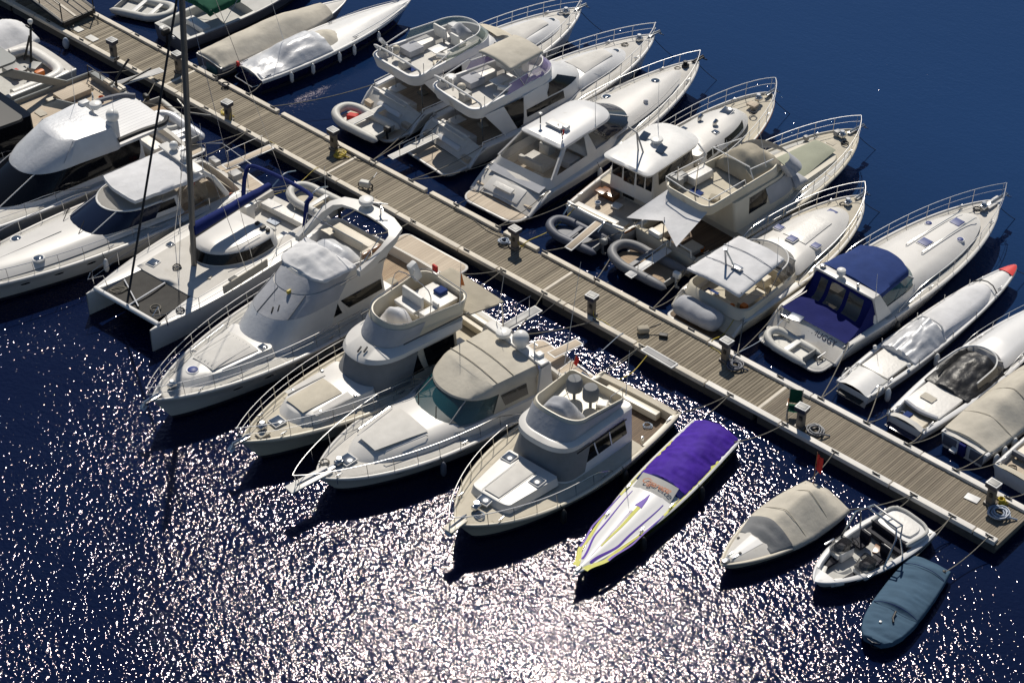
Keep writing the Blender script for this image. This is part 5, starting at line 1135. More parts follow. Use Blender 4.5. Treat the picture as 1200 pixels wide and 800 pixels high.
# =================================================================== upper row, sterns towards the pontoon
def fly_up(kind, label, stern, bow, B, bim, tint, Lf):
    b = Boat(kind, label, 'motor yacht', stern, bow, B, 1.4, 2.0, tw=.88, q=.8, p=2.5, drop=(.75, 1.5, .5), hs=.8)
    L = b.L
    b.hull(x0=.75, rub=.12); b.ports((8.0, 9.2, 10.4), 1.1); b.deck(('gel2', 'deck', 'teakl'), toe=.05, crown=.15, wells=((1.55, 4.3, .34, .8),), x0=.75); b.platform(-.6, .95, 1.76, .46, 'teakl', .5)
    A = lev(1.35, 4.2, 9.3, 1.62, 1.5, 2.8, .15, 2.2); Bb = lev(2.3, 4.3, 8.9, 1.58, 1.42, 2.6, .15, 2.2); C = lev(3.05, 4.3, 7.4, 1.5, 1.35, 1.9, .2, 2.2)
    b.part([A, Bb, C], 'deckhouse', 'gel2', crown=.1, angle=50)
    b.part([lev(1.75, 8.2, 12.4, 1.3, 1.1, 2.6, .2, 1.9, 1.9), lev(2.1, 8.4, 11.6, 1.1, .95, 2.2, .2, 2.)], 'coachroof', 'gel2', crown=.12, angle=60)
    b.winx(Bb, C, 6.0, 8.3, .04, .95, 6.1, 6.9); b.winx(A, Bb, 4.5, 7.2, .5, .95, 4.5, 7.0)
    fa, fb = b.tub(1.2, 7.1, 1.66, 1.36, 1.6, 2.95, 3.55, 3.12, mats=('gel2', 'deckw'), lean=.1, ra=.5, inset=.14, zbf=2.3)
    S0 = lev(3.5, 1.9, 7.05, 1.62, 1.32, 1.6, .4, 2.2); S1 = lev(4.05, 2.0, 6.5, 1.55, 1.2, 1.4, .4, 2.2)
    mb = MB(); patch(mb, S0, S1, 12, NR - 12, 0, 1, 0, ut=(13, NR - 13), nu=40); b.add(mb, 'flybridge_screen', tint, None, 60)
    mb = MB(); mb.tube([Vector(upos(ring(S1), lerp(13, NR - 13, i / 40))) for i in range(41)], .03, n=6)
    for sy in (1, -1): mb.tube([(3.6, sy * 1.55, 4.03), (1.9, sy * 1.7, 3.55)], .03, n=6)
    b.add(mb, 'screen_rail', 'white')
    b.boxes([((5.8, .45, 3.5), (.5, 1.0, .75))], 'gel2', 'helm_console', bev=.12); b.seat(5.0, .5, 3.12, 'vinyl', .9); b.seat(5.0, -.6, 3.12, 'vinyl', .6)
    b.tubes([[(5.9, -1.1, 3.55), (4.6, -1.25, 3.55), (3.9, -1.2, 3.55), (3.5, -.7, 3.55)]], .14, 'vinyl', 'settee_back', smooth=4, n=8)
    b.boxes([((4.8, -.85, 3.32), (1.6, .6, .35)), ((3.9, .9, 3.32), (1.2, .7, .4))], 'vinyl', 'settee'); b.boxes([((4.0, -.2, 3.5), (.8, .6, .06))], 'plasw', 'flybridge_table')
    b.boxes([((3.2, .8, 3.35), (.9, .8, .35))], 'cv_grey', 'covered_sunpad')
    mb = MB(); mb.tube([(1.8, 1.5, 3.5), (1.5, 1.4, 4.0), (1.5, -1.4, 4.0), (1.8, -1.5, 3.5)], .05, smooth=4); a_ = b.add(mb, 'radar_arch', 'white')
    b.tubes([[(2.0, sy * 1.5, 3.55), (2.0, sy * 1.5, 4.05)] for sy in (1, -1)], .02, 'chrome', 'rail_post')
    b.tubes([[(1.75, y, 3.5), (1.75, y, 4.15)] for y in (.5, .9)], .05, 'chrome', 'light_mast', a_)
    b.boxes([((1.9, 1.3, 3.7), (.3, .25, .25)), ((2.0, -.1, 3.4), (.5, .4, .4))], 'plasg', 'flybridge_gear')
    # cockpit
    b.boxes([((1.85, .2, 1.05), (.5, 2.0, .5))], 'vinyl', 'cockpit_sofa'); b.boxes([((1.62, .2, 1.35), (.16, 2.0, .4))], 'vinyl', 'sofa_back')
    b.boxes([((1.45, 1.35, 1.1), (.1, .7, .7))], 'gel2', 'transom_gate'); b.boxes([((.98, sy * 1.4, .72), (.4, .5, .3)) for sy in (1, -1)], 'teakl', 'transom_step'); b.boxes([((1.12, 0, .86), (.3, 1.7, .5), 0, -.7)], 'gel2', 'garage_door', bev=.1); b.boxes([((1.5, .2, 1.42), (.35, 1.9, .08))], 'vinyl', 'transom_pad'); b.boxes([((2.3, .9, 1.35), (.7, .6, .05))], 'plasw', 'cockpit_table')
    mb = MB(); mb.grid([[(4.22, y, z) for y in (-1.4, 0, 1.4)] for z in (.85, 2.9)]); b.add(mb, 'saloon_door', 'glass')
    for sy in (1, -1): b.tubes([[(1.6, sy * 1.8, 1.4), (1.6, sy * 1.8, 1.7), (2.9, sy * 1.85, 1.7), (3.0, sy * 1.85, 1.42)]], .028, 'white', 'cockpit_rail')
    for sy in (1, -1): b.tubes([[(2.3, sy * 1.0, .9), (2.2, sy * 1.0, 3.0)]], .035, 'chrome', 'overhang_post')
    b.deckpad(9.0, 11.2, .75, .4, 'deckw', 'sunpad', zf=lambda x, y: 2.1 + .12 * (1 - min(1, y * y)) , th=.07); b.hatch(11.75, 0, 2.0, .45, 'hatch', True)
    b.rail(6.6, .66, .1, 8, .028, .34, .1, 'white'); b.anchor(); b.cleats((1.6, 6.0, 12.2))
    b.clutter((('rope', 12.6, .2, 1.92), ('rope', 2.9, -1.2, .83), ('towel', 2.2, -.3, 3.14), ('cushion', 3.4, -.9, 3.14), ('bucket', 3.6, 1.2, .83), ('cushion', 3.3, .2, .83)), int(abs(stern[0]) * 10))
    b.skid(4.6, 12.4, .8, .94, brk=(7.0, 9.6))
    for sy in (1, -1):
        mb = MB(); mb.grid([[(3.9, sy * 1.66, 1.38), (3.1, sy * 1.66, 1.38), (3.1, sy * 1.58, 1.38), (3.9, sy * 1.58, 1.38)], [(3.1, sy * 1.58, 3.02), (1.9, sy * 1.58, 3.02), (1.9, sy * 1.5, 3.02), (3.1, sy * 1.5, 3.02)]], closed=True); b.add(mb, 'side_wing', 'gel2', None, 30)
        mb = MB(); mb.grid([[(4.35, sy * 1.6, 1.45), (3.9, sy * 1.6, 1.45)], [(4.35, sy * 1.54, 3.0), (3.1, sy * 1.53, 3.0)]]); b.add(mb, 'wing_glass', 'glass')
    return b
b = fly_up('flybridge_yacht', 'white flybridge yacht with green tinted screen and open flybridge, a tender on its platform', (-12.27, 3.70), (-11.14, 17.50), 2.05, False, 'tgreen', 0)
b.cover(5.2, 6.0, [(5.2, .3), (5.6, .5), (6.0, .1)], 'cv_grey', 'seat_cover', 2, 0, .2, .05, 10, 6, bfun=lambda x: .45, zfun=lambda x: 3.75, seed=3)
mb = MB(); mb.tube([(2.2, 1.5, 3.6), (1.7, 1.3, 4.3)], .11, n=8); b.add(mb, 'folded_davit', 'white'); b.ball(2.3, .9, 3.7, .2, 'vinylc', 'covered_barbecue')
b.deckpad(7.3, 8.6, .8, .7, 'deckb', 'roof_panel', zf=lambda x, y: interp([(7.3, 3.13), (7.5, 3.05), (8.9, 2.42)], x) + .09 * (1 - y * y), th=.02)
b.passerelle(-1.2, 1.0, .35, .95, 1.0, .42, 'deckw', False)
U4 = b
tender('grey inflatable tender with red bag and black outboard on a yacht swim platform', world(b, (-.35, -1.35, .5)), b.root.rotation_euler.z + math.pi / 2 + .1, 3.3, .75, .22, 'hypl', 'hypl', 'white', seatx=(.5,))
o = tag(MB().build('red_bag', 'red', None), 'red bag lying in the bow of the grey tender', 'bag'); bpy.data.objects.remove(o)
mb = MB(); mb.box((0, 0, 0), (.55, .4, .28), 0, .1, 3); p_ = world(b, (-.5, .95, .72)); o = mb.build('red_bag', 'red', None, 60, p_, .4); tag(o, 'red bag lying inside the grey tender on the swim platform', 'bag')
b = fly_up('flybridge_yacht', 'white flybridge yacht with lavender tinted screen and a pale bimini over its helm', (-8.16, 3.56), (-6.58, 17.92), 2.05, True, 'lav', 0)
b.canopy(3.9, 6.0, 1.15, 1.05, 4.6, 4.75, 'cv_beige', .22, .12, .015, 'bimini')
b.tubes([[(4.5, sy * 1.45, 3.6), (4.0, sy * 1.14, 4.6)] for sy in (1, -1)] + [[(4.5, sy * 1.45, 3.6), (5.9, sy * 1.04, 4.75)] for sy in (1, -1)], .018, 'chrome', 'bimini_frame')
b.dome(2.0, .95, 3.85, .28, .2); b.ball(2.1, .3, 3.65, .22, 'vinylc', 'covered_barbecue'); b.passerelle(-1.9, .9, .75, .95, 1.05, .42, 'deckw', True)
U5 = b
# ---- navy hulled hardtop sport yacht
b = Boat('hardtop_yacht', 'long slim sport yacht with dark navy hull and rounded cream hardtop', 'motor yacht', (-3.2, 2.32), (-3.5, 17.62), 1.95, 1.25, 1.75, tw=.9, q=.78, p=2.4, drop=(.6, 1.9, .5), hs=0.85)
b.hull(('gel', 'stripe', 'anti', 'navy'), rub=.16, x0=.6, side=3)
b.deck(('gel', 'deck', 'teakl'), toe=.04, crown=.2, wells=((2.0, 5.6, .42, .75),), x0=.6); b.platform(-.3, .95, 1.72, .46, 'teakl', .7)
T = lev(1.55, 5.0, 14.2, 1.5, 1.35, 6.0, .2, 1.7, 1.7); T2 = lev(1.85, 5.2, 13.6, 1.25, 1.1, 5.8, .2, 1.7, 1.85); b.part([T, T2], 'coachroof', 'gel', crown=.13, angle=60)
W0 = lev(1.75, 5.6, 9.4, 1.48, 1.38, 2.2, .15, 2.1); W1 = lev(2.7, 4.6, 7.4, 1.25, 1.18, 1.3, .15, 2.2)
b.front(W0, W1, 15, .02, 1, 'windscreen', 'glassb', 15, 0, (-.33, .33), 1)
b.win(W0, W1, 9, 16, .05, .95, 'side_window', 'clear', off=0)
R0 = lev(2.62, 3.45, 7.55, 1.26, 1.22, 1.1, .2, 2.4); R1 = lev(2.75, 3.4, 7.5, 1.26, 1.2, 1.1, .2, 2.4); R2 = lev(2.84, 3.55, 7.3, 1.15, 1.08, 1.0, .2, 2.4)
b.part([R0, R1, R2], 'hardtop', 'gel2', crown=.12, bottom=True)
b.part([lev(1.3, 1.9, 8.2, 1.78, 1.7, 2.2, .4), lev(1.75, 2.2, 8.0, 1.62, 1.5, 2.1, .4), lev(1.3, 2.3, 7.9, 1.5, 1.4, 2.0, .4)], 'coaming', 'gel', cap=False)
for sy in (1, -1):
    mb = MB(); mb.grid([[(2.3, sy * 1.66, 1.7), (2.6, sy * 1.66, 1.7), (2.6, sy * 1.58, 1.7), (2.3, sy * 1.58, 1.7)], [(3.5, sy * 1.25, 2.65), (3.8, sy * 1.25, 2.65), (3.8, sy * 1.16, 2.65), (3.5, sy * 1.16, 2.65)]], closed=True); b.add(mb, 'roof_pillar', 'gel')
    mb = MB(); mb.grid([[(4.9, sy * 1.6, 1.7), (5.6, sy * 1.56, 1.7)], [(5.0, sy * 1.26, 2.65), (5.3, sy * 1.25, 2.65)]]); b.add(mb, 'roof_pillar', 'gel')
mb = MB(); mb.grid([[(lerp(2.35, 3.45, v), lerp(-1.55, 1.55, u) * lerp(1, .78, v), lerp(1.5, 2.68, v)) for u in (0, .25, .5, .75, 1)] for v in (0, .5, 1)]); b.add(mb, 'clear_curtain', 'clear')
mb = MB(); mb.grid([[(lerp(1.55, 2.36, v), lerp(-1.55, 1.55, u), lerp(1.28, 1.52, v)) for u in (0, .5, 1)] for v in (0, .5, 1)]); mb.tube([(2.36, -1.55, 1.53), (2.36, 1.55, 1.53)], .03); b.add(mb, 'canvas_apron', 'cv_grey')
b.boxes([((3.6, .3, 1.2), (1.0, 1.4, .3)), ((3.1, .3, 1.4), (.2, 1.4, .4)), ((4.6, -.7, 1.2), (.8, .8, .4)), ((4.6, .6, 1.4), (.5, .6, .6))], 'vinyl', 'cockpit_seat')
b.boxes([((1.2, .1, .78), (.9, 2.1, .5), 0, -.5)], 'gel', 'garage_door', bev=.12); b.boxes([((1.0, .1, 1.12), (.3, 1.1, .1), 0, -.4)], 'vinyl', 'transom_cushion')
for sy in (1.45, -1.4): b.boxes([((1.1, sy, .68), (.45, .4, .2))], 'teakl', 'step')
b.tubes([[(4.4, -.2, 2.95), (4.4, -.2, 3.2)], [(4.2, .7, 2.95), (4.2, .7, 3.45)], [(3.9, -.9, 2.9), (3.8, -.9, 3.5)]], .03, 'black', 'antenna_mast'); b.boxes([((4.5, .0, 3.05), (.5, .9, .12)), ((4.6, -.5, 3.05), (.3, .3, .2)), ((4.2, .7, 3.5), (.16, .16, .1))], 'plasw', 'radar_bar', bev=.04)
b.boxes([((3.9, -.95, 3.3), (.1, .02, .3))], 'red', 'pennant', bev=.0)
for x, y in ((9.4, 1.0), (12.0, .1)): b.hatch(x, y, 1.83 if y > .5 else 1.93, .5, 'hatch', True)
b.ball(10.2, -.75, 1.95, .12, 'cv_white', 'covered_spotlight'); b.tubes([[(8.6, sy * 1.38, 1.86), (10.5, sy * 1.2, 1.92), (13.0, sy * .6, 1.88)] for sy in (1, -1)], .016, 'grey', 'deck_seam', smooth=3)
b.rail(7.2, .5, .08, 9, .02, None, .15); b.anchor(m='black'); b.cleats((1.6, 7.0, 13.4)); b.whip(6.0, -1.1, 2.85, 2.2)
b.skid(6.5, 14, .78, .93, brk=(9, 11.5))
b.clutter((('rope', 13.9, .2, 1.7), ('towel', 2.7, -.4, 1.2), ('bucket', 2.4, 1.2, .77)), 5)
U6 = b
# ---- white roofed wheelhouse trawler
b = Boat('wheelhouse_boat', 'white wheelhouse boat with rounded white roof and teak side decks', 'motor yacht', (1.34, 4.27), (1.10, 17.49), 2.05, 1.3, 2.0, tw=.82, q=.68, p=2.5, hs=0.75)
b.hull(('gel', 'varnish', 'anti'), rub=.12, stripe=True); b.deck(('gel', 'deckb', 'teakl'), toe=.12, crown=.04, wells=((.35, 2.6, .16, .75),))
A = lev(1.2, 2.5, 6.2, 1.28, 1.24, .9, .15, 2.6); Bb = lev(3.15, 2.6, 5.8, 1.22, 1.18, .8, .15, 2.6); b.part([A, Bb], 'wheelhouse', 'gel')
b.part([lev(3.1, 2.05, 6.2, 1.34, 1.3, 1.0, .3, 2.6), lev(3.22, 2.0, 6.25, 1.38, 1.33, 1.0, .35, 2.6), lev(3.3, 2.1, 6.1, 1.28, 1.22, .9, .35, 2.6)], 'wheelhouse_roof', 'white', crown=.16, angle=60, bottom=True)
for y0, y1 in ((-1.15, -.8), (-.72, -.28), (.55, 1.12)):
    mb = MB(); mb.box((2.56, (y0 + y1) / 2, 2.5), (.04, y1 - y0, .95), 0, .01); b.add(mb, 'wheelhouse_window', 'glass')
mb = MB(); mb.box((2.555, .15, 1.95), (.04, .62, 2.05), 0, .01); b.add(mb, 'wheelhouse_door', 'glass'); b.winx(A, Bb, 2.9, 5.0, .55, .92)
b.front(A, Bb, 13, .55, .92)
b.boxes([((2.2, 1.0, .95), (.5, .9, .35)), ((1.9, 1.2, 1.25), (.4, .5, .1))], 'varnish', 'cockpit_step'); b.boxes([((.75, -.7, .82), (.7, .9, .2)), ], 'vinylc', 'cockpit_cushion'); b.boxes([((.5, .3, 1.0), (.3, 2.4, .35))], 'gel', 'stern_bench')
b.tubes([[(.06, -1.6, 1.45), (-.05, -.8, 1.45), (-.08, 0, 1.45), (-.05, .8, 1.45), (.06, 1.6, 1.45)]], .09, 'plasw', 'stern_fender_rail', smooth=3)
T = lev(1.75, 5.9, 10.9, 1.35, 1.2, 2.6, .2, 2.0, 1.95); T2 = lev(2.3, 5.9, 10.4, 1.15, 1.0, 2.4, .2, 2.0, 2.35); b.part([T, T2], 'coachroof', 'gel', crown=.14, angle=60)
b.winx(T, T2, 8.0, 9.8, .25, .8, nu=10); b.winx(T, T2, 6.5, 7.4, .25, .8, nu=8)
b.hatch(9.7, .1, 2.47, .5, 'hatch', tilt=-.3); b.hatch(7.3, .75, 2.36, .28); b.hatch(8.0, -.55, 2.4, .28); 
for x, y in ((8.3, .6), (8.4, -.2)):
    mb = MB(); mb.tube([(x, y, 2.35), (x, y, 2.6), (x + .16, y, 2.68)], .1, n=8); b.add(mb, 'cowl_vent', 'chrome')
for y in (.6, -.6):
    mb = MB(); mb.box((4.0 + .3 * y, y * 1.05, 3.55), (.45, .4, .05), 0, .01, 2, 0, -.5); mb.tube([(4.0 + .3 * y, y * 1.05, 3.4), (4.0 + .3 * y, y * 1.05, 3.55)], .05); b.add(mb, 'solar_panel', 'hatch')
b.dome(4.2, -.05, 3.58, .3, .16); b.tubes([[(3.2, .2, 3.4), (2.9, .1, 4.6)], [(3.2, -.1, 3.4), (2.9, .1, 4.6)], [(2.9, .1, 4.6), (2.9, .6, 4.7)]], .04, 'grey', 'folding_mast')
b.rail(3.4, .75, .1, 9, .026, .4, .25, 'white'); b.anchor(); b.cleats((.9, 6.0, 11.5)); b.boxes([((11.7, 0, 2.0), (.4, .5, .1))], 'teakl', 'chain_locker_lid')
b.tubes([[(5.6, -1.35, 3.3), (5.5, -1.9, 3.0), (4.0, -1.95, 1.4)]], .05, 'white', 'boathook'); b.whip(5.5, .9, 3.3, 2.6)
b.passerelle(-2.3, -.1, -.4, .9, 1.35, .42, 'teakl', False)
for sy in (1, -1): b.tubes([[(.1, sy * 1.0, 1.4), (-.5, sy * 1.0, 1.9), (-1.0, sy * 1.0, 1.6)]], .04, 'chrome', 'davit', smooth=4)
b.clutter((('rope', 11.2, -.4, 1.9), ('rope', 1.6, -1.1, .77), ('bucket', 1.3, .9, .77), ('cushion', 1.8, .2, .77)), 6)
U7 = b
tender('slate grey inflatable dinghy hung crosswise behind the white roofed wheelhouse boat', world(b, (-1.0, -1.2, .45)), b.root.rotation_euler.z + math.pi / 2 + .05, 2.9, .62, .2, 'hypd', 'hypd', 'hypd', noengine=False, seatx=(.5,), eng='plasg')
# ---- cream flybridge with grey green foredeck
b = Boat('flybridge_trawler', 'cream flybridge yacht with grey green foredeck pad and a tent-like awning aft', 'motor yacht', (4.92, 4.80), (5.95, 17.70), 2.1, 1.35, 1.85, tw=.85, q=.72, p=2.5, hs=0.75)
b.hull(('cream', 'stripe', 'anti'), rub=.12); b.deck(('cream', 'deckb', 'teakd'), toe=.07, wells=((.3, 3.0, .18, .8),))
A = lev(1.3, 2.9, 8.0, 1.52, 1.42, 1.9, .15, 2.4); Bb = lev(2.9, 2.9, 7.0, 1.32, 1.22, 1.5, .15, 2.4); b.part([A, Bb], 'deckhouse', 'cream')
b.winx(A, Bb, 3.9, 5.2, .4, .9); b.winx(A, Bb, 5.6, 6.4, .4, .9); b.front(A, Bb, 13, .3, .9, 'windscreen_cover', 'cv_grey', 13, .03)
fa, fb = b.tub(1.1, 6.7, 1.34, 1.2, 1.2, 2.9, 3.5, 3.02, mats=('cream', 'deckb'), lean=.2, ra=.45)
b.cover(4.3, 6.2, [(4.3, .55), (4.8, .95), (5.5, .85), (6.2, .3)], 'cv_tan', 'helm_cover', 2.2, 0, .3, .09, 24, 9, bfun=lambda x: 1.08, zfun=lambda x: 3.4, seed=31)
b.part([lev(3.5, 6.0, 7.2, 1.3, 1.2, .9, .2), lev(2.6, 6.6, 8.1, 1.35, 1.25, .9, .2)], 'bridge_front', 'cv_grey', cap=False)
b.tubes([[(1.3, sy * 1.28, 3.5), (1.25, sy * 1.28, 3.85), (3.6, sy * 1.24, 3.85), (3.7, sy * 1.24, 3.5)] for sy in (1, -1)] + [[(1.25, -1.28, 3.85), (1.15, 0, 3.85), (1.25, 1.28, 3.85)]], .025, 'white', 'bridge_rail')
b.tubes([[(4.2, 1.2, 3.6), (4.0, 1.1, 4.3), (4.0, -1.1, 4.3), (4.2, -1.2, 3.6)], [(4.0, 1.15, 4.2), (5.6, .8, 4.2)], [(4.0, -1.15, 4.2), (5.7, -1.0, 3.9)]], .03, 'white', 'bimini_frame')
b.boxes([((3.0, .9, 3.3), (1.2, .6, .4))], 'vinyl', 'bridge_seat'); b.tubes([[(1.6, .9, 3.1), (1.7, 1.0, 4.3)], [(2.0, .2, 3.1), (2.0, .1, 4.8)]], .025, 'chrome', 'bridge_post'); b.boxes([((1.7, 1.1, 3.5), (.3, .7, .5)), ((2.2, 1.2, 3.4), (.4, .4, .4))], 'plasg', 'bridge_gear')
mb = MB(); rows = []
for i in range(13):
    t = i / 12; row = []
    for j in range(13):
        v = j / 12 * 2 - 1; x = lerp(1.3, -.9 + .7 * (1 - abs(v)) ** 1, t); y = v * lerp(1.2, 1.5, t); z = lerp(3.15, 2.5, t) + .28 * t * (1 - abs(v)) ** 1.2 - .15 * math.sin(math.pi * t) * (1 - v * v) * .6
        row.append((x, y, z))
    rows.append(row)
mb.grid(rows); b.add(mb, 'awning', 'cv_white', None, 60)
b.tubes([[(-.1, 0, 2.95), (-.15, 0, 1.3)]], .025, 'chrome', 'awning_pole')
b.deckpad(8.0, 10.7, .98, .62, 'green', 'foredeck_pad', lift=.1, toe=.07, crown=.25, th=.05); b.part([lev(1.55, 7.2, 11.0, 1.35, 1.15, 1.2, .2), lev(1.78, 7.2, 10.85, 1.25, 1.05, 1.1, .2)], 'coachroof', 'cream', crown=.05)
b.tubes([[(8.1, 0, 1.93), (9.6, 0, 1.9)]], .014, 'cream', 'pad_seam'); b.hatch(11.3, .1, 1.72, .45, 'deckb'); b.cover(7.2, 8.0, [(7.2, .7), (8.0, .1)], 'cv_grey', 'screen_skirt', 2.4, 0, .1, .05, 10, 8, bfun=lambda x: 1.25, zfun=lambda x: 1.8)
b.rail(5.6, .7, .1, 8, .022, .36, .25); b.anchor(roller=.7); b.cleats((.8, 6.5, 11.2)); b.boxes([((11.9, .3, 1.95), (.35, .3, .3)), ((10.6, 1.1, 1.85), (.25, .25, .25))], 'grey', 'windlass_cover', bev=.08)
b.boxes([((.9, -.8, 1.0), (.8, .7, .3)), ((.7, .9, 1.1), (.7, .6, .5))], 'vinylc', 'cockpit_cushion'); b.tubes([[(.1, 1.5, 1.35), (.1, 1.5, 1.85), (1.2, 1.6, 1.85), (1.2, 1.6, 1.35)], [(.1, -1.5, 1.35), (.05, -1.5, 1.8), (.05, -.3, 1.8), (.05, -.3, 1.35)]], .035, 'white', 'stern_rail')
b.boxes([((.2, .75, 1.45), (.3, .7, .35))], 'plasw', 'stern_gear', bev=.1); b.platform(-1.0, .1, 1.5, .42, 'teakd'); b.passerelle(-2.6, -.1, -.35, .95, 1.3, .42, 'white', True); b.whip(2.5, -1.4, 3.6, 3.0, (-.3, .2)); b.whip(5.0, -1.2, 3.9, 2.4, (-.5, .2))
b.skid(4.0, 11.4, .74, .92, 'deckg', brk=(7.0, 9.2))
b.clutter((('rope', 11.6, -.4, 1.78), ('rope', 1.6, .2, .82), ('bucket', 1.2, -1.1, .82), ('towel', 2.2, .3, 3.04), ('cushion', 2.4, -.6, 3.04)), 7)
U8 = b
tender('grey inflatable tender with brown floor crosswise at the stern of the tent-awning yacht', world(b, (-1.2, -1.75, .55)), b.root.rotation_euler.z + math.pi / 2 + .08, 3.5, .78, .22, 'hyp', 'teak', 'hyp', eng='plasw', seatx=(.55,))
# ---- express cruiser with white bimini and blue hatches
b = Boat('express_cruiser', 'white express cruiser with white bimini and four small blue foredeck hatches', 'motor boat', (9.10, 1.95), (9.21, 13.49), 1.85, 1.1, 1.6, tw=.88, q=.72, p=2.5, drop=(.3, .9, .5), hs=0.75)
b.hull(('cream', 'stripe', 'anti'), rub=.11, x0=.3); b.ports((6.6, 7.8), .9, .18, .07); b.deck(('gel', 'deckb', 'deckb'), toe=.05, crown=.14, wells=((.95, 4.6, .3, .6),), x0=.3); b.platform(-.4, .5, 1.5, .44, 'teakd')
b.part([lev(1.1, .8, 5.9, 1.66, 1.6, 1.9, .5), lev(1.5, 1.0, 5.8, 1.6, 1.5, 1.9, .5), lev(1.55, 1.1, 5.7, 1.52, 1.42, 1.8, .5), lev(1.0, 1.2, 5.6, 1.45, 1.35, 1.8, .5)], 'coaming', 'cream', cap=False)
T = lev(1.4, 4.8, 10.2, 1.5, 1.35, 3.6, .2, 1.9, 1.55); T2 = lev(1.7, 5.0, 9.7, 1.28, 1.12, 3.3, .2, 1.9, 1.72); b.part([T, T2], 'coachroof', 'gel', crown=.1, angle=60)
b.deckpad(6.5, 8.6, .62, .5, 'vinyl', 'sunpad', zf=lambda x, y: 1.72 + .1 * (1 - min(1, (y / 1.2) ** 2)), th=.04)
W0 = lev(1.5, 3.6, 6.0, 1.52, 1.42, 1.9, .1); W1 = lev(2.15, 3.2, 5.2, 1.42, 1.3, 1.5, .1); b.front(W0, W1, 17, .02, 1, 'windscreen', 'smoke', 17, 0, (-.3, .3), 1)
b.canopy(.85, 4.1, 1.4, 1.22, 2.5, 2.62, 'cv_white', .16, .1, .03, 'bimini', n=22)
b.tubes([[(x, -1.3, z), (x, -.6, z + .13), (x, 0, z + .16), (x, .6, z + .13), (x, 1.3, z)] for x, z in ((2.0, 2.57), (3.2, 2.61))], .018, 'cv_grey', 'bimini_seam', n=5)
b.tubes([[(2.6, sy * 1.55, 1.5), (x, sy * 1.35, 2.55)] for sy in (1, -1) for x in (1.0, 2.4, 4.0)], .018, 'chrome', 'bimini_frame')
mb = MB(); mb.tube([(2.0, .25, 2.7), (1.85, .25, 3.6)], .05); mb.tube([(2.0, -.25, 2.7), (1.85, .2, 3.6)], .04); mb.box((2.05, -.3, 2.78), (.25, .5, .12), 0, .03); b.add(mb, 'folding_mast', 'chrome')
b.boxes([((3.8, .7, 1.1), (.5, .6, .6)), ((2.6, -.8, .85), (1.4, .5, .4)), ((1.5, .2, .85), (.5, 1.4, .4)), ((3.9, -.4, 1.0), (.5, .5, .6))], 'vinylc', 'cockpit_seat'); b.boxes([((1.8, -1.0, 1.1), (.3, .3, .3)), ((1.5, -.6, 1.1), (.2, .2, .25))], 'orange', 'life_jacket', bev=.08)
b.hatch(9.3, .05, 1.72, .44, 'hatchb'); b.hatch(6.35, .0, 1.85, .40, 'hatchb'); b.hatch(6.75, 1.0, 1.76, .36, 'hatchb'); b.hatch(6.75, -1.0, 1.76, .36, 'hatchb')
b.rail(4.6, .72, .1, 7, .024, .36, .15); b.anchor(); b.cleats((1.0, 5.5, 10.2)); b.whip(3.5, -1.3, 2.6, 1.6); b.seat(3.1, .6, .6, 'vinyl')
b.skid(5.4, 10.3, .78, .93, 'deckb', brk=(7.5,))
b.clutter((('rope', 10.4, .2, 1.5), ('towel', 2.0, .9, .64), ('bucket', 1.3, 1.0, .62)), 8)
U9 = b
mb = MB(); rows = []
for i in range(15):
    t = i / 14; x = lerp(-1.2, 1.2, t); e = (1 - abs(t * 2 - 1) ** 7) ** .5
    rows.append([(x, .56 * e * math.cos(a) * (1 + .08 * nz(x * 3, a)), .42 + .44 * e * math.sin(a) * (1 + .08 * nz(x * 3, a, 4))) for a in [k * 2 * math.pi / 14 for k in range(14)]])
mb.grid(rows, closed=True); o = mb.build('wrapped_dinghy', 'cv_grey', None, 60, world(b, (.2, .15, .45)), b.root.rotation_euler.z + math.pi / 2); tag(o, 'rolled dinghy in grey wrap across the stern of the white bimini cruiser', 'dinghy')
# ---- express cruiser with blue canvas and a name on the transom
b = Boat('express_cruiser', 'white express cruiser with deep blue canvas over helm and cockpit, name lettered on its transom', 'motor yacht', (13.05, 2.98), (13.96, 17.20), 2.0, 1.25, 1.7, tw=.9, q=.76, p=2.5, drop=(.8, 1.6, .5), hs=0.78)
b.hull(rub=.12, x0=.8); b.ports((7.4, 8.8, 10.0), 1.0, .2, .07); b.deck(('gel', 'deck', 'deckb'), toe=.05, crown=.0, wells=((1.65, 4.0, .3, .7),), x0=.8); b.platform(-.2, 1.0, 1.72, .44, 'deckg', .5)
T = lev(1.5, 5.0, 12.6, 1.6, 1.5, 4.6, .2, 1.9, 1.65); T2 = lev(1.85, 5.2, 12.0, 1.4, 1.25, 4.4, .2, 1.9, 1.82); b.part([T, T2], 'coachroof', 'gel', crown=.12, angle=60)
W0 = lev(1.75, 3.4, 7.3, 1.65, 1.55, 1.9, .1); W1 = lev(2.5, 3.4, 6.2, 1.5, 1.35, 1.4, .1); b.front(W0, W1, 17, .0, 1, 'windscreen', 'teal', 17, 0, (-.35, .35), 1)
b.win(W0, W1, 9, 13, .1, .95, 'side_window', 'glass', off=0); b.part([lev(1.25, 3.2, 7.5, 1.75, 1.65, 2.0, .2), lev(1.78, 3.3, 7.35, 1.68, 1.58, 1.95, .2)], 'coaming', 'gel', cap=False)
b.canopy(3.75, 6.0, 1.52, 1.28, 2.62, 2.6, 'cv_blue', .25, .25, .04, 'helm_canopy', bowx=.35, fs=.2)
mb = MB(); mb.box((3.5, 0, 2.62), (.45, 3.1, .12), 0, .05)
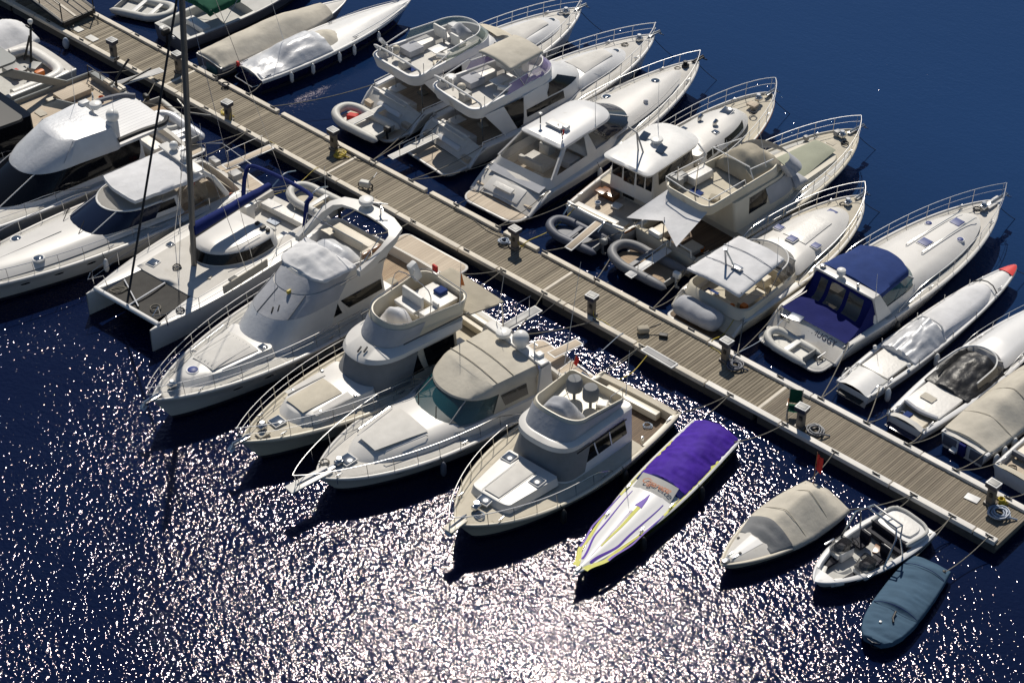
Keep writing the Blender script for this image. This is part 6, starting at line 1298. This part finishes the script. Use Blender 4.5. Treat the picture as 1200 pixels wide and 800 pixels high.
for sy in (1, -1): mb.grid([[(4.4, sy * 1.78, 1.4), (3.5, sy * 1.78, 1.4), (3.5, sy * 1.66, 1.4), (4.4, sy * 1.66, 1.4)], [(3.7, sy * 1.58, 2.66), (3.3, sy * 1.58, 2.66), (3.3, sy * 1.46, 2.66), (3.7, sy * 1.46, 2.66)]], closed=True)
a_ = b.add(mb, 'radar_arch', 'gel'); b.dome(3.5, .35, 2.85, .2, .26, parent=a_); b.boxes([((3.5, 1.3, 2.75), (.2, .2, .16)), ((3.45, -.6, 2.75), (.1, .1, .3))], 'chrome', 'arch_light', a_)
mb = MB(); rows = []
for i in range(15):
    t = i / 14; row = []
    for j in range(17):
        v = j / 8 - 1; x = lerp(1.5, 3.4, t) ; z = 1.3 + (interp([(0, 0), (.62, .22), (.7, .3), (1, 1.28)], t)) + .05 * nz(x * 2, v * 3) - .1 * t * v * v; row.append((lerp(x, 3.2, max(0, t - .6) * .8) , v * lerp(1.72, 1.5, t), z))
    rows.append(row)
mb.grid(rows, mf=lambda i, j: 1 if 9 <= i <= 12 and j in (2, 3, 4, 5, 7, 8, 9, 10, 12, 13) else 0); b.add(mb, 'cockpit_cover', ['cv_dblue', 'smoke'], None, 70)
for sy in (1, -1):
    mb = MB(); mb.grid([[(1.6, sy * 1.75, 1.3), (3.6, sy * 1.72, 1.35)], [(2.6, sy * 1.6, 1.6), (3.4, sy * 1.5, 2.5)]]); b.add(mb, 'side_flap', 'cv_dblue')
M['letterd'] = mat('dark lettering', (.02, .02, .05), .5)
mb = MB(); mb.grid([[(.86, -1.6, .47), (.82, 0, .47), (.86, 1.6, .47)], [(1.6, -1.66, 1.25), (1.55, 0, 1.27), (1.6, 1.66, 1.25)]]); tr = b.add(mb, 'transom_face', 'gel')
lettering('SMUGGY', .34, 'letterd', tr, (1.36, -.62, b.fz(1.05)), (R(39.5), 0, R(-90)), 0, 1.05)
for x, y in ((8.9, 0), (11.2, 0)): b.hatch(x, y, 1.95 if x < 10 else 1.9, .5, 'hatchb')
for y in (.85, -.85): b.hatch(10.3, y, 1.84, .34, 'hatchb', True)
for y in (.42, -.42): b.tubes([[(8.1, y, 1.98), (8.2, y, 2.04), (12.0, y * .9, 1.96), (12.1, y * .9, 1.9)]], .022, 'chrome', 'grab_rail')
b.rail(4.8, .7, .1, 8, .022, .36, .55); b.anchor(roller=.9); b.cleats((1.4, 7.0, 12.6)); b.boxes([((13.9, 0, 1.72), (1.1, .4, .07))], 'gel', 'bow_sprit')
b.boxes([((1.2, .7, 1.5), (.45, .6, .06), .2), ((1.0, 1.1, 1.3), (.06, .5, .3))], 'chrome', 'boarding_step'); b.tubes([[(.9, -1.2, .75), (.4, -1.2, .75), (.4, -1.2, .45)]], .03, 'chrome', 'stern_rail'); b.whip(3.5, -1.5, 2.7, 1.2)
b.skid(5.0, 13.0, .78, .93, brk=(7.6, 10.4))
b.clutter((('rope', 13.0, .2, 1.62), ('rope', .6, -1.1, .47), ('bucket', .5, 1.45, .47)), 9)
U10 = b
tender('small pale inflatable folded on the swim platform beneath the transom lettering', world(b, (.25, -.9, .42)), b.root.rotation_euler.z + math.pi / 2, 2.3, .5, .17, 'hypl', 'hypl', 'plasw', noengine=True, seatx=(.4,))
# ---- narrow white launch with coral bow
b = Boat('speed_boat', 'narrow white speed boat with coral red bow tip and clear wrinkled cockpit cover', 'speed boat', (16.51, 2.57), (16.90, 14.12), .98, .7, .95, tw=.8, s0=.3, p=2.2, q=.62, rake=.5, hs=0.88)
b.hull(('gel2', 'plasg', 'anti'), rub=.06, stripe=True); b.deck(('gel2', 'white', 'deckw'), toe=.02, crown=.24, wid=.08, wells=((1.3, 5.0, .18, .35),))
b.part([lev(.72, 3.2, 9.6, .8, .76, 2.2, .1, 2.), lev(1.05, 5.0, 9.3, .66, .6, 1.6, .1, 2.2), ], 'cabin_top', 'cv_white', crown=.14, angle=60)
b.tubes([[(9.2, -.62, .95), (9.32, -.3, 1.15), (9.35, 0, 1.2), (9.32, .3, 1.15), (9.2, .62, .95)]], .03, 'black', 'cabin_band')
mb = MB(); rows = []
for i in range(9):
    x = lerp(10.75, 11.5, i / 8); bw = b.b(x) * .97; rows.append([(x, bw * v, b.zs(x) + .02 + .22 * min(1, b.b(x)) * (1 - v * v) * 1.05) for v in (-1, -.5, 0, .5, 1)])
mb.grid(rows); b.add(mb, 'bow_cap', 'redp')
b.cover(3.0, 5.2, [(3.0, .3), (4.2, .55), (5.2, .6)], 'cv_silver', 'cockpit_cover', 1.9, -.08, .05, .12, 36, 11, fx=1.0, fy=5., seed=41, dz=.02)
b.tubes([[(5.1, -.8, .85), (5.3, -.5, 1.25), (5.35, 0, 1.33), (5.3, .5, 1.25), (5.1, .8, .85)]], .05, 'white', 'windscreen_frame', smooth=3)
b.boxes([((2.2, 0, .72), (1.5, 1.3, .12))], 'vinyl', 'sunpad'); b.boxes([((1.2, 0, .6), (.4, 1.45, .3))], 'deckg', 'engine_lid'); b.boxes([((.55, 0, .72), (.7, 1.0, .06))], 'deckw', 'stern_deck'); b.boxes([((-.12, 0, .35), (.3, 1.2, .06))], 'black', 'swim_platform')
for sy in (1, -1):
    b.tubes([[(x, sy * (b.b(x) - .04), b.zs(x) + .03), (x, sy * (b.b(x) - .04), b.zs(x) + .28)] for x in (3.2, 5.6, 7.4, 9.0)], .02, 'chrome', 'stanchion')
    b.tubes([[(1.0, sy * .78, .78), (.6, sy * .8, 1.0), (.2, sy * .75, .78)]], .025, 'chrome', 'stern_handle', smooth=3); b.ball(2.6, sy * .85, .95, .09)
b.cleats((1.4, 9.6), .12)
U11 = b
# ---- boat with black vinyl cover
b = Boat('speed_boat', 'white speed boat with crumpled black vinyl cockpit cover and pale stern sunpad', 'speed boat', (19.25, 2.25), (19.65, 13.3), 1.2, .75, 1.15, tw=.72, s0=.4, p=2.2, q=.8, hs=.8)
b.hull(('gel2', 'plasg', 'anti'), rub=.08); b.deck(('gel2', 'deckw', 'deckb'), toe=.03, crown=.2, wells=((.25, 5.8, .2, .35),))
b.boxes([((1.9, 0, .78), (1.7, 1.7, .2))], 'vinyl', 'sunpad', bev=.08); b.boxes([((.55, -.1, .5), (.6, .9, .2)), ], 'vinylc', 'stern_seat'); b.boxes([((.6, .3, .6), (.35, .3, .14))], 'cv_blue', 'folded_cover'); b.tubes([[(1.1, -.75, .8), (.95, 0, .82), (1.1, .75, .8)]], .1, 'cv_grey', 'rolled_cover', smooth=3, n=8)
b.cover(2.7, 5.2, [(2.7, .2), (3.6, .42), (4.6, .5), (5.2, .42)], 'cv_black', 'cockpit_cover', 1.7, -.1, .06, .10, 40, 12, fx=1.1, fy=2.6, seed=51, dz=.02)
W0 = lev(.95, 3.0, 6.2, 1.05, 1.0, 1.5, .1); W1 = lev(1.4, 3.0, 5.5, .95, .9, 1.2, .1); b.front(W0, W1, 18, 0, 1, 'windscreen', 'smoke', 18, 0, (-.3, .3), 1)
b.part([lev(.95, 5.4, 10.6, .95, .9, 3.6, .2, 1.8, 1.1), lev(1.18, 5.6, 10.0, .75, .7, 3.2, .2, 1.8, 1.25)], 'coachroof', 'gel2', crown=.08, angle=60)
b.tubes([[(.2, sy * .85, .78), (.05, sy * .85, .95), (-.05, sy * .8, .7), (-.1, sy * .75, .3)] for sy in (1, -1)], .03, 'chrome', 'stern_rail', smooth=3); b.cleats((.6, 6.5)); b.rail(5.2, .4, .08, 6, .018)
b.boxes([((-.1, 0, .3), (.4, 1.5, .06))], 'navy', 'swim_platform')
b.clutter((('rope', .5, .55, .5), ('towel', 1.8, .2, .9)), 10)
U12 = b
# ---- beige covered bowrider
b = Boat('covered_boat', 'motor boat under a smooth beige cover at the right edge with a blue grey transom', 'motor boat', (21.65, 2.7), (22.0, 11.9), 1.15, .85, 1.1, tw=.9, s0=.35, p=2.2, q=.8, hs=.8)
b.hull(('gel2', 'plasg', 'anti'), rub=.08); b.deck(('gel2', 'deckw', 'deckb'), toe=.03, crown=.1)
b.cover(.25, 8.2, [(.25, .2), (1.6, .45), (2.6, .8), (4.2, .95), (6, .7), (8.2, .15)], 'cv_beige', 'boat_cover', 1.5, .03, .25, .04, 56, 12, fx=.8, fy=1.6, seed=61)
b.boxes([((.02, y, .45), (.08, .62, .6)) for y in (.62, -.62)], 'hypd', 'transom_panel'); b.boxes([((-.05, 0, .5), (.2, .3, .7)), ], 'cv_dblue', 'engine_leg'); b.boxes([((-.15, .3, .3), (.3, .3, .12))], 'plasw', 'step', bev=.04)
b.tubes([[(.3, y, .95), (.0, y * 1.02, .62)] for y in (.3, -.1, -.6)], .02, 'black', 'cover_strap')
for xx in (1.6, 3.2, 4.8): seam(b, [(xx, b.b(xx) * v * 1.0, b.zs(xx) + .05 + interp([(.25, .2), (1.6, .45), (2.6, .8), (4.2, .95), (6, .7), (8.2, .15)], xx) * (1 - abs(v) ** 1.5)) for v in [k / 8 for k in range(-8, 9)]], 'cv_tan')
U13 = b
b = Boat('motor_launch', 'launch at the right edge with pale teak cockpit and beige cushions', 'motor boat', (24.15, 2.45), (24.65, 10.6), 1.15, .8, 1.1, tw=.88, s0=.35, hs=.8)
b.hull(('gel2', 'stripe', 'anti'), rub=.08, stripe=True); b.deck(('gel2', 'deckb', 'teakl'), toe=.03, wells=((.25, 4.5, .14, .5),)); b.boxes([((1.8, .0, .75), (1.2, 1.7, .2))], 'vinylc', 'cushion'); b.boxes([((1.1, 0, .8), (.14, 1.9, .3))], 'hypd', 'seat_back'); b.boxes([((3.6, 0, .75), (1.2, 1.6, .3))], 'cv_beige', 'cockpit_cover', bev=.1); b.cleats((.4,))
b.clutter((('rope', .5, .5, .52), ('cushion', 2.6, .4, .52)), 11)
U14 = b
# ---- top left of the upper row
b = Boat('speed_boat', 'blue hulled speed boat under a gleaming silver cover with fenders along its side', 'speed boat', (-19.71, 2.33), (-18.88, 12.84), 1.3, 1.0, 1.3, tw=.82, s0=.35, p=2.2, q=.85, rake=1., hs=0.85)
b.hull(('navy', 'white', 'anti'), rub=.2, stripe=True); b.deck(('white', 'white', 'deckb'), toe=.02, crown=.26, wid=.1)
b.cover(.1, 4.4, [(.1, .2), (1.0, .36), (1.4, .3), (2.4, .72), (3.8, .75), (4.4, .5)], 'cv_silver', 'boat_cover', 1.9, -.05, .1, .08, 46, 12, fx=.9, fy=3., seed=71)
b.cover(4.4, 5.5, [(4.4, .45), (4.8, .42), (5.5, .2)], 'cv_beige', 'screen_cover', 1.7, -.35, .02, .03, 14, 9, seed=3); b.cleats((.5, 6.0)); b.tubes([[(5.8, sy * 1.0, 1.25), (8.0, sy * .78, 1.35), (10.0, sy * .3, 1.35)] for sy in (1, -1)], .02, 'chrome', 'grab_rail', smooth=3)
b.tubes([[(-.05, -.8, .6), (-.35, -.7, .55), (-.35, .7, .55), (-.05, .8, .6)]], .035, 'chrome', 'swim_step'); b.boxes([((.05, .95, 1.1), (.12, .2, .3))], 'red', 'stern_flag', bev=.04); b.whip(2.6, .5, 1.7, 2.8, (-.6, 0))
U3 = b
for i, x in enumerate((1.6, 2.9, 4.6, 5.6, 7.4)):
    fender('white fender on the navy side of the silver covered boat', world(b, (x, -b.b(x) - .14, .62)), .5, .1, world(b, (x, -b.b(x) + .02, b.zs(x))), group='fenders along the navy hull')
b = Boat('covered_boat', 'motor boat under a creased tan beige cover with a teal transom', 'motor boat', (-22.25, 1.85), (-21.5, 10.7), 1.2, .9, 1.2, tw=.88, s0=.35, p=2.2, q=.8, hs=.82)
M['tealp'] = mat('teal transom', (.03, .11, .14), .4, var=(2, .3))
b.hull(('hypd', 'plasg', 'anti'), rub=.08); b.deck(('plasw', 'deckw', 'deckw'), toe=.03); b.boxes([((-.02, -.3, .5), (.08, .9, .55))], 'tealp', 'transom_panel'); b.boxes([((-.1, .3, .3), (.3, .4, .1))], 'plasw', 'step', bev=.04)
b.cover(.1, 7.4, [(.1, .18), (.7, .45), (2.4, .62), (4.5, .72), (7.4, .3)], 'cv_beige', 'boat_cover', 1.9, .03, .22, .06, 54, 12, fx=.8, fy=1.6, seed=81)
b.tubes([[(x, y, b.zs(x) + .5 - abs(y) * .4) for y in (-1.15, -.6, 0, .6, 1.15)] for x in (1.6, 3.4)], .012, 'roped', 'cover_rope')
b = Boat('motor_boat', 'grey sided motor boat with a green canopy at the top edge', 'motor boat', (-25.9, 2.3), (-25.1, 11.7), 1.45, 1.0, 1.3, tw=.88, s0=.35, p=2.2, q=.8, hs=.8)
b.hull(('hypd', 'plasg', 'anti'), rub=.1); b.deck(('hypl', 'deckg', 'deckg'), toe=.03, wells=((.3, 4.5, .22, .45),)); b.canopy(1.9, 3.9, 1.1, 1.0, 2.0, 2.1, 'cv_green', .2, .3, .04, 'canopy'); b.tubes([[(2.6, sy * 1.2, 1.0), (x, sy * 1.05, 2.05)] for sy in (1, -1) for x in (2.0, 3.7)], .02, 'chrome', 'canopy_frame')
b.boxes([((.05, -.5, .9), (.3, .2, .2)), ((.05, .6, .95), (.3, .3, .2)), ((1.8, 0, .7), (.5, 1.6, .4))], 'plasw', 'stern_gear', bev=.05); outboard(b.root, 0, 0, .6, 1.0, 'black')
tender('white rimmed grey inflatable dinghy afloat at the top edge beside the gangway', (-30.9, 3.1, .05), R(20), 3.3, .78, .22, 'hypl', 'deckg', 'white', noengine=True, seatx=(.35, .65))
# =================================================================== things on and round the pontoon
def pedestal(x, y, rz, label):
    t = thing('service_pedestal', label, 'power pedestal', (x, y, PZ), rz, 'service pedestals along the pontoon')
    mb = MB(); mb.box((0, 0, .05), (.42, .36, .1), 0, .02); mb.box((0, 0, .5), (.3, .24, .86), 0, .02); mb.build('column', 'pedcol', t)
    mb = MB(); stack(mb, [lev(.78, -.17, .17, .14, .14, .02, .02), lev(.86, -.25, .25, .2, .2, .02, .02), lev(1.04, -.25, .25, .2, .2, .02, .02)], 0, True, 0, None, True); mb.build('lamp_head', 'pedcap', t, 30)
    mb = MB(); mb.box((0, 0, 1.05), (.5, .4, .04), 0, .01); h = mb.build('top_frame', 'white', t)
    mb = MB(); mb.box((0, 0, 1.075), (.38, .28, .03), 0, .005); mb.build('top_panel', 'plasg', h)
    for sy in (1, -1):
        mb = MB(); mb.box((.04, sy * .14, .55), (.14, .05, .2), 0, .02); mb.build('socket', 'black', t)
M['pedcol'] = mat('brown grey pedestal', (.16, .14, .12), .5, var=(3, .25)); M['pedcap'] = mat('dark navy pedestal head', (.03, .035, .06), .4, var=(3, .2))
for x, y, d in ((-26.2, -1.0, 'by the gangplank of the teak decked yacht'), (-22.75, .35, 'opposite the green canopied boat'), (-17.4, -1.0, 'with yellow hose near the catamaran mast'), (-11.86, .75, 'facing the green screened flybridge yacht'), (-.1, .6, 'with a grey rope bundle near the navy hulled yacht'), (5.58, -.8, 'behind the teal screened cruiser'), (11.6, .6, 'near the wrapped dinghy'), (16.35, -.7, 'beside the green folding chair'), (24.2, .55, 'with a blue grey hose coil near the pontoon end')):
    pedestal(x, y, R(4) if y < 0 else R(-3), 'service pedestal with pale framed top ' + d)
def coil(name, label, x, y, m, R0=.34, turns=4, r=.03, flat=1., squash=1., seed=0, z=PZ):
    rr = random.Random(seed); mb = MB(); pts = []
    for i in range(turns * 14):
        a = i * math.tau / 14; q = R0 * (.72 + .28 * math.sin(i * .37 + seed)) * (1 + .08 * rr.uniform(-1, 1))
        pts.append((q * math.cos(a), q * squash * math.sin(a), r + .035 * (i // 14) * flat + .012 * rr.uniform(0, 1)))
    pts.append((R0 * 1.6, R0 * .5, r)); mb.tube(pts, r, n=6); o = mb.build(name, m, None, 60, (x, y, z)); tag(o, label, 'hose')
coil('hose_coil', 'blue grey hose coil on the boards near the pontoon end', 24.75, .25, 'hoseg', .42, 6, .035, seed=1)
coil('hose_coil', 'pale grey hose coil beside the pedestal with the green chair', 16.95, -.55, 'hyp', .36, 6, .035, seed=2)
coil('hose_coil', 'small yellow hose bundle against the last pedestal', 24.5, .85, 'yellow', .14, 5, .03, 1.4, seed=3)
coil('hose_coil', 'yellow green hose heap on the kerb beside the pedestal by the catamaran', -17.85, -.75, 'yellow', .26, 6, .03, seed=4)
coil('hose_coil', 'olive hose heap below the pedestal facing the green screened yacht', -11.2, .5, 'yellow', .3, 5, .03, seed=5)
coil('hose_coil', 'dark hose coil in shade beside the pedestal near the wrapped dinghy', 12.15, .55, 'hypd', .34, 5, .035, seed=6)
coil('rope_bundle', 'grey rope bundle on the boards near the navy hulled yacht', -.7, .55, 'hoseg', .26, 5, .03, 1.2, seed=7)
coil('rope_coil', 'black rope coil on the upper kerb near the silver covered boat', -19.9, 1.0, 'roped', .24, 4, .03, seed=8)
# folding chair
t = thing('folding_chair', 'green canvas folding chair standing beside a pedestal', 'chair', (15.75, -.35, PZ), R(-60))
mb = MB(); mb.grid([[(.25, y, .43 - .03 * math.cos(y * 5)), (0, y, .41), (-.24, y, .42)] for y in (-.24, 0, .24)]); mb.build('seat', 'cv_green', t)
mb = MB(); mb.grid([[(-.22, y, .5), (-.3, y, .75), (-.38, y, 1.05)] for y in (-.24, 0, .24)]); mb.build('backrest', 'cv_green', t)
for sy in (1, -1):
    for a in (((.28, .0), (-.2, .45)), ((-.3, .0), (.25, .45))):
        mb = MB(); mb.tube([(a[0][0], sy * .26, a[0][1]), (a[1][0], sy * .26, a[1][1])], .018, n=6); mb.build('leg', 'chrome', t)
    mb = MB(); mb.tube([(-.2, sy * .26, .45), (-.39, sy * .26, 1.08)], .018, n=6); mb.build('back_post', 'chrome', t)
    mb = MB(); mb.box((0, sy * .27, .66), (.45, .06, .03), 0, .01); mb.build('armrest', 'varnish', t)
def slab(name, label, cat, x, y, sx, sy, m, rz=0., h=.03, z=PZ + .01):
    mb = MB(); mb.box((0, 0, h / 2), (sx, sy, h), 0, min(.01, h * .4)); tag(mb.build(name, m, None, 38, (x, y, z), rz), label, cat)
slab('white_board', 'small white sheet lying on the boards by the last pedestal', 'board', 23.55, .35, .55, .36, 'white', .1)
slab('cover_plate', 'pale cover plate on the boards below the gangway', 'plate', -28.6, -.55, .7, .4, 'concr'if 0 else 'hypl', 0)
slab('cover_plate', 'second pale plate beside the gangway wheels, nearer its end', 'plate', -29.9, -.45, .6, .4, 'hypl', 0)
t = thing('loose_gangplank', 'white aluminium gangplank laid along the lower kerb', 'gangplank', (9.6, -1.2, PZ + .15), R(-2))
mb = MB(); mb.box((0, 0, 0), (1.7, .42, .06), 0, .015); mb.build('frame', 'white', t); mb = MB(); mb.box((0, 0, .034), (1.55, .3, .02), 0, .004); mb.build('tread', 'hyp', t)
t = thing('folded_scooter', 'small silver folded motor gear standing on the boards near the big flybridge yacht', 'scooter', (-8.3, -.65, PZ), .4)
mb = MB(); mb.box((0, 0, .3), (.5, .3, .3), 0, .08, 3); mb.build('body', 'hypl', t)
mb = MB(); mb.tube([(.2, 0, .4), (.5, .1, .8)], .03); mb.tube([(.5, -.1, .8), (.5, .3, .82)], .02); mb.build('handle', 'chrome', t)
for q in ((-.25, .1), (.2, .15)):
    mb = MB(); mb.tube([(q[0] + .12 * math.cos(a), q[1], .12 + .12 * math.sin(a)) for a in [i * math.tau / 10 for i in range(10)]], .035, closed=True, n=6); mb.build('wheel', 'black', t)
t = thing('deck_trolley', 'grey green bundle with a black handle on the boards by the white bimini cruiser', 'trolley', (7.95, -.25, PZ), .9)
mb = MB(); mb.box((0, 0, .18), (.5, .35, .26), 0, .1, 3); mb.build('bundle', 'cv_tan', t); mb = MB(); mb.tube([(.2, 0, .2), (.75, .05, .35)], .03); mb.build('handle', 'black', t)
slab('black_bag', 'small black bag on the boards next to the grey green bundle', 'bag', 8.75, .1, .35, .2, 'black', .5, .15)
# gangway to the quay
t = thing('gangway', 'wooden access gangway with black handrails at the top left end of the pontoon', 'gangway', (-30.4, .05, 0), 0)
M['ramp'] = plank_mat('ramp boards', (.25, .21, .16), (.36, .31, .24), .14, 0, .1, (.06, .05, .04), streak=(8, .8, 2))
gz = lambda u: 1.0 + .17 * u
mb = MB(); mb.grid([[(-u, y, gz(u)) for y in (-.95, .95)] for u in (0, 5, 10, 16)]); mb.build('ramp_boards', 'ramp', t)
for y in (-1.0, 1.0):
    mb = MB(); mb.tube([(.0, y, gz(0) + .02), (-16, y, gz(16) + .02)], .07, n=4); mb.build('side_kerb', 'kerb_old', t)
    mb = MB(); mb.tube([(0, y, gz(0) - .12), (-16, y, gz(16) - .12)], .09, n=4); mb.build('beam', 'black', t)
    mb = MB()
    for u in (0.05, 1.9, 3.8, 5.7, 7.6, 9.5): mb.tube([(-u, y, gz(u) - .1), (-u, y, gz(u) + 1.05)], .035, n=6)
    for hh in (.55, 1.05): mb.tube([(0, y, gz(0) + hh), (-16, y, gz(16) + hh)], .03, n=6)
    mb.build('handrail', 'black', t)
mb = MB(); mb.box((.02, 0, .86), (.08, 2.0, .24), 0, .01); mb.build('end_plate', 'black', t)
for y in (-.8, .8):
    mb = MB(); mb.tube([(-.1, y, .9), (.15, y, .62), (.5, y, .62), (.6, y, .95)], .03, n=6); mb.build('support_leg', 'black', t)
mb = MB(); mb.grid([[(x, y, 1.03 + .17 * -x) for y in (-.25, -.12)] for x in (0, -16)]); mb.build('centre_strip', 'kerb_old', t)
fender('blue grey fender hanging from the pontoon edge below the gangway', (-29.5, -1.55, .35), .55, .17, (-29.4, -1.2, .6), 'hoseg', 'fenders on the pontoon')
# ---------------------------------------------------------------- mooring lines and fenders
def moor(bt, what, x0, cl=(None, None), side=1, dx=(.6, -.6), zz=None, m='rope'):
    for sd, nm, d in ((1, 'port', dx[0]), (-1, 'starboard', dx[1])):
        p = world(bt, (x0, sd * (bt.b(x0) - .12), (zz or bt.zs(x0)) + .06))
        sgn = 1 if side > 0 else -1
        q = min(CLX[sgn], key=lambda c: abs(c - (p[0] + d)))
        line('%s stern line from the %s to the pontoon' % (nm, what), p, (q, sgn * 1.14, PZ + .18), .16, .02, m)
for bt, what, x0, sgn in ((L4, 'canvas wrapped flybridge yacht', 2.0, -1), (L5, 'cream cruiser with the tan awning', .8, -1), (L6, 'teal screened cruiser', 1.5, -1), (L7, 'sport fishing boat', .2, -1), (L8, 'purple covered power boat', .3, -1), (L9, 'beige covered cuddy boat', .2, -1), (L10, 'open bowrider', .3, -1), (L11, 'slate blue wrapped boat', .2, -1), (LX2, 'yacht with the white canvas roof', 1.6, -1), (LX1, 'sport yacht with the black screen', 1.2, -1), (LX0, 'teak decked yacht', .4, -1),
                          (U3, 'silver covered boat', .3, 1), (U4, 'green screened yacht', 1.6, 1), (U5, 'lavender screened yacht', 1.6, 1), (U6, 'navy hulled yacht', 2.0, 1), (U7, 'white roofed wheelhouse boat', .2, 1), (U8, 'yacht with the tent awning', .2, 1), (U9, 'white bimini cruiser', 1.0, 1), (U10, 'blue canvas cruiser', 1.6, 1), (U11, 'coral tipped speed boat', .8, 1), (U12, 'black covered speed boat', .3, 1), (U13, 'smooth beige covered boat', .2, 1), (U14, 'teak cockpit launch', .2, 1)):
    moor(bt, what, x0, side=sgn, dx=(.7, -.5) if sgn < 0 else (-.7, .5), m='rope')
for sy, nm in ((1.9, 'port'), (-1.9, 'starboard')):
    p = world(CAT, (-.3, sy, 1.0)); q = min(CLX[-1], key=lambda c: abs(c - p[0])); line('%s stern line from the catamaran to the pontoon' % nm, p, (q, -1.14, PZ + .18), .2)
# ground lines from the bows
for bt, what in ((U4, 'green screened yacht'), (U5, 'lavender screened yacht'), (U6, 'navy hulled yacht'), (U7, 'wheelhouse boat'), (U8, 'tent awning yacht'), (U9, 'white bimini cruiser'), (U10, 'blue canvas cruiser'), (U11, 'coral tipped speed boat')):
    line('bow line running down into the water from the %s' % what, world(bt, (bt.L - .2, -.12, bt.zs(bt.L) - .1)), world(bt, (bt.L + 1.5, -.5, -.4)), .1, .016, 'roped', 'bow lines running into the water')
FG = 'fenders hung over the boat sides'
def side_fender(bt, x, sd, label, m='plasw', h=.6, r=.12):
    y = sd * (bt.b(x) + r + .05); z = bt.zs(x) * .52
    fender(label, world(bt, (x, y, z)), h, r, world(bt, (x, sd * (bt.b(x) - .02), bt.zs(x) + .05)), m, FG)
for bt, what, m, lst in ((L7, 'sport fishing boat', 'black', ((4.1, 1), (7.4, 1))), (L4, 'canvas wrapped yacht', 'hypd', ((4.5, 1), (8.0, 1))), (L5, 'cream cruiser', 'plasw', ((4.6, 1),)), (L6, 'teal screened cruiser', 'hypd', ((5.0, 1), (8.2, 1))), (L8, 'striped power boat', 'black', ((6.8, 1), (3.2, 1))), (U6, 'navy hulled yacht', 'plasw', ((5.2, -1), (8.0, -1))), (U8, 'tent awning yacht', 'plasw', ((4.0, -1),)), (U10, 'blue canvas cruiser', 'black', ((4.4, -1),)), (U11, 'coral tipped boat', 'plasw', ((1.0, -1), (4.2, -1))), (U12, 'black covered boat', 'hypd', ((3.3, -1),)), (LX2, 'long white express yacht', 'plasw', ((5.0, 1), (9.0, 1))), (U14, 'teak cockpit launch', 'plasw', ((.5, 1), (1.1, 1), (1.8, 1)))):
    for k, (x, sd) in enumerate(lst):
        mc = {'plasw': 'white', 'black': 'black', 'hypd': 'slate grey'}[m]
        side_fender(bt, x, sd, '%s fender at the %s of the %s' % (mc, ('stern quarter', 'side amidships', 'forward shoulder')[k], what), m)
# red ensigns
def ensign(bt, p, lean, label, s=1.):
    a = Vector(p); tip = a + Vector(lean)
    o = bt.tubes([[a, tip]], .018, 'varnish', 'flagstaff')
    mb = MB(); rows = []
    for i in range(9):
        t = i / 8; row = []
        for j in range(5):
            u = j / 4; q = tip.lerp(a, .05 + .5 * u * .9)
            row.append((q.x - .25 * s * t, q.y + .12 * s * t + .05 * math.sin(t * 7 + u * 2), q.z - .28 * s * t + .05 * math.sin(t * 6)))
        rows.append(row)
    mb.grid(rows); bt.add(mb, 'ensign', 'red', o, 60)
ensign(L9, (.05, -.7, .8), (-.3, -.2, 1.5), '', .9); ensign(L6, (.5, .75, .6), (-.3, 0, 1.0), '', .5)

# shore power cables from the pedestals
def cable(label, a, bt, loc, m, wob=1):
    rr = random.Random(wob); sgn = 1 if world(bt, loc)[1] > 0 else -1
    q = world(bt, loc); mid = [(lerp(a[0], q[0], t) + rr.uniform(-.15, .15), lerp(a[1], sgn * 1.0, t) + rr.uniform(-.12, .12), PZ + .025) for t in (.2, .45, .7, .92)]
    pts = [(a[0], a[1], PZ + .5), (a[0] + .12, a[1] + .1 * sgn, PZ + .1)] + mid + [(lerp(mid[-1][0], q[0], .2), sgn * 1.18, PZ + .17), (lerp(mid[-1][0], q[0], .6), lerp(sgn * 1.2, q[1], .5), (PZ + q[2]) / 2 - .22), q]
    o0 = Vector(pts[0]); mb = MB(); mb.tube([Vector(p) - o0 for p in pts], .016, n=6, smooth=5); tag(mb.build('power_cable', m, None, 60, o0), label, 'cable', 'shore power cables')
for what, a, bt, loc, m in (('white bimini cruiser', (11.5, .6), U9, (1.0, -1.2, 1.15), 'yellow'), ('blue canvas cruiser', (11.7, .6), U10, (1.6, 1.3, 1.2), 'hoseg'), ('navy hulled yacht', (-.2, .6), U6, (2.0, 1.2, 1.2), 'black'), ('white roofed wheelhouse boat', (0., .6), U7, (.2, 1.2, 1.3), 'yellow'), ('lavender screened yacht', (-11.6, .75), U5, (1.5, 1.2, 1.35), 'roped'), ('teal screened cruiser', (5.5, -.8), L6, (1.3, 1.0, 1.2), 'hoseg'), ('sport fishing boat', (5.7, -.8), L7, (.15, -1.2, 1.1), 'yellow'), ('cream cruiser with the tan awning', (5.4, -.8), L5, (.8, 1.2, 1.2), 'black'), ('catamaran', (-17.2, -1.0), CAT, (-.2, -1.6, 1.0), 'yellow'), ('white roofed express yacht', (-17.5, -1.0), LX2, (1.5, -.5, 1.2), 'black')):
    cable('%s power cable from a pedestal to the %s' % ({'yellow': 'yellow', 'hoseg': 'blue grey', 'black': 'black', 'roped': 'dark'}[m], what), a, bt, loc, m, len(what))
